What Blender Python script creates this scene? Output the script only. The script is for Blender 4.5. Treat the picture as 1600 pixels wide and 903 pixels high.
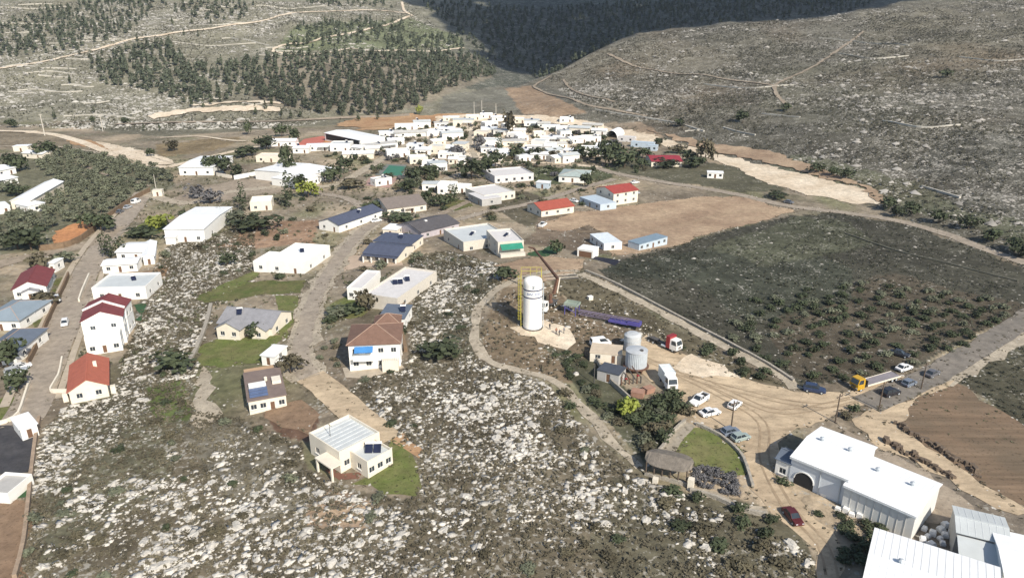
import bpy, bmesh, math, random
import numpy as np
from mathutils import Vector
R = math.radians
random.seed(7); rng = np.random.default_rng(7)
SC = bpy.context.scene
for o in list(bpy.data.objects): bpy.data.objects.remove(o)
COL = SC.collection

# ------------------------------------------------------------------ camera, sky, sun, exposure
F = 1142.0; CX, CY = 800.0, 451.5; TH = R(21.0); CAMZ = 79.0
cT, sT = math.cos(TH), math.sin(TH)
cam_d = bpy.data.cameras.new('camera'); cam = bpy.data.objects.new('camera', cam_d); COL.objects.link(cam)
cam.location = (0, 0, CAMZ); cam.rotation_euler = (R(90) - TH, 0, 0)
cam_d.sensor_width = 36.0; cam_d.lens = 36.0 * F / 1600.0; cam_d.clip_end = 12000; cam_d.clip_start = 0.5
SC.camera = cam
SUN_EL = R(38.0); SUN_H = Vector((0.53, -0.85, 0)).normalized()
TO_SUN = Vector((SUN_H.x * math.cos(SUN_EL), SUN_H.y * math.cos(SUN_EL), math.sin(SUN_EL)))
W = bpy.data.worlds.new('World'); SC.world = W; W.use_nodes = True
nt = W.node_tree; bg = nt.nodes['Background']
sky = nt.nodes.new('ShaderNodeTexSky'); sky.sky_type = 'NISHITA'; sky.sun_disc = False
sky.sun_elevation = SUN_EL; sky.sun_rotation = math.atan2(SUN_H.x, SUN_H.y)
nt.links.new(sky.outputs[0], bg.inputs[0]); bg.inputs[1].default_value = 0.10
sd = bpy.data.lights.new('sun', 'SUN'); so = bpy.data.objects.new('sun', sd); COL.objects.link(so)
sd.energy = 4.2; sd.angle = R(0.53); sd.color = (1.0, 0.925, 0.81)
so.rotation_euler = TO_SUN.to_track_quat('Z', 'Y').to_euler(); so.location = (0, 0, 300)
vs = SC.view_settings; vs.view_transform = 'Standard'; vs.look = 'None'; vs.exposure = 0.46; vs.gamma = 1.0
vs.use_curve_mapping = False

# ------------------------------------------------------------------ terrain heights
_tab = rng.random((256, 256))
def vn(x, y, s, k=0):
    """smooth value noise in -1..1, wavelength about s metres"""
    x = np.asarray(x, float) / s + 17.3 * k + 500; y = np.asarray(y, float) / s + 31.7 * k + 500
    i = np.floor(x).astype(int); j = np.floor(y).astype(int); u = x - i; v = y - j
    u = u * u * (3 - 2 * u); v = v * v * (3 - 2 * v)
    a = _tab[i & 255, j & 255]; b = _tab[(i + 1) & 255, j & 255]; c = _tab[i & 255, (j + 1) & 255]; d = _tab[(i + 1) & 255, (j + 1) & 255]
    return 2 * ((a * (1 - u) + b * u) * (1 - v) + (c * (1 - u) + d * u) * v) - 1
def inpoly(px, py, poly):
    px = np.asarray(px); py = np.asarray(py); r = np.zeros(px.shape, bool); n = len(poly)
    for i in range(n):
        x0, y0 = poly[i][:2]; x1, y1 = poly[(i + 1) % n][:2]
        if y0 == y1: continue
        c = ((y0 > py) != (y1 > py)) & (px < (x1 - x0) * (py - y0) / (y1 - y0) + x0)
        r ^= c
    return r
def dline(X, Y, pts, closed=False):
    best = np.full(X.shape, 1e18); val = np.zeros(X.shape)
    m = len(pts) if closed else len(pts) - 1
    for i in range(m):
        a = pts[i]; b = pts[(i + 1) % len(pts)]
        dx, dy = b[0] - a[0], b[1] - a[1]
        t = np.clip(((X - a[0]) * dx + (Y - a[1]) * dy) / (dx * dx + dy * dy), 0, 1)
        d = (X - a[0] - t * dx) ** 2 + (Y - a[1] - t * dy) ** 2
        k = d < best; best = np.where(k, d, best)
        if len(a) > 2: val = np.where(k, a[2] + t * (b[2] - a[2]), val)
    return np.sqrt(best), val
VILLAGE = [(900, -600), (420, 60), (230, 190), (174, 226), (157, 290), (135, 380), (110, 455), (60, 530), (0, 565), (-100, 575), (-160, 560), (-400, 552), (-2500, 560), (-2500, -2500), (900, -2500)]
CREST = [(-30, 700, 1), (26, 764, 12), (140, 845, 54), (424, 910, 80), (630, 970, 111), (1000, 1100, 150), (3000, 1900, 170)]
VALLEY = [(-4000, 610), (-300, 588), (-100, 592), (-40, 612), (20, 700), (60, 860), (200, 930), (700, 1120), (3500, 2100)]
def smax(a, b, k):
    h = np.clip(0.5 + 0.5 * (a - b) / k, 0, 1); return b + (a - b) * h + k * h * (1 - h)
def hfun_exact(X, Y):
    X = np.asarray(X, float); Y = np.asarray(Y, float)
    s1, _ = dline(X, Y, VILLAGE, True); s1 = np.where(inpoly(X, Y, VILLAGE), 0.0, s1)
    s2, _ = dline(X, Y, CREST); cz = np.zeros(X.shape); ws = np.zeros(X.shape)
    for a, b in zip(CREST, CREST[1:]):
        for t in np.linspace(0, 1, 6)[:-1]:
            q = [a[k] + (b[k] - a[k]) * t for k in range(3)]; L = math.hypot(b[0] - a[0], b[1] - a[1])
            wq = L / ((X - q[0]) ** 2 + (Y - q[1]) ** 2 + 900.0) ** 1.5; cz += wq * q[2]; ws += wq
    cz = cz / ws
    back = Y > np.interp(X, [c[0] for c in CREST], [c[1] for c in CREST])
    hs = np.where(back, cz - 0.42 * s2, cz * s1 / (s1 + s2 + 1e-3))
    s3, _ = dline(X, Y, VALLEY)
    beyond = Y > np.interp(X, [c[0] for c in VALLEY], [c[1] for c in VALLEY])
    vz = np.interp(X, [-40, 20, 60, 200, 700, 3000], [0, 1, 3, 30, 70, 120])
    hl = np.where(beyond, vz + 0.205 * s3, -60.0); hl = np.minimum(hl, 150 + 0.03 * hl)
    h = np.where((s1 <= 0), 0.0, smax(hs, hl, 6.0))
    hill = np.clip(s1 / 60.0, 0, 1)
    h = h + hill * (3.5 * vn(X, Y, 130, 1) + 1.6 * vn(X, Y, 38, 2))
    near = 1 - hill
    h = h + near * (0.7 * vn(X, Y, 75, 3))
    h = h + near * 5.0 * np.exp(-((X + 5) ** 2 / (2 * 42 ** 2) + (Y - 165) ** 2 / (2 * 55 ** 2)))
    h = h + near * 1.5 * np.exp(-((X - 15) ** 2 + (Y - 205) ** 2) / (2 * 18 ** 2))
    return h
GX0, GY0, GST, GNX, GNY = -1300.0, -20.0, 2.0, 1500, 950
_gx, _gy = np.meshgrid(GX0 + GST * np.arange(GNX), GY0 + GST * np.arange(GNY), indexing='ij')
HG = hfun_exact(_gx.ravel(), _gy.ravel()).reshape(GNX, GNY)
def hfun(X, Y):
    X = np.asarray(X, float); Y = np.asarray(Y, float); u = (X - GX0) / GST; v = (Y - GY0) / GST
    i = np.clip(u.astype(int), 0, GNX - 2); j = np.clip(v.astype(int), 0, GNY - 2); a = np.clip(u - i, 0, 1); b = np.clip(v - j, 0, 1)
    return (HG[i, j] * (1 - a) + HG[i + 1, j] * a) * (1 - b) + (HG[i, j + 1] * (1 - a) + HG[i + 1, j + 1] * a) * b
def hz(x, y):
    u = (x - GX0) / GST; v = (y - GY0) / GST; i = min(max(int(u), 0), GNX - 2); j = min(max(int(v), 0), GNY - 2); a = min(max(u - i, 0), 1); b = min(max(v - j, 0), 1)
    return float((HG[i, j] * (1 - a) + HG[i + 1, j] * a) * (1 - b) + (HG[i, j + 1] * (1 - a) + HG[i + 1, j + 1] * a) * b)
def proj(X, Y, Z):
    dz = Z - CAMZ; dep = np.maximum(Y * cT - dz * sT, 1e-3); up = Y * sT + dz * cT
    return CX + F * X / dep, CY - F * up / dep
_t0 = np.geomspace(40, 2600, 900)
def G(px, py, H=0.0):
    """ground point (height H above the ground) seen at photo pixel px,py"""
    dx = (px - CX) / F; dy = (py - CY) / F
    d = (dx, cT - dy * sT, -sT - dy * cT)
    def cross(t):
        z = CAMZ + d[2] * t - hfun(d[0] * t, d[1] * t) - H
        k = np.argmax(z < 0)
        if not (z < 0).any(): return t[-1], t[-1]
        if k == 0: return t[0], t[0]
        return t[k - 1], t[k]
    a, b = cross(_t0); a, b = cross(np.linspace(a, b + 1e-6, 40)); t = 0.5 * (a + b)
    x, y = d[0] * t, d[1] * t
    return Vector((x, y, hz(x, y)))

# ------------------------------------------------------------------ materials
MATS = {}
def mat(name, col, rough=0.8, var=0.14, scale=0.6, metal=0.0, bump=0.0, bscale=6.0, rnd=0.0, spec=0.3):
    if name in MATS: return MATS[name]
    m = bpy.data.materials.new(name); m.use_nodes = True; n = m.node_tree.nodes; l = m.node_tree.links
    b = n['Principled BSDF']; b.inputs['Roughness'].default_value = rough; b.inputs['Metallic'].default_value = metal
    b.inputs['Specular IOR Level'].default_value = spec
    tc = n.new('ShaderNodeTexCoord'); no = n.new('ShaderNodeTexNoise'); no.inputs['Scale'].default_value = scale
    no.inputs['Detail'].default_value = 5; no.inputs['Roughness'].default_value = 0.65
    l.new(tc.outputs['Object'], no.inputs['Vector'])
    mr = n.new('ShaderNodeMapRange'); mr.inputs[1].default_value = 0.3; mr.inputs[2].default_value = 0.7
    mr.inputs[3].default_value = 1 - var; mr.inputs[4].default_value = 1 + var
    l.new(no.outputs['Fac'], mr.inputs[0]); out = mr.outputs[0]
    if rnd:
        oi = n.new('ShaderNodeObjectInfo'); m2 = n.new('ShaderNodeMapRange'); m2.inputs[3].default_value = 1 - rnd; m2.inputs[4].default_value = 1 + rnd
        l.new(oi.outputs['Random'], m2.inputs[0]); mm = n.new('ShaderNodeMath'); mm.operation = 'MULTIPLY'
        l.new(out, mm.inputs[0]); l.new(m2.outputs[0], mm.inputs[1]); out = mm.outputs[0]
    vm = n.new('ShaderNodeVectorMath'); vm.operation = 'SCALE'; vm.inputs[0].default_value = col[:3]
    l.new(out, vm.inputs['Scale']); l.new(vm.outputs[0], b.inputs['Base Color'])
    if bump:
        n2 = n.new('ShaderNodeTexNoise'); n2.inputs['Scale'].default_value = bscale; n2.inputs['Detail'].default_value = 4
        l.new(tc.outputs['Object'], n2.inputs['Vector']); bp = n.new('ShaderNodeBump'); bp.inputs['Strength'].default_value = bump
        bp.inputs['Distance'].default_value = 0.3
        l.new(n2.outputs['Fac'], bp.inputs['Height']); l.new(bp.outputs[0], b.inputs['Normal'])
    MATS[name] = m; return m
WHITE = mat('white_plaster', (0.80, 0.79, 0.75), 0.75, 0.05, 0.5)
CREAM = mat('cream_plaster', (0.72, 0.66, 0.55), 0.8, 0.08, 0.5)
STONEW = mat('pale_stone_cladding', (0.58, 0.54, 0.47), 0.85, 0.10, 1.5)
GREYW = mat('grey_plaster', (0.42, 0.41, 0.39), 0.85, 0.10, 0.6)
LILAC = mat('weathered_pale_paint', (0.60, 0.585, 0.575), 0.8, 0.08, 0.6)
WROOF = mat('white_sheet_roof', (0.82, 0.83, 0.83), 0.45, 0.05, 0.25)
GROOF = mat('pale_grey_sheet_roof', (0.52, 0.55, 0.55), 0.5, 0.08, 0.3)
CONC = mat('concrete_roof', (0.50, 0.49, 0.46), 0.9, 0.12, 0.4)
RED = mat('red_tile_roof', (0.31, 0.06, 0.05), 0.75, 0.16, 0.8, bump=0.3, bscale=3)
ORANGE = mat('orange_tile_roof', (0.40, 0.125, 0.08), 0.75, 0.12, 0.8, bump=0.3, bscale=3)
MAROON = mat('maroon_tile_roof', (0.185, 0.05, 0.052), 0.75, 0.16, 0.8, bump=0.3, bscale=3)
BROWN = mat('brown_tile_roof', (0.19, 0.115, 0.085), 0.8, 0.16, 0.8, bump=0.3, bscale=3)
TAUPE = mat('taupe_sheet_roof', (0.20, 0.155, 0.135), 0.8, 0.12, 0.5)
GREYT = mat('grey_tile_roof', (0.25, 0.25, 0.265), 0.8, 0.14, 0.8, bump=0.3, bscale=3)
DARKT = mat('charcoal_tile_roof', (0.095, 0.09, 0.095), 0.8, 0.14, 0.8, bump=0.3, bscale=3)
BLUER = mat('slate_blue_roof', (0.125, 0.15, 0.19), 0.6, 0.10, 0.6)
NAVY = mat('navy_tile_roof', (0.08, 0.092, 0.135), 0.6, 0.14, 0.8, bump=0.2, bscale=3)
SKYB = mat('pale_blue_sheet', (0.46, 0.54, 0.61), 0.5, 0.08, 0.5)
GLASS = mat('window_glass', (0.035, 0.045, 0.055), 0.12, 0.3, 0.5, spec=0.6)
FRAME = mat('window_frame', (0.62, 0.61, 0.58), 0.6, 0.05)
DOORM = mat('door_wood', (0.16, 0.09, 0.055), 0.6, 0.15)
DARKM = mat('dark_opening', (0.03, 0.03, 0.03), 0.9, 0.1)
PANEL = mat('solar_glass', (0.02, 0.025, 0.05), 0.15, 0.2, spec=0.6)
STEEL = mat('galvanised_steel', (0.50, 0.54, 0.57), 0.45, 0.10, 1.2, metal=0.15)
DSTEEL = mat('dark_steel', (0.09, 0.085, 0.08), 0.6, 0.2, 1.0)
RUST = mat('rusty_steel', (0.145, 0.08, 0.055), 0.8, 0.25, 2.0)
YELLOW = mat('yellow_paint', (0.48, 0.43, 0.07), 0.55, 0.1)
BLUEP = mat('blue_violet_paint', (0.09, 0.08, 0.28), 0.55, 0.15)
REDP = mat('red_paint', (0.27, 0.03, 0.035), 0.4, 0.1)
RUB = mat('rubber', (0.02, 0.02, 0.02), 0.9, 0.2)
WOODP = mat('pole_wood', (0.11, 0.085, 0.065), 0.9, 0.25)
STONE = mat('limestone_rock', (0.50, 0.475, 0.425), 0.9, 0.38, 0.14, bump=0.6, bscale=2.5)
STONEF = mat('far_limestone', (0.35, 0.33, 0.295), 0.9, 0.38, 0.04)
STONEL = mat('pale_terrace_limestone', (0.47, 0.445, 0.39), 0.9, 0.30, 0.06)
WALLST = mat('dry_stone', (0.34, 0.31, 0.26), 0.95, 0.28, 1.2, bump=0.5, bscale=3)
BRWALL = mat('brown_retaining_wall', (0.20, 0.14, 0.09), 0.95, 0.25, 0.8, bump=0.5, bscale=3)
LEAFO = mat('olive_leaf', (0.135, 0.145, 0.095), 0.75, 0.3, 0.5, rnd=0.22)
LEAFD = mat('dark_leaf', (0.055, 0.068, 0.035), 0.75, 0.3, 0.5, rnd=0.28)
LEAFP = mat('pine_needle', (0.072, 0.084, 0.056), 0.8, 0.3, 0.4, rnd=0.25)
LEAFB = mat('brown_scrub_leaf', (0.10, 0.088, 0.055), 0.8, 0.3, 0.5, rnd=0.3)
LEAFY = mat('yellow_green_leaf', (0.22, 0.25, 0.05), 0.75, 0.3, 0.5, rnd=0.15)
LEAFG = mat('grey_lavender_leaf', (0.125, 0.122, 0.125), 0.8, 0.25, 0.5, rnd=0.15)
SCRUB = mat('garrigue_scrub', (0.118, 0.104, 0.070), 0.85, 0.5, 0.12)
BARK = mat('bark', (0.10, 0.075, 0.055), 0.9, 0.2)
CLOUDM = mat('cloud_white', (0.85, 0.85, 0.85), 1.0, 0.03, 0.01)

def dirt(name, c1, c2, rough=0.95, speck=0.5, streak=None, big=0.06, bump=0.5):
    """earth, gravel or grass: two tones in broad patches, fine grain, small dark specks, optional furrow direction"""
    m = bpy.data.materials.new(name); m.use_nodes = True; n = m.node_tree.nodes; l = m.node_tree.links
    b = n['Principled BSDF']; b.inputs['Roughness'].default_value = rough; b.inputs['Specular IOR Level'].default_value = 0.15
    tc = n.new('ShaderNodeTexCoord'); src = tc.outputs['Object']
    if streak is not None:
        mp = n.new('ShaderNodeMapping'); mp.inputs['Rotation'].default_value = (0, 0, -streak[0]); mp.inputs['Scale'].default_value = (streak[1], 1, 1); l.new(src, mp.inputs[0]); ssrc = mp.outputs[0]
    def noise(s_, d, r_, v):
        q = n.new('ShaderNodeTexNoise'); q.inputs['Scale'].default_value = s_; q.inputs['Detail'].default_value = d; q.inputs['Roughness'].default_value = r_; l.new(v, q.inputs['Vector']); return q.outputs['Fac']
    def mr(v, a, b_, c, d):
        q = n.new('ShaderNodeMapRange'); q.inputs[1].default_value = a; q.inputs[2].default_value = b_; q.inputs[3].default_value = c; q.inputs[4].default_value = d; l.new(v, q.inputs[0]); return q.outputs[0]
    def mul(a, b_):
        q = n.new('ShaderNodeMath'); q.operation = 'MULTIPLY'; l.new(a, q.inputs[0]); l.new(b_, q.inputs[1]); return q.outputs[0]
    n1 = noise(big, 6, 0.65, src); n2 = noise(0.5, 8, 0.7, ssrc if streak is not None else src); n3 = noise(2.2, 2, 0.5, src)
    mx = n.new('ShaderNodeMix'); mx.data_type = 'RGBA'; mx.inputs['A'].default_value = (*c1, 1); mx.inputs['B'].default_value = (*c2, 1); l.new(mr(n1, 0.36, 0.64, 0, 1), mx.inputs['Factor'])
    f = mul(mr(n2, 0.3, 0.7, 0.72 if streak is None else 0.66, 1.28 if streak is None else 1.34), mr(n3, 0.60, 0.70, 1.0, 1 - speck))
    sv = n.new('ShaderNodeVectorMath'); sv.operation = 'SCALE'; l.new(mx.outputs['Result'], sv.inputs[0]); l.new(f, sv.inputs['Scale']); l.new(sv.outputs[0], b.inputs['Base Color'])
    bp = n.new('ShaderNodeBump'); bp.inputs['Strength'].default_value = bump; bp.inputs['Distance'].default_value = 0.3; l.new(n2, bp.inputs['Height']); l.new(bp.outputs[0], b.inputs['Normal'])
    MATS[name] = m; return m

# ------------------------------------------------------------------ mesh helpers
class MB:
    def __init__(s): s.v = []; s.f = []
    def add(s, vs, fs):
        k = len(s.v); s.v += [tuple(p) for p in vs]; s.f += [tuple(i + k for i in f) for f in fs]; return s
    def box(s, cx, cy, cz, sx, sy, sz, rz=0.0, tx=1.0, ty=1.0):
        """box centred in x,y; cz is its underside; tx,ty taper the top"""
        c, n = math.cos(rz), math.sin(rz); vs = []
        for z, a, b in ((cz, 1, 1), (cz + sz, tx, ty)):
            for ux, uy in ((-1, -1), (1, -1), (1, 1), (-1, 1)):
                x, y = ux * sx / 2 * a, uy * sy / 2 * b; vs.append((cx + x * c - y * n, cy + x * n + y * c, z))
        return s.add(vs, [(3, 2, 1, 0), (4, 5, 6, 7), (0, 1, 5, 4), (1, 2, 6, 5), (2, 3, 7, 6), (3, 0, 4, 7)])
    def quad(s, a, b, c, d): return s.add([a, b, c, d], [(0, 1, 2, 3)])
    def tube(s, p0, p1, r, n=6, r1=None):
        p0 = Vector(p0); p1 = Vector(p1); r1 = r if r1 is None else r1; d = (p1 - p0)
        if d.length < 1e-6: return s
        d.normalize(); a = d.orthogonal().normalized(); b = d.cross(a); vs = []
        for p, q in ((p0, r), (p1, r1)):
            for i in range(n):
                t = 2 * math.pi * i / n; vs.append(p + (a * math.cos(t) + b * math.sin(t)) * q)
        return s.add(vs, [(i, (i + 1) % n, n + (i + 1) % n, n + i) for i in range(n)] + [tuple(range(n))[::-1], tuple(range(n, 2 * n))])
    def lathe(s, prof, n=20, cx=0, cy=0):
        vs = []; m = len(prof)
        for r, z in prof:
            for i in range(n):
                t = 2 * math.pi * i / n; vs.append((cx + r * math.cos(t), cy + r * math.sin(t), z))
        fs = [(j * n + i, j * n + (i + 1) % n, (j + 1) * n + (i + 1) % n, (j + 1) * n + i) for j in range(m - 1) for i in range(n)]
        fs += [tuple(range(n))[::-1], tuple(range((m - 1) * n, m * n))]
        return s.add(vs, fs)
    def prism(s, poly, z0, z1):
        n = len(poly)
        return s.add([(x, y, z0) for x, y in poly] + [(x, y, z1) for x, y in poly],
                     [tuple(range(n))[::-1], tuple(range(n, 2 * n))] + [(i, (i + 1) % n, n + (i + 1) % n, n + i) for i in range(n)])
    def mesh(s, name, m, smooth=False):
        me = bpy.data.meshes.new(name); me.from_pydata(s.v, [], s.f); me.materials.append(m)
        if smooth:
            for p in me.polygons: p.use_smooth = True
        return me
    def build(s, name, m, parent=None, smooth=False): return link(name, s.mesh(name, m, smooth), parent)
def link(name, data, parent=None, loc=None, rz=0.0):
    o = bpy.data.objects.new(name, data); COL.objects.link(o)
    if parent is not None: o.parent = parent
    if loc is not None: o.location = loc
    if rz: o.rotation_euler = (0, 0, rz)
    return o
def tag(o, label=None, cat=None, group=None, kind=None):
    if label: o['label'] = label
    if cat: o['category'] = cat
    if group: o['group'] = group
    if kind: o['kind'] = kind
    return o
def thing(name, label, cat, loc, rz=0.0, group=None):
    o = bpy.data.objects.new(name, None); COL.objects.link(o); o.location = loc; o.rotation_euler = (0, 0, rz); o.empty_display_size = 0.3
    return tag(o, label, cat, group)
def np_mesh(name, V, T, m):
    """mesh from numpy arrays of vertices and equal-sized faces"""
    me = bpy.data.meshes.new(name); k = T.shape[1]
    me.vertices.add(len(V)); me.vertices.foreach_set('co', np.ascontiguousarray(V, np.float32).ravel())
    me.loops.add(T.size); me.loops.foreach_set('vertex_index', np.ascontiguousarray(T, np.int32).ravel())
    me.polygons.add(len(T)); me.polygons.foreach_set('loop_start', np.arange(0, T.size, k, dtype=np.int32))
    me.update(calc_edges=True); me.materials.append(m); return me

# occupancy of the ground by roads, yards and buildings (world metres), so scatter keeps off them
OX0, OY0, OW, OH = -460, 40, 920, 640
OCC = np.zeros((OW * 2, OH * 2), bool)
def occupy(poly, pad=0.0):
    c = np.mean([p[:2] for p in poly], axis=0)
    pl = []
    for p in poly:
        d = np.array(p[:2]) - c; L = np.linalg.norm(d) + 1e-6; pl.append(c + d * (1 + pad / L))
    pl = np.array(pl); lo = np.floor((pl.min(0) - (OX0, OY0)) * 2).astype(int); hi = np.ceil((pl.max(0) - (OX0, OY0)) * 2).astype(int) + 1
    lo = np.maximum(lo, 0); hi = np.minimum(hi, OCC.shape)
    if (hi <= lo).any(): return
    I, J = np.meshgrid(np.arange(lo[0], hi[0]), np.arange(lo[1], hi[1]), indexing='ij')
    OCC[lo[0]:hi[0], lo[1]:hi[1]] |= inpoly(I / 2 + OX0 + .25, J / 2 + OY0 + .25, pl)
def free(X, Y):
    i = np.floor((X - OX0) * 2).astype(int); j = np.floor((Y - OY0) * 2).astype(int)
    ok = (i >= 0) & (j >= 0) & (i < OCC.shape[0]) & (j < OCC.shape[1])
    r = np.ones(X.shape, bool); r[ok] = ~OCC[i[ok], j[ok]]; return r

# ------------------------------------------------------------------ the ground: one sheet out to the horizon
ROCKY = [(55, 690), (110, 628), (185, 600), (215, 490), (235, 430), (262, 385), (330, 368), (400, 352), (395, 440), (335, 480), (308, 570), (302, 640), (380, 655), (470, 692), (485, 738), (560, 775), (645, 782), (658, 705), (600, 668), (545, 605), (640, 560), (640, 400), (700, 392), (790, 415), (780, 450), (740, 490), (745, 560), (860, 605), (925, 690), (1000, 745), (1100, 790), (1250, 850), (1320, 960), (1330, 1100), (-40, 1100), (20, 950), (45, 800)]
DARKF = [(930, 425), (1000, 395), (1060, 383), (1180, 347), (1300, 333), (1420, 350), (1510, 385), (1700, 450), (1700, 470), (1600, 488), (1440, 575), (1300, 602), (1245, 603), (1080, 512)]
SOILS = [  # px polygon, colour, stony amount
    (ROCKY, (0.138, 0.118, 0.083), 0.75),
    ([(640, 400), (700, 392), (790, 415), (740, 490), (745, 560), (650, 560)], (0.115, 0.110, 0.076), 0.8),
    ([(60, 690), (110, 628), (300, 560), (300, 640), (250, 760), (60, 900)], (0.13, 0.124, 0.082), 0.7),
    ([(225, 600), (290, 590), (300, 650), (240, 665)], (0.10, 0.125, 0.045), 0.2),
    ([(280, 660), (380, 655), (480, 720), (470, 790), (400, 830), (330, 760)], (0.165, 0.15, 0.115), 0.25),
    ([(410, 640), (470, 625), (500, 650), (485, 690), (440, 680)], (0.12, 0.075, 0.052), 0.1),
    ([(470, 800), (520, 770), (590, 790), (560, 830), (490, 830)], (0.27, 0.20, 0.14), 0.7),
    (DARKF, (0.062, 0.060, 0.045), 0.18),
    ([(1250, 460), (1400, 430), (1600, 470), (1600, 490), (1440, 570), (1300, 600), (1240, 590), (1200, 520)], (0.085, 0.072, 0.052), 0.12),
    ([(930, 425), (1100, 440), (1000, 400)], (0.048, 0.052, 0.038), 0.12),
    ([(1010, 400), (1200, 380), (1330, 420), (1330, 470), (1180, 500)], (0.058, 0.062, 0.045), 0.25),
    ([(1100, 390), (1250, 340), (1330, 345), (1370, 380), (1200, 420)], (0.085, 0.088, 0.058), 0.3),
    ([(860, 440), (930, 430), (1060, 510), (1230, 605), (1150, 590), (1050, 530), (900, 490)], (0.115, 0.10, 0.066), 0.2),
    ([(780, 450), (850, 440), (900, 490), (980, 520), (960, 590), (860, 600), (770, 560), (745, 520)], (0.175, 0.135, 0.09), 0.3),
    ([(850, 545), (930, 560), (1040, 650), (1060, 660), (1010, 730), (940, 640)], (0.085, 0.085, 0.055), 0.15),
    ([(950, 740), (1090, 770), (1250, 840), (1300, 960), (1000, 960), (900, 860)], (0.105, 0.096, 0.066), 0.55),
    ([(1080, 770), (1170, 780), (1250, 830), (1270, 890), (1150, 840)], (0.11, 0.10, 0.068), 0.3),
    ([(1450, 602), (1600, 515), (1700, 480), (1760, 640), (1620, 690), (1510, 600)], (0.07, 0.066, 0.045), 0.1),
    ([(1380, 690), (1600, 790), (1700, 960), (1440, 960), (1420, 800), (1330, 720)], (0.17, 0.145, 0.115), 0.2),
    ([(0, 245), (120, 232), (250, 258), (275, 290), (200, 330), (60, 395), (-60, 400), (-60, 240)], (0.15, 0.145, 0.095), 0.15),
    ([(0, 205), (140, 215), (240, 250), (120, 232), (0, 232)], (0.20, 0.165, 0.115), 0.2),
    ([(240, 225), (380, 215), (360, 230), (250, 245)], (0.22, 0.17, 0.10), 0.1),
    ([(490, 385), (500, 345), (400, 350), (395, 385)], (0.26, 0.17, 0.11), 0.15),
    ([(385, 360), (500, 355), (470, 385), (330, 388)], (0.27, 0.18, 0.12), 0.2),
    ([(200, 425), (240, 420), (262, 400), (262, 430), (230, 460)], (0.26, 0.17, 0.10), 0.2),
    ([(700, 300), (760, 320), (820, 350), (900, 350), (900, 330), (820, 300)], (0.10, 0.088, 0.06), 0.1),
    ([(950, 330), (850, 330), (820, 380), (950, 400)], (0.16, 0.125, 0.09), 0.2),
    ([(640, 190), (1000, 190), (1060, 230), (960, 270), (800, 290), (620, 270), (560, 240)], (0.25, 0.205, 0.15), 0.2),
    ([(960, 240), (1160, 260), (1230, 300), (1140, 300), (960, 270)], (0.095, 0.09, 0.06), 0.15),
    ([(830, 262), (960, 262), (960, 278), (840, 295)], (0.075, 0.085, 0.045), 0.1),
    ([(640, 190), (520, 195), (440, 200), (260, 215), (150, 205), (150, 190), (430, 185), (640, 178)], (0.15, 0.14, 0.10), 0.3),
    ([(390, 165), (600, 178), (670, 160), (770, 120), (740, 85), (420, 90)], (0.21, 0.185, 0.14), 0.25),
    ([(460, 40), (640, 30), (720, 60), (725, 75), (430, 82)], (0.15, 0.165, 0.095), 0.15),
    ([(690, 150), (780, 135), (820, 150), (800, 178), (690, 178)], (0.15, 0.145, 0.115), 0.3),
    ([(790, 140), (830, 135), (925, 178), (860, 184), (815, 176)], (0.27, 0.195, 0.13), 0.25),
    ([(1200, 260), (1420, 330), (1600, 380), (1700, 400), (1700, 340), (1450, 290), (1250, 240)], (0.115, 0.118, 0.078), 0.4),
    ([(1480, 200), (1700, 230), (1700, 360), (1500, 330), (1420, 270)], (0.088, 0.085, 0.068), 0.7),
    ([(880, 90), (1060, 60), (1160, 90), (1100, 180), (930, 170), (850, 130)], (0.128, 0.116, 0.086), 0.6),
    ([(1180, 110), (1380, 90), (1480, 190), (1300, 210), (1190, 170)], (0.112, 0.106, 0.078), 0.5),
    ([(1340, 20), (1700, 10), (1700, 120), (1450, 130), (1350, 70)], (0.135, 0.124, 0.092), 0.5),
]
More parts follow.
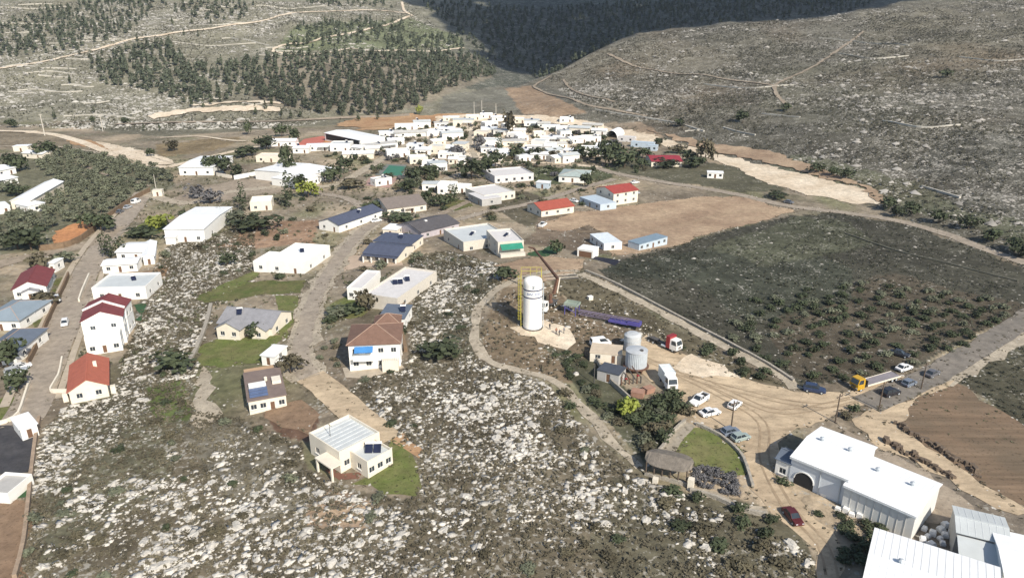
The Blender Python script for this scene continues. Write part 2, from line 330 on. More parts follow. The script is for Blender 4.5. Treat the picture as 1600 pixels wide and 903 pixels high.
def make_ground():
    fine = np.radians(np.arange(-50, 50.001, 0.2)); coarse = np.radians(np.arange(54, 307, 4.0))
    az = np.concatenate([fine, coarse]); na = len(az)
    rr = np.concatenate([[1, 6, 14, 24, 34], 34 * 1.0092 ** np.arange(1, 425), np.geomspace(1720, 4000, 12)]); nr = len(rr)
    A, Rr = np.meshgrid(az, rr); X = (Rr * np.sin(A)).ravel(); Y = (Rr * np.cos(A)).ravel(); Z = np.where((np.abs(X) < 1290) & (Y > -15) & (Y < 1870), hfun(X, Y), hfun_exact(X, Y))
    px, py = proj(X, Y, Z); infront = Y > 20
    s1, _ = dline(X, Y, VILLAGE, True); out = ~inpoly(X, Y, VILLAGE)
    col = np.zeros((len(X), 4)); col[:, 3] = 1; st = np.full(len(X), 0.25)
    col[:, :3] = (0.255, 0.215, 0.16)
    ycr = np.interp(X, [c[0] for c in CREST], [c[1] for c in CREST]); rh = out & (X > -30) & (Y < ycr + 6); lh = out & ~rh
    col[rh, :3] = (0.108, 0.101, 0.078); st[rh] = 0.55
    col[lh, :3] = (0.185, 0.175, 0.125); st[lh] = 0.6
    wd = np.clip((X + 150) / 130, 0, 1) * (out & (Y > 700) & ~rh); col[:, :3] += wd[:, None] * (np.array((0.085, 0.09, 0.07)) - col[:, :3])  # soil colour darkened on this wooded slope to deepen the cloud's shade
    jx = 5 * vn(X, Y, 9, 5) + 6 * vn(X, Y, 30, 6); jy = 3 * vn(X, Y, 9, 7) + 4 * vn(X, Y, 30, 8)
    sc = np.clip(250 / np.maximum(Rr.ravel(), 60), 0.35, 2.0)
    qx = px + jx * sc; qy = py + jy * sc
    m1 = np.clip(vn(X, Y, 22, 12) * 1.6, -1, 1)[:, None]; m2 = np.clip(vn(X, Y, 9, 13) * 1.8 - .2, 0, 1)[:, None]; m3 = np.clip(vn(X, Y, 16, 14) * 1.8 - .3, 0, 1)[:, None]
    vc = col[:, :3].copy(); vc = vc + np.clip(m1, 0, 1) * (np.array((0.36, 0.29, 0.205)) - vc); vc = vc + np.clip(-m1, 0, 1) * .7 * (np.array((0.16, 0.13, 0.095)) - vc)
    vc = vc + m2 * .6 * (np.array((0.12, 0.115, 0.07)) - vc); vc = vc + m3 * .6 * (np.array((0.13, 0.14, 0.065)) - vc)
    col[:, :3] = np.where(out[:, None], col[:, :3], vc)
    for poly, c, s in SOILS:
        k = inpoly(qx, qy, poly) & infront
        col[k, :3] = c; st[k] = s
    f = 1 + 0.16 * vn(X, Y, 14, 9) + 0.12 * vn(X, Y, 45, 10); col[:, :3] *= f[:, None]
    red = np.clip(vn(X, Y, 60, 11) * 1.4 - 0.3, 0, 1) * rh * 0.35
    col[:, 0] *= 1 + 0.35 * red; col[:, 2] *= 1 - 0.2 * red
    i = np.arange(na); i2 = (i + 1) % na; Q = []
    for j in range(nr - 1):
        Q.append(np.stack([j * na + i, (j + 1) * na + i, (j + 1) * na + i2, j * na + i2], 1))
    Q = np.concatenate(Q)[:, ::-1]
    m = bpy.data.materials.new('ground_soil'); m.use_nodes = True; n = m.node_tree.nodes; l = m.node_tree.links
    b = n['Principled BSDF']; b.inputs['Roughness'].default_value = 0.95; b.inputs['Specular IOR Level'].default_value = 0.15
    at = n.new('ShaderNodeAttribute'); at.attribute_name = 'soil'; a2 = n.new('ShaderNodeAttribute'); a2.attribute_name = 'stony'
    tc = n.new('ShaderNodeTexCoord')
    def noise(s, d=5, r=0.6):
        q = n.new('ShaderNodeTexNoise'); q.inputs['Scale'].default_value = s; q.inputs['Detail'].default_value = d; q.inputs['Roughness'].default_value = r
        l.new(tc.outputs['Object'], q.inputs['Vector']); return q
    def mrange(src, a, b_, c, d):
        q = n.new('ShaderNodeMapRange'); q.inputs[1].default_value = a; q.inputs[2].default_value = b_; q.inputs[3].default_value = c; q.inputs[4].default_value = d
        l.new(src, q.inputs[0]); return q.outputs[0]
    def math_(op, a, b_):
        q = n.new('ShaderNodeMath'); q.operation = op
        for k, v in enumerate((a, b_)):
            if isinstance(v, (int, float)): q.inputs[k].default_value = v
            else: l.new(v, q.inputs[k])
        return q.outputs[0]
    n1 = noise(0.35, 8, 0.7); n2 = noise(0.06, 4, 0.55)
    fac = math_('MULTIPLY', mrange(n1.outputs['Fac'], 0.3, 0.7, 0.55, 1.45), mrange(n2.outputs['Fac'], 0.3, 0.7, 0.8, 1.2))
    sv = n.new('ShaderNodeVectorMath'); sv.operation = 'SCALE'; l.new(at.outputs['Color'], sv.inputs[0]); l.new(fac, sv.inputs['Scale'])
    # gravel and small stones lying on the soil
    n3 = noise(1.1, 3, 0.55); n4 = noise(0.12, 3, 0.6)
    thr = math_('ADD', n3.outputs['Fac'], math_('MULTIPLY', math_('SUBTRACT', n4.outputs['Fac'], 0.5), 0.5))
    thr = math_('ADD', thr, math_('MULTIPLY', a2.outputs['Fac'], 0.16))
    stone = mrange(thr, 0.66, 0.74, 0.0, 0.85)
    mx = n.new('ShaderNodeMix'); mx.data_type = 'RGBA'; l.new(stone, mx.inputs['Factor']); l.new(sv.outputs[0], mx.inputs['A']); mx.inputs['B'].default_value = (0.36, 0.34, 0.295, 1)
    l.new(mx.outputs['Result'], b.inputs['Base Color'])
    bp = n.new('ShaderNodeBump'); bp.inputs['Strength'].default_value = 0.7; bp.inputs['Distance'].default_value = 0.5
    l.new(n1.outputs['Fac'], bp.inputs['Height']); l.new(bp.outputs[0], b.inputs['Normal'])
    me = np_mesh('ground', np.stack([X, Y, Z], 1), Q, m)
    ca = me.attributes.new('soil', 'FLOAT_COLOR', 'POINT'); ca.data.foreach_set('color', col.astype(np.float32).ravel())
    fa = me.attributes.new('stony', 'FLOAT', 'POINT'); fa.data.foreach_set('value', st.astype(np.float32))
    me.polygons.foreach_set('use_smooth', np.ones(len(Q), bool))
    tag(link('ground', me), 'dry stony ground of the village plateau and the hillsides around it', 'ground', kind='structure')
make_ground()

EDGES = []
def lift(x, y): d_ = math.hypot(x, y); return 0.025 + 0.00025 * d_ + (0.40 if d_ > 600 else 0.0)
_lvl = [0]
def patch(name, poly, m, off=0.0, step=5.0, jit=0.5, occ=True):
    """a flat area (lawn, yard, court) draped over the ground; poly in photo pixels"""
    W_ = [G(x, y) for x, y in poly]
    if occ: occupy(W_, 0.3)
    P = []
    for i, a in enumerate(W_):
        b = W_[(i + 1) % len(W_)]; L = (b - a).length; k = max(1, int(L / 2.5))
        nx, ny = -(b.y - a.y) / L, (b.x - a.x) / L
        for j in range(k):
            t = j / k; q = a.lerp(b, t); d = jit * (float(vn(q.x, q.y, 3.0, 4)) + (float(vn(q.x, q.y, 9.0, 44)) if jit > 1 else 0)) if j else 0
            P.append((q.x + nx * d, q.y + ny * d))
    if jit > 1: EDGES.extend(P)
    bm = bmesh.new(); vs = [bm.verts.new((x, y, 0)) for x, y in P]; bm.faces.new(vs)
    bmesh.ops.triangulate(bm, faces=bm.faces[:])
    xs = [p[0] for p in P]; ys = [p[1] for p in P]
    st = max(step, max(max(xs) - min(xs), max(ys) - min(ys)) / 40)
    for ax, lo, hi in ((0, min(xs), max(xs)), (1, min(ys), max(ys))):
        v = lo + st
        while v < hi:
            co = (v, 0, 0) if ax == 0 else (0, v, 0); no = (1, 0, 0) if ax == 0 else (0, 1, 0)
            bmesh.ops.bisect_plane(bm, geom=bm.verts[:] + bm.edges[:] + bm.faces[:], plane_co=co, plane_no=no, dist=1e-5)
            v += st
    for v in bm.verts: v.co.z = hz(v.co.x, v.co.y) + lift(v.co.x, v.co.y) + off
    for f in bm.faces:
        if f.normal.z < 0: f.normal_flip()
    me = bpy.data.meshes.new(name); bm.to_mesh(me); bm.free(); me.materials.append(m)
    return tag(link(name, me), kind='structure')
def smooth_line(pts, step=2.5):
    P = [pts[0] * 2 - pts[1]] + list(pts) + [pts[-1] * 2 - pts[-2]]; out = []
    for i in range(1, len(P) - 2):
        p0, p1, p2, p3 = P[i - 1:i + 3]; k = max(2, int((p2 - p1).length / step))
        for j in range(k):
            t = j / k
            out.append(0.5 * ((2 * p1) + (p2 - p0) * t + (2 * p0 - 5 * p1 + 4 * p2 - p3) * t * t + (3 * p1 - p0 - 3 * p2 + p3) * t ** 3))
    out.append(P[-2]); return out
def road(name, pts, width, m, off=0.0, jit=0.35, side=0.0, occ=True):
    """a ribbon along photo-pixel points; side shifts it sideways (for pavements)"""
    L = smooth_line([G(x, y) for x, y in pts]); vs = []; fs = []
    for i, p in enumerate(L):
        a = L[max(i - 1, 0)]; b = L[min(i + 1, len(L) - 1)]; d = Vector((b.x - a.x, b.y - a.y, 0)).normalized(); nrm = Vector((-d.y, d.x, 0))
        for k, s in enumerate((-1, -0.4, 0.4, 1)):
            w = s * (width / 2 + (jit * float(vn(p.x, p.y, 4, 20 + k)) if abs(s) == 1 else 0)) + side
            q = p + nrm * w; vs.append((q.x, q.y, hz(q.x, q.y) + lift(q.x, q.y) + off))
        if jit > 0.1: EDGES.extend([vs[-4][:2], vs[-1][:2]])
        if i:
            for k in range(3): j = (i - 1) * 4 + k; fs.append((j, j + 4, j + 5, j + 1))
        if i and occ: j = i * 4; occupy([vs[j - 4], vs[j - 1], vs[j + 3], vs[j]], 0.4)
    b = MB(); b.add(vs, [f[::-1] for f in fs]); return tag(b.build(name, m), kind='structure')
def wall_line(name, label, pts, h, t, m, cat='wall', group=None, world=False, z=0.0):
    """a free-standing wall with real thickness along photo-pixel points"""
    P = pts if world else [G(x, y) for x, y in pts]
    L = smooth_line(P, 3.0) if len(P) > 2 else [P[0].lerp(P[1], k / 8) for k in range(9)]
    vs = []; fs = []
    for i, p in enumerate(L):
        a = L[max(i - 1, 0)]; b = L[min(i + 1, len(L) - 1)]; d = Vector((b.x - a.x, b.y - a.y, 0)).normalized(); nr = Vector((-d.y, d.x, 0)) * t / 2
        g = hz(p.x, p.y) + z; hh = h * (1 + 0.06 * random.uniform(-1, 1))
        vs += [(p.x - nr.x, p.y - nr.y, g - 0.6), (p.x + nr.x, p.y + nr.y, g - 0.6), (p.x + nr.x, p.y + nr.y, g + hh), (p.x - nr.x, p.y - nr.y, g + hh)]
        if i:
            k = (i - 1) * 4; fs += [(k + a_, k + 4 + a_, k + 4 + (a_ + 1) % 4, k + (a_ + 1) % 4) for a_ in range(4)]
            occupy([vs[k], vs[k + 1], vs[k + 5], vs[k + 4]], 0.3)
    n = len(L) * 4; fs += [(3, 2, 1, 0), (n - 4, n - 3, n - 2, n - 1)]
    b = MB(); b.add(vs, fs); return tag(b.build(name, m), label, cat, group)

# surface materials of roads, yards and lawns
SAND = dirt('sandy_dirt', (0.50, 0.40, 0.275), (0.39, 0.305, 0.21), speck=0.25, streak=(-0.55, 0.45))
ORSAND = dirt('orange_dirt', (0.43, 0.29, 0.17), (0.34, 0.20, 0.11), speck=0.4)
PALES = dirt('pale_gravel', (0.70, 0.61, 0.48), (0.54, 0.44, 0.32), speck=0.35)
BRDIRT = dirt('brown_dirt', (0.27, 0.19, 0.125), (0.20, 0.135, 0.09), speck=0.4)
CLEAR = dirt('cleared_earth', (0.42, 0.315, 0.215), (0.27, 0.19, 0.13), speck=0.45, big=0.045)
ASPH = dirt('worn_asphalt', (0.35, 0.30, 0.24), (0.28, 0.24, 0.195), 0.9, 0.2, big=0.12, bump=0.15)
ROADM = dirt('road_asphalt', (0.225, 0.20, 0.17), (0.17, 0.155, 0.135), 0.9, 0.15, big=0.12, bump=0.1)
ASPHD = dirt('dark_asphalt', (0.05, 0.05, 0.056), (0.075, 0.073, 0.075), 0.85, 0.2, big=0.2, bump=0.1)
TRACK = dirt('dusty_track', (0.34, 0.285, 0.22), (0.26, 0.215, 0.165), speck=0.35)
TRACKP = dirt('pale_track', (0.44, 0.385, 0.30), (0.33, 0.285, 0.22), speck=0.4, big=0.15)
PAVE = mat('pavement_slabs', (0.42, 0.36, 0.28), 0.9, 0.14, 0.6)
GRASS = dirt('lawn_grass', (0.115, 0.145, 0.042), (0.165, 0.16, 0.07), 0.9, 0.6, big=0.16)
GRASSD = dirt('deep_lawn_grass', (0.09, 0.115, 0.035), (0.145, 0.135, 0.06), 0.9, 0.5, big=0.16)
TURF = mat('artificial_turf', (0.035, 0.085, 0.035), 0.9, 0.2, 0.6)
COURTG = mat('green_court_paint', (0.05, 0.17, 0.115), 0.8, 0.12, 0.3)
COURTR = mat('pink_court_paint', (0.36, 0.235, 0.20), 0.8, 0.15, 0.3)
REDC = mat('red_court_paint', (0.46, 0.15, 0.11), 0.8, 0.12, 0.1)
ORC = dirt('orange_clay', (0.53, 0.26, 0.12), (0.44, 0.21, 0.10), speck=0.3)
PLOW = dirt('ploughed_soil', (0.215, 0.15, 0.10), (0.15, 0.115, 0.08), speck=0.45, streak=(-0.78, 0.05))

# ------------------------------------------------------------------ yards, fields, lawns, courts
patch('dirt_yard', [(985, 545), (1010, 523), (1065, 552), (1140, 582), (1240, 612), (1310, 613), (1385, 592), (1450, 590), (1330, 640), (1290, 657), (1215, 692), (1207, 740), (1260, 792), (1312, 850), (1318, 930), (1285, 930), (1278, 862), (1232, 822), (1190, 780), (1168, 745), (1166, 705), (1130, 672), (1085, 655), (1055, 615), (1005, 585)], SAND, 0.0, jit=1.4)
patch('dirt_pad', [(796, 512), (850, 500), (890, 515), (900, 535), (885, 547), (840, 535)], PALES, 0.01, jit=1.4)
patch('dirt_patch', [(770, 415), (845, 400), (915, 405), (905, 425), (850, 440), (790, 440)], CLEAR, 0.0, jit=1.4)
patch('dirt_patch', [(1040, 575), (1080, 553), (1130, 570), (1160, 590), (1100, 590)], PALES, 0.03, jit=1.4)
patch('cleared_earth', [(835, 355), (900, 330), (960, 325), (1010, 318), (1090, 308), (1160, 309), (1240, 328), (1190, 345), (1110, 364), (1050, 386), (985, 396), (955, 402), (940, 385), (960, 372), (920, 352), (880, 362)], CLEAR, 0.0, jit=1.4)
patch('excavated_strip', [(960, 203), (1010, 207), (1055, 222), (1110, 240), (1200, 258), (1290, 282), (1350, 296), (1378, 322), (1330, 319), (1255, 303), (1190, 283), (1120, 252), (1060, 232), (1000, 222)], PALES, 0.1, jit=2.2)
patch('excavated_slope', [(1010, 203), (1100, 222), (1210, 240), (1290, 268), (1370, 298), (1380, 318), (1345, 292), (1280, 276), (1190, 254), (1100, 234), (1050, 218)], CLEAR, 0.3, jit=2.2)
patch('excavated_slope', [(560, 198), (640, 181), (720, 178), (830, 184), (830, 188), (740, 187), (680, 192), (650, 202), (560, 204)], ORSAND, 0.0, jit=2.2)
patch('excavated_slope', [(560, 183), (640, 178), (680, 184), (660, 195), (575, 200), (520, 198)], ORSAND, 0.25, jit=2.2)
patch('gravel_rim', [(680, 183), (760, 178), (840, 180), (930, 192), (960, 203), (1000, 212), (985, 216), (930, 202), (840, 190), (760, 190), (690, 196)], PALES, 0.2, jit=1.4)
patch('dirt_bank', [(95, 212), (150, 222), (205, 234), (240, 250), (215, 252), (170, 238), (110, 224)], ORSAND, 0.0, jit=1.4)
patch('dirt_patch', [(145, 220), (205, 232), (265, 250), (280, 258), (235, 258), (180, 240)], PALES, 0.12, jit=1.4)
patch('clay_field', [(75, 384), (85, 362), (140, 342), (148, 350), (135, 368), (100, 385)], ORC, 0.0, jit=1.4)
patch('dirt_field', [(-70, 778), (42, 782), (44, 800), (30, 880), (10, 960), (-150, 960)], BRDIRT, 0.0, jit=1.4)
patch('ploughed_field', [(1350, 650), (1400, 622), (1490, 597), (1512, 606), (1600, 665), (1720, 740), (1760, 800), (1700, 860), (1600, 790), (1540, 760), (1450, 700), (1385, 662)], PLOW, 0.0, jit=1.4)
patch('dirt_yard', [(1330, 655), (1385, 628), (1440, 610), (1492, 594), (1480, 606), (1425, 632), (1400, 662), (1470, 710), (1560, 770), (1610, 800), (1590, 805), (1500, 765), (1430, 720), (1360, 690)], SAND, 0.03, jit=1.4)
patch('paved_yard', [(1300, 655), (1360, 690), (1460, 750), (1520, 790), (1500, 820), (1400, 800), (1350, 720)], TRACK, 0.01, jit=1.4)
patch('parking_lot', [(-60, 668), (30, 665), (57, 660), (52, 700), (44, 738), (-60, 742)], ASPHD, 0.02)
patch('artificial_lawn', [(14, 744), (48, 740), (44, 776), (10, 781)], TURF, 0.03)
patch('lawn', [(312, 540), (345, 527), (405, 527), (440, 523), (432, 560), (405, 567), (345, 575), (310, 572)], GRASS, 0.0, jit=1.4)
patch('lawn', [(548, 757), (580, 742), (606, 700), (612, 685), (645, 712), (655, 745), (650, 776), (600, 772)], GRASS, 0.0, jit=1.4)
patch('lawn', [(1046, 716), (1060, 684), (1090, 668), (1130, 690), (1160, 715), (1166, 742), (1120, 735), (1075, 726)], GRASS, 0.0, jit=1.4)
patch('grass_strip', [(310, 462), (345, 450), (385, 440), (480, 438), (470, 458), (400, 462), (320, 474)], GRASSD, 0.0, jit=1.4)
patch('grass_verge', [(430, 462), (466, 462), (460, 500), (448, 530), (430, 520), (432, 490)], GRASS, -0.01, jit=1.4)
patch('garden_lawn', [(525, 470), (545, 462), (572, 478), (565, 495), (520, 495)], GRASS, 0.0, jit=1.4)
patch('garden_lawn', [(208, 476), (230, 474), (222, 502), (210, 500)], TURF, 0.0, jit=1.4)
patch('garden_lawn', [(50, 500), (68, 488), (74, 492), (60, 520), (44, 530)], GRASSD, 0.0, jit=1.4)
patch('garden_lawn', [(38, 548), (58, 525), (58, 545), (46, 562), (34, 562)], TURF, 0.0, jit=1.4)
patch('garden_lawn', [(-30, 640), (10, 618), (30, 622), (28, 640), (10, 655), (-30, 665)], GRASS, 0.0, jit=1.4)
patch('garden_lawn', [(84, 438), (104, 432), (96, 455), (80, 462)], GRASSD, 0.0, jit=1.4)
patch('garden_lawn', [(200, 368), (225, 345), (250, 340), (262, 360), (220, 372)], GRASS, 0.0, jit=1.4)
patch('garden_lawn', [(684, 318), (700, 305), (735, 318), (740, 322), (710, 330)], GRASSD, 0.0, jit=1.4)
patch('garden_lawn', [(822, 398), (860, 383), (880, 385), (870, 396), (840, 402)], TURF, 0.0, jit=1.4)
patch('grass_bank', [(395, 425), (398, 436), (370, 450), (330, 462), (340, 448)], GRASS, 0.02, jit=1.4)
patch('bare_garden', [(415, 640), (470, 624), (500, 648), (484, 680), (440, 668)], BRDIRT, 0.0, jit=1.4)
patch('red_sports_court', [(457, 232), (475, 218), (505, 213), (512, 217), (498, 228), (480, 233)], REDC, 0.0)
patch('orange_sports_court', [(498, 229), (512, 217), (540, 214), (562, 219), (545, 227), (520, 232)], ORC, 0.0)
patch('sports_court', [(585, 274), (602, 257), (636, 258), (630, 277)], mat('grey_court_paint', (0.17, 0.18, 0.165), 0.85, 0.12, 0.3), 0.0, jit=0)
patch('green_court', [(597, 272), (608, 259), (634, 261), (627, 276)], COURTG, 0.06, jit=0)
patch('pink_court', [(568, 290), (580, 275), (622, 279), (608, 294)], COURTR, 0.0, jit=0)
patch('village_square', [(330, 290), (360, 284), (440, 272), (470, 290), (440, 300), (400, 305), (350, 315), (280, 322), (262, 312)], TRACK, 0.0, jit=1.4)
patch('house_forecourt', [(545, 400), (625, 400), (630, 415), (560, 418), (535, 425)], mat('pale_forecourt', (0.46, 0.36, 0.27), 0.9, 0.15, 0.3), 0.0)
patch('house_terrace', [(535, 575), (625, 567), (632, 575), (580, 590), (540, 590)], PAVE, 0.02)
patch('red_earth_apron', [(508, 735), (520, 728), (560, 738), (605, 712), (606, 724), (560, 748), (530, 750)], mat('red_earth', (0.17, 0.085, 0.06), 0.95, 0.2, 0.4), 0.02, jit=1.4)
patch('dirt_patch', [(500, 590), (480, 600), (470, 570), (500, 575), (545, 640), (560, 665), (535, 660)], SAND, -0.01, jit=1.4)

patch('dirt_patch', [(300, 600), (318, 572), (332, 590), (322, 625), (335, 660), (318, 672), (306, 640)], TRACKP, 0.0, jit=2.0, occ=False)
patch('dirt_patch', [(475, 822), (500, 785), (545, 792), (590, 782), (585, 805), (530, 822)], CLEAR, 0.0, jit=3.0, occ=False)
patch('dirt_patch', [(610, 672), (640, 690), (662, 702), (655, 716), (630, 700)], ORSAND, 0.0, jit=1.6, occ=False)
patch('dirt_patch', [(660, 190), (760, 192), (860, 205), (900, 225), (860, 250), (780, 262), (720, 240), (650, 230)], PALES, -0.01, jit=3.9, occ=False)

# ------------------------------------------------------------------ roads, streets, tracks
road('street', [(225, 300), (205, 330), (168, 372), (140, 415), (118, 465), (95, 520), (72, 575), (50, 630), (30, 665)], 8.0, ASPH, 0.02)
road('pavement', [(205, 330), (168, 372), (140, 415), (118, 465), (95, 520), (72, 575), (50, 630)], 1.9, PAVE, 0.13, 0.05, side=-5.1)
road('pavement', [(140, 415), (118, 465), (95, 520), (72, 575), (50, 630)], 1.5, PAVE, 0.13, 0.05, side=4.9)
road('street', [(-60, 435), (10, 410), (80, 395), (150, 378), (180, 355)], 7.5, TRACK, 0.04)
road('street', [(225, 302), (290, 318), (350, 302), (440, 292), (520, 290), (575, 262), (640, 225), (680, 205)], 5.5, TRACKP, 0.03)
road('street', [(470, 300), (540, 310), (585, 335), (640, 335), (700, 345), (760, 332), (830, 318), (905, 296), (960, 280)], 4.2, ASPH, 0.07, 0.4)
road('street', [(640, 336), (580, 352), (545, 385), (515, 425), (492, 470), (475, 520), (470, 565), (485, 590)], 4.6, ASPH, 0.09, 0.5)
road('road_verge', [(640, 336), (580, 352), (545, 385), (515, 425), (492, 470), (475, 520), (470, 565), (485, 590)], 8.0, TRACKP, 0.05, 1.6)
road('driveway', [(485, 588), (508, 605), (535, 630), (575, 665), (605, 690)], 6.5, SAND, 0.09)
road('road', [(930, 262), (965, 272), (1030, 284), (1100, 295), (1160, 306), (1230, 322), (1320, 333), (1400, 345), (1470, 364), (1540, 390), (1620, 418), (1720, 455)], 5.0, ASPH, 0.05)
road('road', [(1800, 400), (1680, 450), (1600, 500), (1530, 545), (1460, 585), (1400, 612), (1350, 632)], 6.5, ROADM, 0.05, 0.6)
road('road_shoulder', [(1660, 490), (1600, 525), (1530, 562), (1480, 588), (1440, 600)], 5.5, TRACKP, 0.02, 1.0)
road('lane', [(700, 250), (735, 262), (770, 290), (700, 330), (660, 345)], 3.5, TRACK, 0.03)
road('lane', [(735, 205), (733, 230), (742, 245), (735, 262), (650, 300)], 3.5, TRACKP, 0.02)
road('lane', [(735, 262), (800, 255), (870, 256), (940, 262)], 4.0, PALES, 0.04)
road('footpath', [(905, 428), (960, 452), (1010, 476), (1070, 508), (1120, 535), (1180, 566), (1225, 590), (1245, 608)], 3.3, TRACKP, 0.03, 0.5)
road('footpath', [(905, 424), (860, 425), (800, 440), (760, 465), (743, 500), (745, 540), (765, 565), (810, 580), (860, 592), (900, 625), (930, 660), (960, 695), (1000, 730)], 2.3, TRACKP, 0.03, 0.7)
road('footpath', [(1080, 765), (1120, 775), (1160, 795), (1200, 800)], 2.2, TRACKP, 0.05)
road('stone_path', [(1078, 662), (1060, 680), (1048, 698), (1035, 715)], 2.6, mat('stone_paving', (0.30, 0.265, 0.21), 0.9, 0.22, 1.2), 0.06)
road('footpath', [(120, 250), (150, 268), (200, 282), (235, 292)], 1.8, TRACK, 0.02)
road('dirt_road', [(-60, 205), (60, 208), (120, 220), (160, 235), (230, 258), (262, 262)], 6.0, PALES, 0.05)
road('dirt_road', [(-60, 232), (60, 228), (130, 235), (180, 248)], 2.5, TRACKP, 0.03)
road('dirt_road', [(262, 262), (330, 245), (390, 232), (440, 224)], 5.0, PALES, 0.05)
road('dirt_road', [(250, 216), (310, 214), (360, 220), (385, 221)], 3.0, PALES, 0.2)
road('hill_road', [(-60, 118), (0, 108), (80, 95), (180, 70), (270, 53), (340, 44), (430, 28), (480, 20), (560, 17), (640, 22)], 4.5, PALES, 0.1, 1.0)
road('hill_track', [(640, 26), (570, 48), (500, 62), (450, 70), (428, 78), (440, 84), (520, 82), (620, 80), (725, 76)], 4.0, PALES, 0.1, 1.2)
road('hill_track', [(628, 4), (632, 18), (645, 26)], 4.0, PALES, 0.1, 1.0)
road('hill_track', [(235, 185), (280, 176), (340, 172), (440, 172)], 12.0, PALES, 0.1, 3.0)
road('hill_track', [(300, 166), (380, 160), (440, 163)], 6.0, PALES, 0.1, 3.0)
road('hill_track', [(180, 196), (300, 192), (440, 190), (560, 184), (640, 180)], 6.0, TRACK, 0.3)
road('hill_track', [(860, 120), (835, 135), (850, 145), (910, 162), (960, 172), (1010, 182)], 2.6, TRACK, 0.08, 0.8)
road('hill_track', [(880, 125), (910, 148), (960, 160)], 2.6, TRACK, 0.08, 0.8)
road('hill_track', [(950, 85), (985, 102), (1020, 110), (1120, 122), (1200, 133), (1212, 137)], 2.6, TRACK, 0.08, 0.8)
road('hill_track', [(1350, 50), (1320, 72), (1282, 98), (1235, 122), (1210, 137), (1222, 158), (1235, 170)], 2.6, TRACK, 0.08, 0.8)

TYRE = dirt('compacted_wheel_track', (0.36, 0.28, 0.19), (0.30, 0.23, 0.155), speck=0.2)
for pts, m_ in (([(860, 356), (940, 352), (1010, 345), (1045, 338), (1030, 328), (1050, 318), (1110, 314)], TYRE), ([(900, 362), (980, 362), (1060, 352), (1130, 335), (1200, 328)], TYRE), ([(1005, 560), (1080, 590), (1160, 612), (1240, 630), (1310, 632), (1380, 610)], TYRE), ([(1050, 580), (1130, 620), (1190, 660), (1195, 720), (1230, 790), (1285, 850), (1300, 900)], TYRE), ([(1110, 600), (1200, 640), (1260, 640), (1340, 622)], TYRE)):
    for sd_ in (-0.85, 0.85): road('wheel_track', pts, 0.45, m_, 0.03, 0.09, side=sd_, occ=False)

# ------------------------------------------------------------------ buildings
_WC = {}
def window(parent, org, ud, nd, u, z, w, h, detail=True, door=False):
    """a window or door set back in a real opening of the wall"""
    key = (round(w, 2), round(h, 2), detail, door)
    if key not in _WC:
        fr = MB()
        t = 0.09
        for cx, cz, sx, sz in ((-w / 2 + t / 2, 0, t, h), (w / 2 - t / 2, 0, t, h)): fr.box(cx, 0, cz, sx, 0.08, sz)
        fr.box(0, 0, 0, w - 2 * t, 0.08, t); fr.box(0, 0, h - t, w - 2 * t, 0.08, t)
        if not door and w > 0.9: fr.box(0, 0, t, t * 0.7, 0.07, h - 2 * t)
        if not door: fr.box(0, -0.12, -0.07, w + 0.16, 0.3, 0.065)
        pn = MB(); pn.box(0, 0.01, t, w - 2 * t - 0.01, 0.04, h - 2 * t - 0.005)
        _WC[key] = (fr.mesh('window_frame', FRAME), pn.mesh('pane', DOORM if door else GLASS))
    fm, pm = _WC[key]
    p = Vector(org) + Vector(ud) * u - Vector(nd) * 0.1; rz = math.atan2(ud[1], ud[0])
    nm = 'door' if door else 'window'
    if detail:
        o = link(nm, fm, parent, (p.x, p.y, z), rz); link('door_leaf' if door else 'pane', pm, o)
    else:
        o = link(nm, pm, parent, (p.x, p.y, z), rz)
def sides(w, d):
    return {'F': ((0, -d / 2, 0), (1, 0, 0), (0, -1, 0), w), 'R': ((w / 2, 0, 0), (0, 1, 0), (1, 0, 0), d), 'B': ((0, d / 2, 0), (-1, 0, 0), (0, 1, 0), w), 'L': ((-w / 2, 0, 0), (0, -1, 0), (-1, 0, 0), d)}
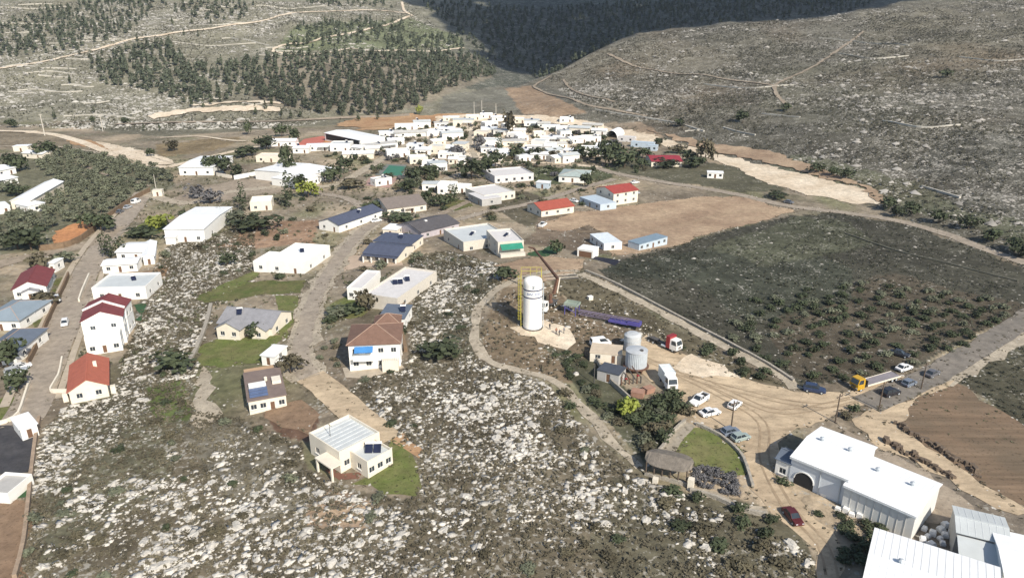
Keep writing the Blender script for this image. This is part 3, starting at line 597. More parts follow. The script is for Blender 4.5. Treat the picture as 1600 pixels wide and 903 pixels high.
def block(root, w, d, H, roof='flat', rise=1.5, wm=WHITE, rm=CONC, x=0, y=0, win=(2, 2, 0, 2), st=1, over=0.45, detail=True, door=True, base=-1.6, big=False, openings=None, wname='wall'):
    """walls with real openings, windows, a door and a roof, all children of root; returns nothing"""
    wb = MB(); wins = []
    for si, (sd_, n_) in enumerate(zip('FRBL', win)):
        org, ud, nd, L = sides(w, d)[sd_]; org = (org[0] + x, org[1] + y, 0); ops = []
        if openings and sd_ in openings: ops = list(openings[sd_])
        else:
            fh = H / st
            for s_ in range(st):
                for k in range(n_):
                    u = (k + 0.5) / n_ * L - L / 2; ww, wh = (2.0, 1.5) if big else (1.25, 1.2)
                    if ww > L / n_ - 0.3: continue
                    if door and sd_ == 'F' and s_ == 0 and k == n_ // 2: ops.append((u - 0.5, u + 0.5, 0.05, 2.1, 1))
                    else: ops.append((u - ww / 2, u + ww / 2, s_ * fh + 0.95, s_ * fh + min(0.95 + wh, fh - 0.3), 0))
        us = sorted(set([-L / 2, L / 2] + [a for o in ops for a in o[:2]])); zs = sorted(set([base, H] + [a for o in ops for a in o[2:4]]))
        P = lambda u, z, k=0.0: (org[0] + ud[0] * u - nd[0] * k, org[1] + ud[1] * u - nd[1] * k, z)
        for i in range(len(us) - 1):
            for j in range(len(zs) - 1):
                um, zm = (us[i] + us[i + 1]) / 2, (zs[j] + zs[j + 1]) / 2
                if any(o[0] < um < o[1] and o[2] < zm < o[3] for o in ops): continue
                wb.quad(P(us[i], zs[j]), P(us[i + 1], zs[j]), P(us[i + 1], zs[j + 1]), P(us[i], zs[j + 1]))
        for o in ops:
            a, b, c, e = o[:4]; k = 0.2
            wb.quad(P(a, c), P(a, c, k), P(a, e, k), P(a, e)); wb.quad(P(b, c, k), P(b, c), P(b, e), P(b, e, k))
            wb.quad(P(a, e), P(a, e, k), P(b, e, k), P(b, e)); wb.quad(P(a, c, k), P(a, c), P(b, c), P(b, c, k))
            wins.append((org, ud, nd, (a + b) / 2, c, b - a, e - c, detail, bool(o[4])))
    if roof == 'gx':
        for s_ in (-1, 1): wb.add([(x + s_ * w / 2, y - d / 2, H), (x + s_ * w / 2, y + d / 2, H), (x + s_ * w / 2, y, H + rise)], [(0, 1, 2) if s_ > 0 else (1, 0, 2)])
    if roof == 'gy':
        for s_ in (-1, 1): wb.add([(x - w / 2, y + s_ * d / 2, H), (x + w / 2, y + s_ * d / 2, H), (x, y + s_ * d / 2, H + rise)], [(0, 1, 2) if s_ < 0 else (1, 0, 2)])
    if roof == 'flat': wb.quad((x - w / 2, y - d / 2, H), (x + w / 2, y - d / 2, H), (x + w / 2, y + d / 2, H), (x - w / 2, y + d / 2, H))
    wb.build(wname, wm, root)
    for a in wins: window(root, *a)
    r = MB(); t = 0.16
    if roof in ('gx', 'gy'):
        hw, hl = (d / 2, w / 2) if roof == 'gx' else (w / 2, d / 2); k = rise / hw; o = over; e = 0.02
        sec = [(-hw - o, H - o * k + e), (0, H + rise + e), (hw + o, H - o * k + e), (hw + o, H - o * k + t), (0, H + rise + t), (-hw - o, H - o * k + t)]
        vs = []
        for l_ in (-hl - o * 0.7, hl + o * 0.7):
            for s_, z in sec: vs.append((x + l_, y + s_, z) if roof == 'gx' else (x + s_, y + l_, z))
        fs = [(i, (i + 1) % 6, 6 + (i + 1) % 6, 6 + i) for i in range(6)] + [(0, 1, 4, 5), (1, 2, 3, 4), (6, 7, 10, 11), (7, 8, 9, 10)]
        r.add(vs, fs); r.build('roof', rm, root)
        rc = MB()
        if roof == 'gx': rc.box(x, y, H + rise + t - 0.03, w + over * 1.4, 0.28, 0.09)
        else: rc.box(x, y, H + rise + t - 0.03, 0.28, d + over * 1.4, 0.09)
        rc.build('ridge_cap', rm, root)
    elif roof == 'hip':
        a, b = w / 2 + over, d / 2 + over; z0, z1, z2 = H + 0.02, H + 0.16, H + rise + 0.16
        rx, ry = (max(a - b, 0.2), 0.0) if a >= b else (0.0, max(b - a, 0.2))
        vs = [(x - a, y - b, z0), (x + a, y - b, z0), (x + a, y + b, z0), (x - a, y + b, z0), (x - a, y - b, z1), (x + a, y - b, z1), (x + a, y + b, z1), (x - a, y + b, z1), (x - rx, y - ry, z2), (x + rx, y + ry, z2)]
        if a >= b: fs = [(4, 5, 9, 8), (5, 6, 9), (6, 7, 8, 9), (7, 4, 8)]
        else: fs = [(4, 5, 8), (5, 6, 9, 8), (6, 7, 9), (7, 4, 8, 9)]
        r.add(vs, fs + [(3, 2, 1, 0), (0, 1, 5, 4), (1, 2, 6, 5), (2, 3, 7, 6), (3, 0, 4, 7)]); r.build('roof', rm, root)
        rc = MB(); cs = [Vector(v) for v in vs[4:8]]; rp = [Vector(vs[8]), Vector(vs[9])]
        near = (0, 1, 1, 0) if a >= b else (0, 0, 1, 1)
        for c_, q in zip(cs, near): rc.tube(c_, rp[q], 0.09, 4)
        rc.tube(rp[0], rp[1], 0.09, 4); rc.build('ridge_cap', mat('pale_ridge_tile', (0.42, 0.30, 0.23), 0.8), root)
    elif roof == 'slab':
        r.box(x, y, H + 0.01, w + over, d + over, 0.22); r.build('roof', rm, root)
    else:
        r.box(x, y, H + 0.012, w - 0.42, d - 0.42, 0.06); r.build('roof', rm, root)
        p = MB(); ph = 0.55; q = 0.2
        p.box(x, y - d / 2 + q / 2, H + 0.004, w, q, ph).box(x, y + d / 2 - q / 2, H + 0.004, w, q, ph)
        p.box(x - w / 2 + q / 2, y, H + 0.004, q, d - 2 * q, ph).box(x + w / 2 - q / 2, y, H + 0.004, q, d - 2 * q, ph); p.build('parapet', wm, root)
def heater(root, x, y, z, rz=0.6, n=1):
    """solar water heater on a roof: stand, glass panels, drum"""
    for k in range(n):
        c, s = math.cos(rz), math.sin(rz); T = lambda a, b, h: (x + (a + k * 1.5) * c - b * s, y + (a + k * 1.5) * s + b * c, z + h)
        b = MB()
        for a_, b_, h_ in ((-0.6, 0.55, 1.0), (0.6, 0.55, 1.0), (-0.6, -0.8, 0.15), (0.6, -0.8, 0.15)): b.tube(T(a_, b_, 0), T(a_, b_, h_), 0.04, 4)
        b.build('heater_stand', STEEL, root)
        p = MB(); lo, hi = 0.15, 1.0
        p.add([T(-.65, -.85, lo), T(.65, -.85, lo), T(.65, .6, hi), T(-.65, .6, hi), T(-.65, -.85, lo + .1), T(.65, -.85, lo + .1), T(.65, .6, hi + .1), T(-.65, .6, hi + .1)],
              [(3, 2, 1, 0), (4, 5, 6, 7), (0, 1, 5, 4), (1, 2, 6, 5), (2, 3, 7, 6), (3, 0, 4, 7)]); p.build('solar_panel', PANEL, root)
        q = MB(); q.tube(T(-.7, .95, 1.05), T(.7, .95, 1.05), 0.3, 10); q.build('water_drum', WHITE, root)
def fpc(A, B, D, H):
    a, b, d = G(*A, H), G(*B, H), G(*D, H); u = Vector((b.x - a.x, b.y - a.y)); w = u.length; u.normalize(); n = Vector((-u.y, u.x))
    dep = abs(Vector((d.x - a.x, d.y - a.y)).dot(n)); c = Vector((a.x, a.y)) + u * w / 2 + n * dep / 2
    return c.x, c.y, math.atan2(u.y, u.x), w, dep
def fpm(px, py, w, d, ang=0.0):
    g = G(px, py); a = R(ang); return g.x - math.sin(a) * d / 2, g.y + math.cos(a) * d / 2, a, w, d
BLD = {}
def near(x, y, marks):
    """phrase of the landmark closest to a point"""
    return min(marks, key=lambda m: (m[0] - x) ** 2 + (m[1] - y) ** 2)[2]
def marks(spec): return [(*G(px, py)[:2], ph) for px, py, ph in spec]
def bld(key, name, label, fp, H, roof='flat', cat='house', group=None, **kw):
    x, y, a, w, d = fp; c, s = math.cos(a), math.sin(a)
    z = min(hz(x + (i * w / 2) * c - (j * d / 2) * s, y + (i * w / 2) * s + (j * d / 2) * c) for i in (-1, 1) for j in (-1, 1)) * 0.5 + hz(x, y) * 0.5
    root = thing(name, label, cat, (x, y, z), a, group)
    if math.hypot(x, y) > 330: kw.setdefault('detail', False)
    block(root, w, d, H, roof, **kw)
    occupy([(x + (i * w / 2) * c - (j * d / 2) * s, y + (i * w / 2) * s + (j * d / 2) * c) for i, j in ((-1, -1), (1, -1), (1, 1), (-1, 1))], 1.2)
    BLD[key] = (root, w, d, H); return root, w, d
def part(root, name, m, fn): b = MB(); fn(b); return b.build(name, m, root)

# warehouses by the sandy yard
r, w, d = bld('wh1', 'warehouse', 'white warehouse with an arched doorway and small blue-roofed porch beside the sandy track', fpc((1238, 711), (1326, 749), (1277, 664), 5.2), 5.2, 'gx', 'warehouse', rise=0.9, wm=mat('pale_blue_grey_cladding', (0.62, 0.66, 0.70), 0.6, 0.06, 0.3), rm=WROOF, win=(0, 0, 0, 0), over=0.35,
    openings={'F': [(-1e-3 - 0, 1e-3, 0.0, 0.001, 0)][:0]})
def arch(b):
    n = 12; x0, hw = -w / 2 + 2.6, 1.7; pts = [(x0 - hw, 0.0), (x0 + hw, 0.0)] + [(x0 + hw * math.cos(math.pi * i / n), 1.4 + 1.7 * math.sin(math.pi * i / n)) for i in range(n + 1)]
    m_ = len(pts); b.add([(p[0], -d / 2 - 0.03, p[1]) for p in pts] + [(p[0], -d / 2 + 0.3, p[1]) for p in pts], [tuple(range(m_)), tuple(range(m_, 2 * m_))[::-1]] + [(i, (i + 1) % m_, m_ + (i + 1) % m_, m_ + i) for i in range(m_)])
part(r, 'arched_doorway', DARKM, arch)
def surround(b):
    n = 12; x0, hw = -w / 2 + 2.6, 1.7
    for i in range(n):
        a0, a1 = math.pi * i / n, math.pi * (i + 1) / n
        b.tube((x0 + hw * math.cos(a0), -d / 2 - 0.06, 1.4 + 1.7 * math.sin(a0)), (x0 + hw * math.cos(a1), -d / 2 - 0.06, 1.4 + 1.7 * math.sin(a1)), 0.12, 4)
part(r, 'arch_surround', WHITE, surround)
for u in (-w / 2 + 5.2, -w / 2 + 8.6): part(r, 'downpipe', STEEL, lambda b: b.tube((u, -d / 2 - 0.12, -0.3), (u, -d / 2 - 0.12, 5.0), 0.1, 6))
part(r, 'gutter', STEEL, lambda b: b.box(0, -d / 2 - 0.42, 4.95, w + 0.4, 0.16, 0.14))
block(r, 2.6, 4.2, 3.6, 'gx', 0.9, WHITE, BLUER, x=-w / 2 - 1.32, y=-d / 2 + 2.2, win=(1, 0, 0, 2), door=False, over=0.3, wname='porch_wall')
r, w, d = bld('wh2', 'warehouse', 'large white warehouse with a plain grey long wall and lit white end wall', fpc((1321, 756), (1431, 806), (1363, 713), 4.8), 4.8, 'gx', 'warehouse', rise=0.9, wm=mat('pale_grey_cladding', (0.66, 0.66, 0.63), 0.6, 0.06, 0.3), rm=WROOF, win=(0, 0, 0, 0), over=0.35)
part(r, 'gutter', STEEL, lambda b: b.box(0, -d / 2 - 0.42, 4.55, w + 0.4, 0.16, 0.14))
for k in range(1, 9): part(r, 'wall_rib', FRAME, lambda b: b.box(-w / 2 + k * w / 9, -d / 2 - 0.035, 0, 0.05, 0.06, 4.5))
for k in range(4): part(r, 'roof_seam', WROOF, lambda b: b.box(-w / 2 + (k + 1) * w / 5, 0, 4.8 + 0.9 + 0.12, 0.16, 0.5, 0.08))
r, w, d = bld('wh3', 'warehouse', 'white warehouse across the dark gap from the one with the arched doorway', fpc((1345, 930), (1560, 1010), (1378, 828), 5.0), 5.0, 'gx', 'warehouse', rise=1.0, wm=WHITE, rm=WROOF, win=(0, 0, 0, 2), over=0.35, big=True)
r, w, d = bld('wh4', 'shed', 'pale two-tier shed beside a fenced courtyard and white bulk bags', fpc((1496, 830), (1578, 851), (1510, 796), 4.4), 4.4, 'gx', 'shed', rise=0.5, wm=GREYW, rm=GROOF, win=(0, 0, 0, 0), over=0.3)
def lean(b): b.add([(-w / 2, -d / 2 - 0.4, 4.0), (w / 2 - .5, -d / 2 - 0.4, 4.0), (w / 2 - .5, -d / 2 - 5.2, 3.2), (-w / 2, -d / 2 - 5.2, 3.2), (-w / 2, -d / 2 - 0.4, 4.15), (w / 2 - .5, -d / 2 - 0.4, 4.15), (w / 2 - .5, -d / 2 - 5.2, 3.35), (-w / 2, -d / 2 - 5.2, 3.35)], [(0, 1, 2, 3), (7, 6, 5, 4), (0, 4, 5, 1), (1, 5, 6, 2), (2, 6, 7, 3), (3, 7, 4, 0)])
part(r, 'lean_to_roof', GROOF, lean)
for u in (-w / 2 + .2, 0, w / 2 - .7): part(r, 'post', STEEL, lambda b: b.tube((u, -d / 2 - 5.0, -1), (u, -d / 2 - 5.0, 3.2), 0.09, 6))
for u in (-w / 2, w / 2): part(r, 'courtyard_fence', STEEL, lambda b: [b.tube((u, -d / 2 - 5.3, zz), (u, -d / 2 - 10, zz), 0.05, 4) for zz in (0.3, 1.1, 1.9)] + [b.tube((u, -d / 2 - 5.4 - k * 1.5, -.5), (u, -d / 2 - 5.4 - k * 1.5, 2), 0.05, 4) for k in range(4)])
bld('wh5', 'shed', 'white shed roof at the corner behind the fenced courtyard', fpc((1572, 903), (1660, 925), (1600, 838), 4.6), 4.6, 'gx', 'shed', rise=0.6, wm=WHITE, rm=WROOF, win=(0, 0, 0, 1), over=0.3)

def seams(key, rise, n, m):
    r_, w_, d_, h_ = BLD[key]
    for k in range(n):
        x_ = -w_ / 2 + (k + .5) * w_ / n
        for s_ in (-1, 1): part(r_, 'roof_seam', m, lambda b: b.tube((x_, s_ * (d_ / 2 + .3), h_ + .17 - .3 * rise / (d_ / 2)), (x_, 0, h_ + rise + .17), .03, 4))
SEAM = mat('roof_seam_grey', (0.70, 0.72, 0.72), 0.6)
for key, ri, n_ in (('wh1', .9, 9), ('wh2', .9, 12), ('wh3', 1.0, 16), ('wh4', .5, 7)): seams(key, ri, n_, SEAM)
for key in ('wh1', 'wh2', 'wh3'):
    r, w, d, h = BLD[key]
    for k in (-1, 1): part(r, 'roof_vent', STEEL, lambda b: b.lathe([(.35, h + .9), (.35, h + 1.5), (.5, h + 1.6), (.2, h + 1.85)], 8, k * w * .25, .4))
# houses along the paved left street
bld('r1', 'house', 'house with bright orange tiled roof and cream gable beside rocky slope', fpc((107, 612), (167, 600), (104, 571), 3.0), 3.0, 'gy', rise=2.0, wm=CREAM, rm=ORANGE, win=(2, 2, 0, 2), door=False)
r, w, d = BLD['r1'][:3]
part(r, 'chimney', CREAM, lambda b: b.box(1.5, 1, 4.0, 0.7, 0.7, 1.4)); part(r, 'gate_pillar', CREAM, lambda b: b.box(-w / 2 - 1.0, -d / 2 + 2, -1, 1.0, 1.0, 3.0)); part(r, 'gate_pillar', CREAM, lambda b: b.box(w / 2 + 0.9, -d / 2 + 1, -1, 1.0, 1.0, 3.0))
r, w, d = bld('r2', 'terraced_house', 'tall white gable-fronted house with maroon roof facing the bare rocky slope', fpc((126, 503), (191, 494), (129, 486), 7.2), 7.2, 'gy', rise=2.0, wm=WHITE, rm=MAROON, win=(2, 2, 0, 2), st=2, over=0.25)
part(r, 'front_balcony', WHITE, lambda b: b.box(1, -d / 2 - 0.8, 3.2, 5, 1.5, 0.9))
block(r, w * 0.85, 4.5, 4.2, 'flat', wm=WHITE, rm=WROOF, y=-d / 2 - 2.26, win=(3, 1, 0, 1), wname='front_wing_wall')
r, w, d = bld('r3', 'terraced_house', 'terraced house with maroon roof edged by a white chevron gable', fpc((129, 485), (195, 480), (133, 473), 7.4), 7.4, 'gy', rise=2.0, wm=WHITE, rm=MAROON, win=(0, 2, 0, 2), st=2, over=0.2, door=False)
def chev(b):
    for s_ in (-1, 1): b.tube((s_ * w / 2, -d / 2 - .1, 7.5), (0, -d / 2 - .1, 9.6), 0.32, 4)
part(r, 'gable_coping', WHITE, chev)
bld('r4', 'flat_roof_house', 'house with broad pale flat roof behind the maroon terraced roofs', fpc((143, 452), (227, 449), (150, 431), 3.6), 3.6, 'flat', wm=WHITE, rm=GROOF, win=(3, 2, 0, 2))
heater(BLD['r4'][0], 1.5, 1.0, 3.65, 0.5)
bld('r5', 'long_shed', 'long low white shed in front of paired white sheds by the street', fpc((159, 415), (213, 411), (160, 406), 2.8), 2.8, 'gx', 'shed', rise=0.5, wm=WHITE, rm=WROOF, win=(3, 0, 0, 1))
bld('r6', 'shed', 'white gabled shed with cypress trees along its front', fpc((181, 394), (221, 393), (176, 380), 3.0), 3.0, 'gx', 'shed', rise=0.8, wm=WHITE, rm=WROOF, win=(2, 0, 0, 1))
bld('r6b', 'shed', 'narrow white shed standing end-on beside the gabled white shed', fpc((223, 401), (240, 399), (236, 378), 3.0), 3.0, 'gy', 'shed', rise=0.6, wm=WHITE, rm=WROOF, win=(1, 2, 0, 0))
bld('r7', 'hall', 'big bright white hall with plain roof above the rocky slope and hedge', fpc((256, 358), (318, 357), (248, 325), 5.0), 5.0, 'gx', 'hall', rise=0.7, wm=WHITE, rm=WROOF, win=(3, 2, 0, 1))
block(BLD['r7'][0], 3.5, 3, 2.8, 'slab', wm=WHITE, rm=WROOF, x=-BLD['r7'][1] / 2 + 3, y=-BLD['r7'][2] / 2 - 1.52, win=(0, 1, 0, 0), wname='entrance_wall')
bld('l1', 'house', 'white gabled house with dark maroon tiled roof, downhill neighbour of a tiny white shed', fpc((19, 452), (71, 446), (30, 427), 3.2), 3.2, 'gy', rise=1.9, wm=WHITE, rm=MAROON, win=(3, 2, 0, 2), door=False)
block(BLD['l1'][0], 4.2, 2.2, 2.4, 'gy', 0.8, WHITE, GREYT, x=0.3, y=-BLD['l1'][2] / 2 - 1.12, win=(1, 0, 0, 0), wname='porch_wall', over=0.2)
bld('l2', 'house', 'house with light slate-blue hip roof beside a small white outbuilding', fpc((-32, 500), (29, 500), (-13, 470), 3.0), 3.0, 'hip', rise=1.8, wm=WHITE, rm=mat('light_slate_blue_roof', (0.235, 0.285, 0.325), 0.6, 0.08, 0.4), win=(3, 2, 0, 2))
bld('l2b', 'outbuilding', 'small white outbuilding on the lawn beside the slate-blue roof', fpc((38, 490), (53, 489), (44, 478), 2.4), 2.4, 'slab', 'shed', wm=WHITE, rm=WROOF, win=(1, 1, 0, 0))
bld('l3', 'house', 'house with dark steel-blue hip roof beside green garden and parked cars', fpc((-32, 553), (23, 552), (-18, 516), 3.0), 3.0, 'hip', rise=1.8, wm=WHITE, rm=BLUER, win=(3, 2, 0, 2))
bld('l4', 'shed', 'plain white-roofed shed at the edge of the dark parking lot', fpc((31, 671), (57, 662), (29, 650), 2.6), 2.6, 'slab', 'shed', wm=WHITE, rm=WROOF, win=(1, 1, 0, 0))
bld('l5', 'walled_enclosure', 'white walled enclosure beside the small artificial lawn', fpc((-30, 772), (13, 775), (-28, 738), 1.6), 1.6, 'flat', 'enclosure', wm=WHITE, rm=GREYW, win=(0, 0, 0, 0))
bld('l6', 'shed', 'tiny white shed behind the maroon-roofed gabled house', fpc((74, 412), (84, 412), (73, 404), 3.0), 3.0, 'slab', 'shed', wm=WHITE, rm=WROOF, win=(1, 1, 0, 0))
bld('w2', 'long_house', 'long white house with double-pitched white roof beside the olive orchard', fpc((47, 313), (98, 283), (33, 305), 4.0), 4.0, 'gx', rise=1.2, wm=CREAM, rm=WROOF, win=(5, 2, 0, 2))
bld('w2b', 'house', 'small white lean-to house at the end of the long white house', fpc((24, 319), (43, 323), (30, 309), 3.0), 3.0, 'slab', wm=WHITE, rm=WROOF, win=(2, 1, 0, 1))
bld('w1', 'house', 'white house with low roof above the yellow-green garden by the orchard', fpc((-6, 268), (24, 262), (-4, 257), 3.0), 3.0, 'gx', rise=0.8, wm=WHITE, rm=WROOF, win=(2, 1, 0, 1))
bld('w1b', 'house', 'white house with projecting white wing in the garden by the orchard', fpc((-4, 284), (27, 277), (-2, 270), 3.0), 3.0, 'gx', rise=0.8, wm=WHITE, rm=WROOF, win=(2, 1, 0, 1))
bld('w3', 'shed', 'white shed with dark open front below the long white house', fpc((-12, 326), (15, 322), (-10, 318), 2.8), 2.8, 'slab', 'shed', wm=WHITE, rm=WROOF, win=(2, 0, 0, 0))
bld('w4', 'house', 'cream house half hidden by trees at the head of the orchard', fpm(52, 248, 14, 8, -15), 3, 'gx', rise=0.8, wm=CREAM, rm=WROOF, win=(2, 1, 0, 1))
bld('w5', 'shed', 'small pale shed among rubble at the head of the orchard', fpm(33, 237, 8, 6, 10), 3, 'slab', 'shed', wm=CREAM, rm=WROOF, win=(1, 1, 0, 0))

# middle of the village
r, w, d = bld('c1', 'flat_roof_house', 'brilliant white flat-roofed house with stepped wing above green bank', fpc((417, 409), (474, 411), (428, 381), 3.6), 3.6, 'flat', wm=WHITE, rm=WROOF, win=(2, 2, 0, 1), big=False)
block(r, 5, d * 0.55, 2.9, 'flat', wm=WHITE, rm=WROOF, x=-w / 2 - 2.51, y=-d * 0.22, win=(1, 0, 0, 1), door=False, wname='wing_wall'); heater(r, 0, 2, 3.7, 0.5)
r, w, d = bld('c2', 'house', 'cream house with grey tiled roof and twin front gables facing a lawn', fpc((341, 505), (424, 508), (356, 480), 3.0), 3.0, 'gx', rise=2.2, wm=CREAM, rm=GREYT, win=(4, 2, 0, 2))
block(r, w * 0.42, 3.0, 3.0, 'gy', 1.6, CREAM, GREYT, x=-w * 0.2, y=-d / 2 - 1.51, win=(2, 0, 0, 0), door=False, wname='gable_wall')
block(r, w * 0.26, 2.0, 3.0, 'gy', 1.1, CREAM, GREYT, x=w * 0.32, y=-d / 2 - 1.01, win=(1, 0, 0, 0), door=False, wname='gable_wall')
heater(r, -w * 0.2, -d * 0.2, 4.6, 0.4)
bld('c3', 'shed', 'small white-roofed shed on the lawn beside a parked white car', fpc((408, 556), (428, 557), (409, 538), 2.4), 2.4, 'slab', 'shed', wm=WHITE, rm=WROOF, win=(1, 1, 0, 0))
r, w, d = bld('c4', 'house', 'low cream house with taupe sheet roof and blue solar panels', fpc((388, 628), (446, 614), (373, 587), 3.0), 3.0, 'slab', wm=CREAM, rm=TAUPE, win=(4, 2, 0, 2))
part(r, 'rear_awning', mat('tan_awning', (0.46, 0.31, 0.19), 0.8), lambda b: b.box(0, d / 2 + 1.3, 2.8, w, 2.2, 0.12))
for k in range(3): part(r, 'solar_panel', mat('blue_solar_glass', (0.12, 0.16, 0.27), 0.2, spec=0.6), lambda b: b.box(-w / 2 + 2.2, -d / 2 + 1.2 + k * 1.25, 3.4 + 0.1 * k, 3.6, 1.15, 0.1))
part(r, 'water_drum', WHITE, lambda b: b.box(-w / 2 + 2.2, -d / 2 + 5.3, 3.3, 3.4, 1.0, 0.9)); part(r, 'vent_pipe', CREAM, lambda b: b.lathe([(.35, 3.2), (.35, 4.0), (.2, 4.1)], 8, 0.4, 1.2)); part(r, 'roof_hatch', CREAM, lambda b: b.box(w / 2 - 1.2, 0, 3.22, 1.8, 2.4, 0.7))
r, w, d = bld('c5', 'flat_roof_house', 'cream flat-roofed house with ribbed grey roof and parapet at the end of the driveway', fpc((483, 681), (530, 711), (533, 641), 3.8), 3.8, 'flat', wm=CREAM, rm=GROOF, win=(2, 3, 0, 2), door=False)
for k in range(7): part(r, 'roof_rib', mat('roof_rib_grey', (0.58, 0.60, 0.60), 0.5), lambda b: b.box(-w / 2 + (k + 1) * w / 8, 0, 3.87, 0.22, d - 0.8, 0.07))
block(r, 5.0, d * 0.62, 3.0, 'flat', wm=CREAM, rm=GROOF, x=w / 2 + 2.51, y=d * 0.06, win=(1, 3, 0, 0), door=False, wname='wing_wall')
part(r, 'porch_roof', CREAM, lambda b: b.box(w / 2 - 1.4, -d / 2 - 1.3, 2.5, 5.0, 2.5, 0.25)); part(r, 'porch_post', CREAM, lambda b: b.box(w / 2 - 3.6, -d / 2 - 2.3, -1.5, 0.35, 0.35, 4.0)); part(r, 'porch_post', CREAM, lambda b: b.box(w / 2 + 0.8, -d / 2 - 2.3, -1.5, 0.35, 0.35, 4.0))
heater(r, w / 2 + 2.0, 0.5, 3.06, 0.8, 2); part(r, 'antenna', DSTEEL, lambda b: b.tube((-1.5, -2, 3.8), (-1.5, -2, 6.5), 0.05, 5).tube((-2.3, -2, 6.2), (-0.7, -2, 6.2), 0.04, 5))
r, w, d = bld('c6', 'villa', 'two-storey white villa with brown hip roof and blue balcony awning', fpc((544, 541), (624, 533), (528, 512), 6.2), 6.2, 'hip', 'villa', rise=2.4, wm=WHITE, rm=BROWN, win=(4, 3, 0, 3), st=2, door=False)
block(r, w * 0.5, 5.0, 6.0, 'hip', 1.8, WHITE, BROWN, x=w * 0.2, y=d / 2 + 2.6, win=(0, 1, 1, 1), st=2, wname='rear_wing_wall')
part(r, 'awning', mat('blue_awning', (0.06, 0.22, 0.50), 0.7), lambda b: b.add([(-w * .38, -d / 2 - .05, 5.7), (-w * .02, -d / 2 - .05, 5.7), (-w * .02, -d / 2 - 1.6, 4.9), (-w * .38, -d / 2 - 1.6, 4.9), (-w * .38, -d / 2 - .05, 5.78), (-w * .02, -d / 2 - .05, 5.78), (-w * .02, -d / 2 - 1.6, 4.98), (-w * .38, -d / 2 - 1.6, 4.98)], [(0, 3, 2, 1), (4, 5, 6, 7), (0, 1, 5, 4), (1, 2, 6, 5), (2, 3, 7, 6), (3, 0, 4, 7)]))
part(r, 'balcony', WHITE, lambda b: b.box(-w * .2, -d / 2 - 0.85, 2.9, w * .42, 1.65, 0.25).box(-w * .2, -d / 2 - 1.62, 3.15, w * .42, 0.1, 0.8))
part(r, 'side_terrace', CREAM, lambda b: b.box(w * .31, -d / 2 - 1.1, -1, w * .32, 2.1, 3.9))
part(r, 'terrace_railing', WHITE, lambda b: [b.box(w * .31 - w * .15 + k * w * .3 / 8, -d / 2 - 2.1, 2.9, 0.09, 0.09, 0.9) for k in range(9)] and b.box(w * .31, -d / 2 - 2.1, 3.82, w * .32, 0.1, 0.08))
bld('c6b', 'annex', 'annex with flat blue-grey roof behind the brown-roofed villa', fpc((592, 498), (631, 497), (588, 477), 3.4), 3.4, 'slab', 'annex', wm=WHITE, rm=BLUER, win=(1, 2, 0, 0)); heater(BLD['c6b'][0], BLD['c6b'][1] / 2 - 1.2, 0, 3.7, 0.2)
r, w, d = bld('c7', 'flat_roof_house', 'pale flat-roofed house with two dark solar panels and an adjoining wing', fpc((568, 463), (621, 467), (584, 417), 3.4), 3.4, 'flat', wm=STONEW, rm=LILAC, win=(2, 3, 0, 2), door=False)
heater(r, -1.5, -1, 3.45, 0.6, 2); heater(r, 0.5, 2.5, 3.45, 0.6, 1)
bld('c7b', 'flat_roof_house', 'small white flat-roofed block with dark shaded front beside a garden', fpc((542, 452), (565, 452), (546, 425), 3.2), 3.2, 'flat', wm=WHITE, rm=LILAC, win=(2, 0, 0, 2))
r, w, d = bld('c8', 'house', 'house with navy tiled roofs and white porch columns on a pale forecourt', fpc((568, 395), (622, 397), (571, 379), 3.0), 3.0, 'gx', rise=1.5, wm=CREAM, rm=NAVY, win=(4, 1, 0, 1))
for k in range(5): part(r, 'porch_column', WHITE, lambda b: b.box(-w / 2 + 0.4 + k * (w - .8) / 4, -d / 2 - 1.2, -1, 0.35, 0.35, 3.6))
part(r, 'porch_roof', NAVY, lambda b: b.box(0, -d / 2 - 0.9, 2.62, w, 1.7, 0.14))
bld('c8b', 'house', 'rear house with navy roof and cream parapet behind the porch columns', fpc((583, 377), (643, 379), (584, 364), 3.4), 3.4, 'slab', wm=CREAM, rm=NAVY, win=(2, 2, 0, 0)); heater(BLD['c8b'][0], 1, 0, 3.7, 0.4)
bld('c9', 'house', 'white house with blue gabled roof beside parked white cars', fpc((498, 346), (529, 351), (537, 319), 3.2), 3.2, 'gy', rise=1.7, wm=WHITE, rm=NAVY, win=(2, 3, 0, 2)); heater(BLD['c9'][0], 2, 2, 4.1, 0.3)
r, w, d = bld('c10', 'house', 'cream house with grey-brown gabled roof and shaded porch', fpc((605, 326), (666, 318), (597, 310), 3.0), 3.0, 'gx', rise=2.2, wm=CREAM, rm=mat('grey_brown_tile_roof', (0.20, 0.17, 0.15), 0.8, 0.14, 0.8), win=(4, 1, 0, 2))
part(r, 'porch_roof', CREAM, lambda b: b.box(0.5, -d / 2 - 1.1, 2.5, 5, 2.0, 0.18)); [part(r, 'porch_post', WHITE, lambda b: b.box(0.5 + k, -d / 2 - 1.9, -1, 0.25, 0.25, 3.5)) for k in (-2.2, 2.2)]
bld('c11', 'house', 'house with charcoal gabled roof and lilac-grey gable end', fpc((658, 361), (717, 347), (644, 346), 3.0), 3.0, 'gx', rise=1.8, wm=mat('lilac_grey_plaster', (0.44, 0.40, 0.42), 0.8), rm=DARKT, win=(3, 1, 0, 1))
part(BLD['c11'][0], 'roof_vent', WHITE, lambda b: b.box(-2, -1, 4.2, 0.9, 0.9, 0.8))
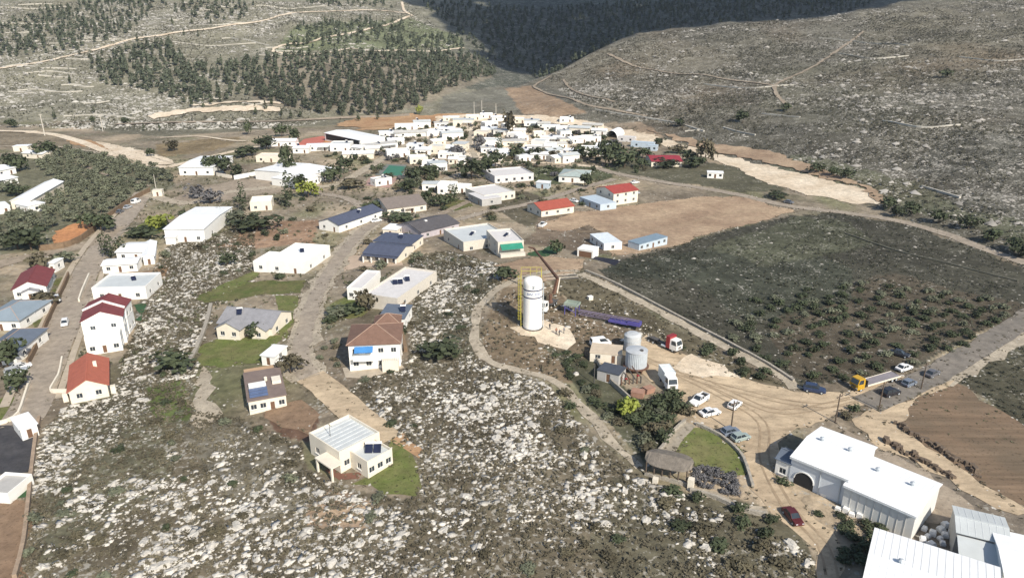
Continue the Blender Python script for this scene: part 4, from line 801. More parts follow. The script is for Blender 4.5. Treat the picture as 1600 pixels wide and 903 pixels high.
bld('c12', 'flat_roof_house', 'broad stone house with pale flat roof behind the green-awning house', fpc((693, 361), (724, 377), (748, 345), 3.6), 3.6, 'flat', wm=STONEW, rm=GROOF, win=(2, 3, 0, 1)); heater(BLD['c12'][0], 1, -2, 3.65, 0.4)
r, w, d = bld('c13', 'house', 'two-storey pale stone house with large green awning on its balcony', fpc((760, 363), (778, 377), (793, 356), 5.2), 5.2, 'flat', wm=STONEW, rm=LILAC, win=(2, 2, 0, 1), st=2, door=False)
part(r, 'awning', mat('green_awning', (0.03, 0.22, 0.15), 0.7), lambda b: b.add([(w / 2 + .05, -d * .42, 4.9), (w / 2 + .05, d * .42, 4.9), (w / 2 + 2.2, d * .42, 3.6), (w / 2 + 2.2, -d * .42, 3.6), (w / 2 + .05, -d * .42, 5.0), (w / 2 + .05, d * .42, 5.0), (w / 2 + 2.2, d * .42, 3.7), (w / 2 + 2.2, -d * .42, 3.7)], [(0, 1, 2, 3), (7, 6, 5, 4), (0, 4, 5, 1), (1, 5, 6, 2), (2, 6, 7, 3), (3, 7, 4, 0)]))
part(r, 'balcony', STONEW, lambda b: b.box(w / 2 + 1.3, 0, -1, 2.5, d * .95, 3.3)); heater(r, 0, 0.5, 5.25, 0.4)
bld('c14', 'shed', 'little white shed between the navy and charcoal roofs', fpc((598, 358), (620, 359), (601, 350), 2.6), 2.6, 'slab', 'shed', wm=CREAM, rm=WROOF, win=(1, 1, 0, 0))
bld('c15', 'house', 'long cream house with flat pale roof above the cross street', fpc((757, 307), (805, 300), (762, 291), 3.0), 3.0, 'flat', wm=CREAM, rm=LILAC, win=(5, 1, 0, 1), door=False)
bld('c15b', 'house', 'small grey house with lilac roof joined to the long cream house', fpc((732, 303), (753, 312), (747, 293), 3.0), 3.0, 'slab', wm=GREYW, rm=LILAC, win=(2, 1, 0, 0))
bld('c16', 'house', 'wide pale lilac house with parapet and dark side terrace', fpc((773, 277), (834, 272), (777, 265), 3.2), 3.2, 'flat', wm=LILAC, rm=LILAC, win=(5, 1, 0, 1), door=False)
bld('c17', 'house', 'white cubic house behind the dark cypress hedge', fpm(697, 304, 8, 7, -8), 4.2, 'flat', wm=WHITE, rm=WROOF, win=(2, 1, 0, 1)); bld('c17b', 'shed', 'low white shed beside the white cubic house', fpm(722, 302, 7, 5, -10), 3.0, 'flat', 'shed', wm=WHITE, rm=WROOF, win=(1, 1, 0, 0))
bld('c17c', 'house', 'white house with grey side roof beside the grey-brown gabled house', fpm(675, 298, 9, 6, 0), 3.0, 'slab', wm=WHITE, rm=GROOF, win=(2, 1, 0, 0))
bld('c18', 'house', 'white house with pale green-grey hip roof on dark green plot', fpc((873, 275), (916, 277), (883, 265), 3.0), 3.0, 'hip', rise=1.6, wm=WHITE, rm=mat('green_grey_roof', (0.36, 0.42, 0.40), 0.6), win=(3, 2, 0, 1))
bld('c19', 'cabin', 'small pale blue cabin below the hip-roofed white house', fpm(847, 295, 6.0, 4.2, -20), 2.8, 'slab', 'cabin', wm=SKYB, rm=WROOF, win=(1, 1, 0, 1))
bld('c20', 'house', 'low house with red-orange gabled roof and grey shaded gable', fpc((824, 319), (846, 328), (859, 307), 3.0), 3.0, 'gy', rise=1.8, wm=CREAM, rm=mat('red_orange_tile_roof', (0.33, 0.085, 0.06), 0.75, 0.14, 0.8), win=(2, 3, 0, 1), door=False)
bld('c21', 'house', 'two-storey cream house with red roof beside pale blue container', fpc((932, 293), (959, 302), (957, 284), 5.4), 5.4, 'gy', rise=1.6, wm=CREAM, rm=RED, win=(2, 3, 0, 1), st=2, door=False)
bld('c22', 'container_home', 'pale blue container home in front of the two-storey red-roofed house', fpc((906, 308), (938, 320), (917, 300), 2.7), 2.7, 'slab', 'container', wm=SKYB, rm=SKYB, win=(3, 1, 0, 0), over=0.1)
bld('c23', 'mobile_home', 'white mobile home with a door in its shaded side on bare earth', fpc((922, 366), (944, 379), (941, 360), 2.8), 2.8, 'slab', 'mobile home', wm=WHITE, rm=mat('icy_white_roof', (0.66, 0.72, 0.76), 0.5), win=(3, 1, 0, 0), over=0.15)
bld('c24', 'open_shed', 'small white shed with a dark open front beside the mobile home', fpm(914, 402, 5.5, 5.0, -28), 2.8, 'slab', 'shed', wm=WHITE, rm=WROOF, win=(0, 0, 0, 0), over=0.15, openings={'F': [(-2.3, 2.3, 0.1, 2.4, 1)]})
bld('c25', 'container_home', 'long pale container home with blue-grey roof at edge of dark field', fpc((999, 380), (1043, 371), (991, 373), 2.7), 2.7, 'slab', 'container', wm=SKYB, rm=mat('blue_grey_sheet', (0.20, 0.27, 0.33), 0.5), win=(5, 1, 0, 0), over=0.1)
bld('c26', 'cabin', 'lone pale green-white cabin beside the excavated strip', fpm(1117, 279, 7.5, 4.5, -12), 2.7, 'slab', 'cabin', wm=WHITE, rm=WROOF, win=(3, 1, 0, 0))
bld('c27', 'long_house', 'long low house with crimson roof among dark trees', fpc((1018, 252), (1066, 252), (1024, 243), 3.0), 3.0, 'gx', rise=1.3, wm=CREAM, rm=mat('crimson_roof', (0.27, 0.035, 0.05), 0.7, 0.1, 0.5), win=(5, 1, 0, 1))
for k, (px, py, w_, col_, lab) in enumerate(((1003, 231, 14, SKYB, 'pale blue container behind the crimson-roofed house'), (978, 222, 11, LILAC, 'lilac-grey container beside the arched hangar'), (1018, 236, 6, SKYB, 'short pale blue container next to dark shrubs by the excavated strip'))):
    bld('k%d' % k, 'container', lab, fpm(px, py, w_, 4.5, -22), 3.0, 'slab', 'container', wm=col_, rm=col_, win=(2, 1, 0, 0), over=0.1, door=False)
# arched hangar
g = G(955, 216); rt = thing('arched_hangar', 'white arched hangar with a round dark mouth at the village rim', 'hangar', (g.x, g.y, g.z), R(-25)); b = MB(); n = 12; rr_ = 4.2; L_ = 16
vs_ = []
for y_ in (0, L_):
    for q in (rr_, rr_ - 0.15):
        vs_ += [(q * math.cos(math.pi * i / n), y_, q * 1.2 * math.sin(math.pi * i / n) - 0.2) for i in range(n + 1)]
m_ = n + 1; fs_ = []
for i in range(n): fs_ += [(i, i + 1, 2 * m_ + i + 1, 2 * m_ + i), (m_ + i, 3 * m_ + i, 3 * m_ + i + 1, m_ + i + 1), (i, m_ + i, m_ + i + 1, i + 1)]
b.add(vs_, fs_); b.build('shell', WROOF, rt); part(rt, 'back_wall', DARKM, lambda b: b.add([(0, L_ - .3, 0)] + [((rr_ - .1) * math.cos(math.pi * i / n), L_ - .3, (rr_ - .1) * 1.2 * math.sin(math.pi * i / n)) for i in range(n + 1)], [(0, i + 1, i + 2) for i in range(n)]))
occupy([(g.x - 6, g.y), (g.x + 6, g.y), (g.x + 12, g.y + 16), (g.x, g.y + 16)])

# far end of the village
r, w, d = bld('f1', 'hall', 'long white hall with a dark open front behind the red and orange courts', fpc((507, 208), (563, 219), (537, 202), 5.0), 5.0, 'gx', 'hall', rise=0.8, wm=WHITE, rm=WROOF, win=(0, 0, 0, 0), openings={'F': [(-24, -2, 0.3, 4.0, 0), (0, 22, 0.3, 4.0, 0)]} if False else None)
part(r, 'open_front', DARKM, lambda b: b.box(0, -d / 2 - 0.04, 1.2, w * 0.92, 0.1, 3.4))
bld('f2', 'hall', 'big white hall with stepped roof beside tall dark cypresses', fpc((476, 276), (523, 263), (490, 243), 4.6), 4.6, 'gx', 'hall', rise=0.7, wm=WHITE, rm=WROOF, win=(4, 2, 0, 0))
bld('f2b', 'hall', 'low white wing with pointed roof joined to the stepped white hall', fpc((466, 284), (499, 275), (444, 273), 3.6), 3.6, 'slab', 'hall', wm=WHITE, rm=WROOF, win=(3, 1, 0, 0))
bld('f3', 'hall', 'wide white hall behind a big dark tree at the village edge', fpc((279, 262), (332, 262), (312, 244), 4.0), 4.0, 'gx', 'hall', rise=0.6, wm=WHITE, rm=WROOF, win=(3, 1, 0, 1))
bld('f4', 'flat_roof_house', 'low cream flat-roofed house above the curving white wall', fpm(424, 254, 17, 9, -4), 3.0, 'flat', wm=CREAM, rm=CREAM, win=(3, 1, 0, 1))
bld('f5', 'house', 'white-roofed house between round dark trees by the dirt road', fpm(436, 229, 20, 10, 5), 3.0, 'gx', rise=0.8, wm=WHITE, rm=WROOF, win=(3, 1, 0, 1))
bld('f6', 'flat_roof_house', 'white flat-roofed house beside a tall cypress and shrub hedge', fpc((390, 318), (424, 316), (393, 309), 3.4), 3.4, 'flat', wm=CREAM, rm=WROOF, win=(2, 1, 0, 1))
FAR = [(470, 240, 9, 8, 0), (498, 236, 14, 8, 10), (532, 237, 12, 9, 0), (560, 249, 17, 10, 8), (597, 234, 21, 8, 35), (623, 246, 13, 9, 15), (575, 226, 12, 8, 0), (724, 197, 15, 9, 0), (680, 213, 12, 10, 30), (643, 214, 22, 8, 8), (647, 235, 9, 8, -5), (655, 256, 10, 9, 15), (708, 218, 14, 8, 20), (697, 238, 9, 8, 0), (719, 257, 6, 7, 0), (708, 257, 5, 4, 0), (764, 208, 11, 8, 0), (767, 231, 12, 9, -5), (783, 190, 14, 8, 10), (804, 229, 15, 9, 8), (794, 250, 9, 8, 10), (812, 211, 8, 7, 0), (831, 198, 11, 8, 0), (812, 193, 8, 7, 0), (850, 200, 9, 7, 0), (862, 204, 11, 7, -5), (882, 207, 12, 7, -8), (905, 210, 14, 8, -15), (861, 223, 13, 9, -5), (841, 240, 16, 9, -5), (906, 224, 13, 8, 25), (897, 244, 12, 8, -6), (925, 244, 14, 8, -6), (945, 236, 11, 8, -15), (690, 199, 10, 7, 10), (740, 188, 12, 7, 0), (760, 186, 9, 6, 0), (686, 268, 9, 7, 20), (885, 192, 10, 6, -8), (925, 202, 14, 6, -18), (612, 214, 16, 8, 12), (635, 203, 16, 7, 8), (660, 200, 12, 7, 12), (705, 190, 12, 7, 5), (600, 290, 9, 5, 40), (935, 211, 10, 6, -20)]
FARM = marks([(530, 215, 'the long open-fronted hall'), (490, 265, 'the stepped white hall'), (610, 265, 'the green sports court'), (700, 187, 'the orange excavated slope'), (797, 212, 'the tall brown-green tree at the rim'), (738, 280, 'the large olive-dark tree'), (803, 270, 'the wide lilac house'), (895, 270, 'the hip-roofed white house'), (955, 214, 'the arched hangar'), (946, 256, 'the far road junction'), (665, 262, 'the small curved white wall'), (855, 200, 'the pale gravel rim'), (755, 230, 'the grey-leaved tree'), (850, 254, 'the pale far lane')])
_rf = random.Random(11); n0 = len(FAR)
for it in range(900):
    if len(FAR) >= n0 + 34: break
    px, py = _rf.uniform(545, 960), _rf.uniform(196, 272)
    g_ = G(px, py); w_ = _rf.choice([7, 8, 9, 10, 12]); ok_ = inpoly(np.array([px]), np.array([py]), [(548, 245), (600, 210), (680, 192), (840, 188), (935, 208), (960, 240), (900, 258), (760, 262), (700, 285), (660, 268), (640, 245)])[0]
    if ok_ and all(math.hypot((px - q[0]) * 1.0, (py - q[1]) * 2.2) > 17 for q in FAR) and free(np.array([g_.x - 4, g_.x + 4, g_.x, g_.x]), np.array([g_.y + 3, g_.y + 3, g_.y, g_.y + 7])).all(): FAR.append((px, py, w_, _rf.choice([6, 7, 8]), _rf.uniform(-30, 40)))
for k, (px, py, w_, d_, a_) in enumerate(FAR):
    wide = 'long' if w_ >= 15 else 'tiny' if w_ <= 7 else 'small'
    rdesc = {0: 'low gabled', 1: 'flat overhanging', 2: 'parapeted flat'}[k % 3]; wdesc = 'cream' if k % 4 == 3 else 'white'; _g = G(px, py)
    lab_ = '%s %s house with %s roof near %s' % (wide, wdesc, rdesc, near(_g.x, _g.y, FARM))
    rm_ = (WROOF, WROOF, GROOF, WROOF, CONC)[k % 5]; roof_ = ('gx', 'slab', 'flat')[k % 3]
    bld('v%d' % k, 'small_house', lab_, fpm(px, py, w_, d_, a_), 3.0 + (k % 5 == 2) * 1.2, roof_, 'house', 'small houses at the far end of the village', rise=(0.8, 1.3, 1.0)[k % 3], wm=(WHITE, WHITE, WHITE, CREAM)[k % 4], rm=rm_, win=(2, 1, 0, 1))
    if k % 2 == 0 and w_ > 7: heater(BLD['v%d' % k][0], (k % 3 - 1) * w_ * .25, 0.3, BLD['v%d' % k][3] + (.9 if roof_ == 'gx' else .25), .5)
    if k % 3 == 1 and w_ > 7: part(BLD['v%d' % k][0], 'porch_roof', GROOF, lambda b: b.box(w_ * .2, -d_ / 2 - 1.3, 2.4, w_ * .45, 2.4, .15).box(w_ * .2, -d_ / 2 - 2.3, -1, .2, .2, 3.4))

# ------------------------------------------------------------------ vehicles
def loft(b, rings):
    n = len(rings[0]); vs = [p for r_ in rings for p in r_]
    fs = [(j * n + i, j * n + (i + 1) % n, (j + 1) * n + (i + 1) % n, (j + 1) * n + i) for j in range(len(rings) - 1) for i in range(n)]
    b.add(vs, fs + [tuple(range(n))[::-1], tuple(range((len(rings) - 1) * n, len(rings) * n))])
_WH = {}
def wheel(root, x, y, r=0.32, w=0.22):
    k = (r, w)
    if k not in _WH:
        t = MB(); t.tube((0, -w / 2, 0), (0, w / 2, 0), r, 14); q = MB(); q.tube((0, -w / 2 - .02, 0), (0, w / 2 + .02, 0), r * 0.6, 10)
        _WH[k] = (t.mesh('tyre', RUB), q.mesh('rim', STEEL))
    o = link('wheel', _WH[k][0], root, (x, y, r)); link('rim', _WH[k][1], o)
HEADL = mat('headlight_glass', (0.75, 0.76, 0.76), 0.2); TAILL = mat('tail_light_red', (0.35, 0.02, 0.02), 0.3)
CARCOL = {'white': (0.75, 0.75, 0.74), 'silver': (0.42, 0.44, 0.46), 'maroon': (0.09, 0.018, 0.022), 'black': (0.025, 0.025, 0.03), 'blue': (0.03, 0.045, 0.095), 'slate': (0.16, 0.19, 0.24), 'green': (0.30, 0.36, 0.34), 'grey': (0.12, 0.12, 0.13)}
def paint(c): return mat('car_paint_' + c, CARCOL[c], 0.28, 0.04, 0.5, spec=0.5)
def heading(px, py, hx, hy):
    a = G(px - hx / 2, py - hy / 2); b = G(px + hx / 2, py + hy / 2); return math.atan2(b.y - a.y, b.x - a.x)
def car(px, py, hx, hy, col, label, kind='sedan', group=None):
    """hx,hy: direction of travel in the photo"""
    g = G(px, py); L, Wd, H = {'sedan': (4.5, 1.76, 1.44), 'suv': (4.6, 1.85, 1.75), 'hatch': (3.9, 1.7, 1.5), 'van': (5.0, 1.95, 2.1), 'pickup': (5.2, 1.85, 1.75)}[kind]
    root = thing({'pickup': 'pickup_truck', 'van': 'parked_van'}.get(kind, 'parked_car'), label, {'pickup': 'pickup', 'van': 'van'}.get(kind, 'car'), (g.x, g.y, g.z + lift(g.x, g.y) + 0.03), heading(px, py, hx, hy), group)
    m = paint(col); hl, hw = L / 2, Wd / 2; zb = H * 0.62; zh = zb - 0.04
    ring = lambda x, z0, z1, w_: [(x, -w_, z0), (x, w_, z0), (x, w_, z0 + (z1 - z0) * .7), (x, w_ * .92, z1), (x, -w_ * .92, z1), (x, -w_, z0 + (z1 - z0) * .7)]
    b = MB(); loft(b, [ring(-hl, .42, zb * .88, hw * .9), ring(-hl + .18, .28, zb, hw), ring(-hl * .4, .25, zb, hw), ring(hl * .35, .25, zb, hw), ring(hl * .45, .25, zh, hw), ring(hl - .25, .28, zh * .86, hw * .97), ring(hl, .4, zh * .68, hw * .85)])
    c0, c1, t0, t1 = {'sedan': (-1.65, 0.95, -1.05, 0.25), 'suv': (-2.15, 0.95, -1.9, 0.3), 'hatch': (-1.8, 0.9, -1.5, 0.25), 'van': (-2.4, 1.75, -2.3, 0.9), 'pickup': (-0.55, 1.05, -0.45, 0.45)}[kind]
    z1 = H - .06; wt = hw * .76; cb = [(c0, -hw * .9), (c1, -hw * .9), (c1, hw * .9), (c0, hw * .9)]; ct = [(t0, -wt), (t1, -wt), (t1, wt), (t0, wt)]
    b.prism([(t0 - .03, -wt - .02), (t1 + .03, -wt - .02), (t1 + .03, wt + .02), (t0 - .03, wt + .02)], z1, H)
    for (x0, y0), (x1, y1) in zip(cb, ct): b.tube((x0, y0, zb - .03), (x1, y1, z1), 0.06, 4)
    xm, tm = (c0 + c1) / 2, (t0 + t1) / 2
    for s in (-1, 1): b.tube((xm, s * hw * .9, zb - .03), (tm, s * wt, z1), 0.05, 4)
    if kind == 'van':
        for s in (-1, 1): b.add([(c0, s * hw * .92, zb - .05), (xm, s * hw * .92, zb - .05), (tm, s * (wt + .03), z1), (t0, s * (wt + .03), z1)], [(0, 1, 2, 3)])
    if kind == 'pickup':
        for s in (-1, 1): b.box(-1.6, s * (hw - .08), zb - .02, 1.95, 0.1, 0.28)
        b.box(-hl + .1, 0, zb - .02, 0.1, Wd - .3, 0.28)
    b.build('body', m, root)
    q = MB(); q.add([(x, y, zb - .02) for x, y in cb] + [(x, y, z1 - .005) for x, y in ct], [(3, 2, 1, 0), (4, 5, 6, 7), (0, 1, 5, 4), (1, 2, 6, 5), (2, 3, 7, 6), (3, 0, 4, 7)]); q.build('windows', GLASS, root)
    if kind == 'pickup': part(root, 'cargo_bed', DARKM, lambda b: b.box(-1.6, 0, zb - .06, 1.85, Wd - .3, 0.07))
    for x in (-hl + .85, hl - .85):
        for s in (-1, 1): wheel(root, x, s * (hw - .1))
    for s in (-1, 1):
        part(root, 'headlight', HEADL, lambda b: b.box(hl - .12, s * hw * .62, .52, .16, .34, .14)); part(root, 'tail_light', TAILL, lambda b: b.box(-hl + .06, s * hw * .68, .6, .12, .26, .16))
    return root
car(1238, 811, 24, 30, 'maroon', 'dark maroon car parked nose-down on the sandy track by the warehouses')
car(1141, 678, 26, -6, 'slate', 'slate-blue car parked closest to the lawn edge', 'hatch'); car(1157, 687, 28, -7, 'green', 'grey-green car parked alongside the slate-blue car', 'hatch')
car(1109, 648, 30, -6, 'white', 'white saloon car parked by the dark thicket beside white pickup'); car(1092, 629, -24, 14, 'white', 'white pickup truck with open rear bed beside the thicket', 'pickup')
car(1148, 636, 18, -14, 'white', 'white car standing alone in the sandy yard beside its dark shadow', 'hatch'); car(1272, 612, 30, 6, 'blue', 'dark blue car at the edge of the sandy yard by the stony footpath', 'suv')
car(1412, 578, 26, -8, 'white', 'white car parked on the roadside above the flatbed truck'); car(1420, 602, 24, -10, 'slate', 'blue-grey car standing on the asphalt road', 'hatch')
car(1391, 617, 22, -6, 'black', 'black car parked beside the utility pole on the road edge', 'suv'); car(1456, 587, 24, -12, 'grey', 'dark grey car farthest up the asphalt road'); car(1405, 556, 22, 6, 'black', 'dark car half hidden among shrubs above the roadside white car')
car(102, 508, -4, 14, 'white', 'white car parked on the street by the tall white gabled house', 'hatch'); car(33, 576, 16, -4, 'white', 'white car under the trees beside the steel-blue roof'); car(26, 584, 18, -4, 'silver', 'silver car parked behind the white car at the street side', 'suv')
car(90, 470, 6, 12, 'white', 'little white car nosed against the garden wall by the maroon-roofed house', 'hatch'); car(430, 564, 24, 0, 'white', 'white car parked beside the small shed on the lawn', 'sedan')
for k, (x, y) in enumerate(((566, 348), (578, 345), (588, 347))): car(x, y, 18, -3, ('white', 'silver', 'white')[k], ('white car nearest the blue gabled house in the row', 'silver car in the middle of the row by the blue gabled house', 'white car at the street end of the row by the blue gabled house')[k], 'sedan')
car(848, 354, 14, -8, 'white', 'white pickup on the pale track beside the bare earth clearing', 'pickup'); car(897, 316, 16, 4, 'white', 'white car parked beside the pale blue container home'); car(992, 287, 16, -2, 'white', 'white car beside the two-storey red-roofed house', 'sedan')
car(992, 303, 14, 2, 'silver', 'silver car on the grass below the two-storey red-roofed house'); car(213, 318, 14, -6, 'white', 'white car parked along the street by the orchard wall', 'van'); car(200, 326, 14, -6, 'silver', 'silver car parked along the street by the orchard wall', 'sedan')
car(188, 333, 12, -6, 'grey', 'dark grey car parked along the street by the orchard wall'); car(1232, 318, 16, 3, 'grey', 'grey car on the road beside the bare clearing'); car(345, 274, 12, 0, 'black', 'black van beside the big dark tree at the white hall', 'van')
def truck(px, py, hx, hy, label, cabm, name='truck', L=8.0, cat='truck'):
    g = G(px, py); root = thing(name, label, cat, (g.x, g.y, g.z + lift(g.x, g.y) + 0.03), heading(px, py, hx, hy)); hl = L / 2
    part(root, 'chassis', DSTEEL, lambda b: b.box(-0.3, 0, 0.65, L - 0.8, 0.9, 0.3))
    b = MB(); x0, x1 = hl - 2.1, hl
    b.prism([(x0, -1.2), (x1 - .05, -1.15), (x1, -1.0), (x1, 1.0), (x1 - .05, 1.15), (x0, 1.2)], 0.6, 1.75)
    b.add([(x0, -1.2, 1.75), (x1, -1.1, 1.75), (x1, 1.1, 1.75), (x0, 1.2, 1.75), (x0, -1.1, 3.0), (x1 - .45, -1.0, 3.0), (x1 - .45, 1.0, 3.0), (x0, 1.1, 3.0)], [(3, 2, 1, 0), (4, 5, 6, 7), (0, 1, 5, 4), (2, 3, 7, 6), (3, 0, 4, 7), (1, 2, 6, 5)]); b.build('cab', cabm, root)
    part(root, 'windscreen', GLASS, lambda b: b.add([(x1 + .02, -.95, 1.85), (x1 + .02, .95, 1.85), (x1 - .36, .88, 2.85), (x1 - .36, -.88, 2.85)], [(0, 1, 2, 3)]))
    for s in (-1, 1):
        part(root, 'side_window', GLASS, lambda b: b.add([(x0 + .5, s * 1.2, 1.85), (x1 - .2, s * 1.13, 1.85), (x1 - .6, s * 1.05, 2.8), (x0 + .5, s * 1.14, 2.8)], [(0, 1, 2, 3)])); part(root, 'headlight', HEADL, lambda b: b.box(x1, s * .85, .85, .1, .4, .22))
    part(root, 'grille', DSTEEL, lambda b: [b.box(x1 + .01, 0, .95 + .16 * k, .06, 1.2, .1) for k in range(4)]); part(root, 'bumper', DSTEEL, lambda b: b.box(x1 + .02, 0, .45, .2, 2.3, .3))
    for x in ([hl - 1.2, -hl + 1.2] + ([-hl + 2.5] if L > 7 else [])):
        for s in (-1, 1): wheel(root, x, s * 0.98, 0.48, 0.3)
    return root, hl
r, hl = truck(1366, 601, -60, 16, 'yellow-cabbed truck with a long grey flatbed on the roadside', mat('amber_cab_paint', (0.50, 0.30, 0.03), 0.4, 0.06), 'flatbed_truck', 13.5)
part(r, 'flatbed', mat('grey_deck', (0.24, 0.22, 0.235), 0.8), lambda b: b.box(-1.4, 0, 1.0, 10.4, 2.5, 0.22)); part(r, 'side_rail', CREAM, lambda b: b.box(-1.4, -1.28, 0.95, 10.4, 0.08, 0.36)); part(r, 'side_rail', CREAM, lambda b: b.box(-1.4, 1.28, 0.95, 10.4, 0.08, 0.36)); part(r, 'headboard', DSTEEL, lambda b: b.box(3.85, 0, 1.22, 0.12, 2.4, 1.1))
r, hl = truck(1036, 541, 30, 14, 'red and white truck with bare chassis facing down the sandy yard', WHITE, 'tractor_unit', 9.5)
part(r, 'cab_fairing', REDP, lambda b: b.box(hl - 2.6, 0, 0.7, 1.1, 2.5, 2.9)); part(r, 'fuel_tank', STEEL, lambda b: b.tube((hl - 4.5, -1.0, .75), (hl - 3.2, -1.0, .75), .3, 10)); part(r, 'fifth_wheel', DSTEEL, lambda b: b.box(-hl + 2.2, 0, .95, 2.4, 1.2, .22))
r, hl = truck(1043, 602, 14, 22, 'white box truck with green-shaded side beside the compound wall', WHITE, 'box_truck', 6.4)
part(r, 'cargo_box', mat('truck_box', (0.72, 0.76, 0.75), 0.5), lambda b: b.box(-hl + 2.1, 0, 0.98, 4.2, 2.4, 2.5)); part(r, 'box_frame', STEEL, lambda b: [b.box(-hl + 2.1, s * 1.22, z_, 4.25, .06, .12) for s in (-1, 1) for z_ in (1.0, 3.4)])
# crane truck beside the white tower: brown folding boom raised
r, hl = truck(856, 482, -14, 12, 'white truck carrying a raised brown folding crane behind the white tower', WHITE, 'crane_truck', 8.5)
part(r, 'crane_base', RUST, lambda b: b.lathe([(.7, 1.0), (.7, 1.6), (.45, 1.8), (.45, 3.4)], 10, -1.5, 0)); part(r, 'truck_deck', DSTEEL, lambda b: b.box(-2.0, 0, 1.0, 4.4, 2.3, 0.12))
def world_part(root, name, m, fn):
    b = MB(); fn(b); o = b.build(name, m, root); c, s = math.cos(root.rotation_euler.z), math.sin(root.rotation_euler.z); L = root.location
    for v in o.data.vertices:
        x, y = v.co.x - L.x, v.co.y - L.y; v.co = (x * c + y * s, -x * s + y * c, v.co.z - L.z)
    return o
gb = Vector(r.location); top_ = G(838, 402, 0)  # boom leans back over the slope behind
bx0 = gb + Vector((1.6, 2.2, 3.2)); bx1 = gb + Vector((-3.6, 9.0, 13.6)); knee = gb + Vector((2.6, 3.0, 7.2))
def beam(b, p, q, w0, w1):
    d = (q - p).normalized(); s = d.cross(Vector((0, 0, 1)))
    s = s.normalized() if s.length > 1e-3 else Vector((1, 0, 0)); u = s.cross(d).normalized()
    vs = [p + s * w0 * a + u * w0 * c for a, c in ((-1, -1), (1, -1), (1, 1), (-1, 1))] + [q + s * w1 * a + u * w1 * c for a, c in ((-1, -1), (1, -1), (1, 1), (-1, 1))]
    b.add(vs, [(3, 2, 1, 0), (4, 5, 6, 7), (0, 1, 5, 4), (1, 2, 6, 5), (2, 3, 7, 6), (3, 0, 4, 7)])
world_part(r, 'lower_arm', RUST, lambda b: beam(b, bx0, knee, 0.35, 0.3)); world_part(r, 'hydraulic_ram', CREAM, lambda b: b.tube(bx0 + Vector((.9, 0, .2)), knee + Vector((.6, .2, .3)), 0.16, 6))
world_part(r, 'boom', mat('dark_brown_boom', (0.075, 0.045, 0.035), 0.7), lambda b: beam(b, knee, bx1, 0.30, 0.20)); world_part(r, 'boom_tip', RUST, lambda b: beam(b, bx1, bx1 + Vector((-1.4, .8, .1)), 0.2, 0.14))
# blue lattice mast lying on the ground with its frame
a0, a1 = G(893, 490), G(999, 517); dv = (a1 - a0); ln = dv.length
rt = thing('lattice_mast', 'violet-blue lattice mast lying on the ground between tower and red truck', 'crane mast', a0, math.atan2(dv.y, dv.x))
MASTG = mat('grey_violet_steel', (0.17, 0.14, 0.20), 0.6, 0.2)
for s in (-1, 1):
    for z_ in (0.45, 1.35): part(rt, 'chord', MASTG, lambda b: b.tube((2, s * .5, z_), (ln, s * .5, z_), 0.11, 5))
def lace(b):
    k = 0
    x = 2.0
    while x < ln - 0.7:
        for s in (-1, 1): b.tube((x, s * .5, .45 if k % 2 else 1.35), (x + .8, s * .5, 1.35 if k % 2 else .45), .06, 4)
        b.tube((x, -.5, 1.35), (x + .8, .5, 1.35), .06, 4); x += .8; k += 1
part(rt, 'lacing', MASTG, lace)
part(rt, 'mast_head', BLUEP, lambda b: b.box(ln - 1.4, 0, .2, 3.2, 1.9, .9).box(ln - 5.5, 0, .1, 5.0, 2.0, .5)); part(rt, 'support_block', WOODP, lambda b: b.box(3.0, 0, 0, .6, 1.6, .44).box(ln - 3, 0, -.1, .6, 1.6, .3))
part(rt, 'outrigger_frame', BLUEP, lambda b: [b.tube((x, y, 0), (x, y, 2.6), .12, 5) for x in (-1.4, 1.6) for y in (-1.3, 1.3)] + [b.tube((-1.4, y, 2.0), (1.6, y, 1.0), .09, 5) for y in (-1.3, 1.3)])
part(rt, 'basket', mat('green_grey_steel', (0.28, 0.33, 0.28), 0.6), lambda b: [b.box(x, y, 2.6, sx, sy, .6) for x, y, sx, sy in ((0.1, -1.35, 3.6, .15), (.1, 1.35, 3.6, .15), (-1.7, 0, .15, 2.6), (1.9, 0, .15, 2.6))] + [b.box(.1, 0, 2.55, 3.4, 2.5, .1)])

# ------------------------------------------------------------------ white water tower
gt = G(832, 511); rt = thing('water_tower', 'tall white cylindrical water tower with navy bands and yellow ladder', 'water tower', gt, 0); TR, THh = 2.35, 13.2
b = MB(); b.lathe([(TR - .02, 0.2), (TR, 0.25), (TR, 0.3), (TR, 4.0), (TR, 8.0), (TR, THh - 1.4), (TR, THh - 1.3), (TR * .97, THh - .8), (TR * .86, THh - .35), (TR * .6, THh - .08), (0.3, THh)], 40); b.build('tank', mat('tower_white', (0.84, 0.83, 0.79), 0.5, 0.03), rt, True)
part(rt, 'base_ring', DSTEEL, lambda b: b.lathe([(TR + .25, -0.8), (TR + .25, 0.25)], 32))
for z_ in (8.4, 10.3): part(rt, 'band', mat('navy_paint', (0.025, 0.035, 0.10), 0.5), lambda b: b.lathe([(TR, z_), (TR + .025, z_), (TR + .025, z_ + .3), (TR, z_ + .3)], 40))
def curve_box(b, a0, a1, z0, z1, r_=TR + .03):
    n_ = 4; vs = []
    for i in range(n_ + 1):
        a = a0 + (a1 - a0) * i / n_; vs += [(r_ * math.sin(a), -r_ * math.cos(a), z0), (r_ * math.sin(a), -r_ * math.cos(a), z1)]
    b.add(vs, [(2 * i, 2 * i + 2, 2 * i + 3, 2 * i + 1) for i in range(n_)])
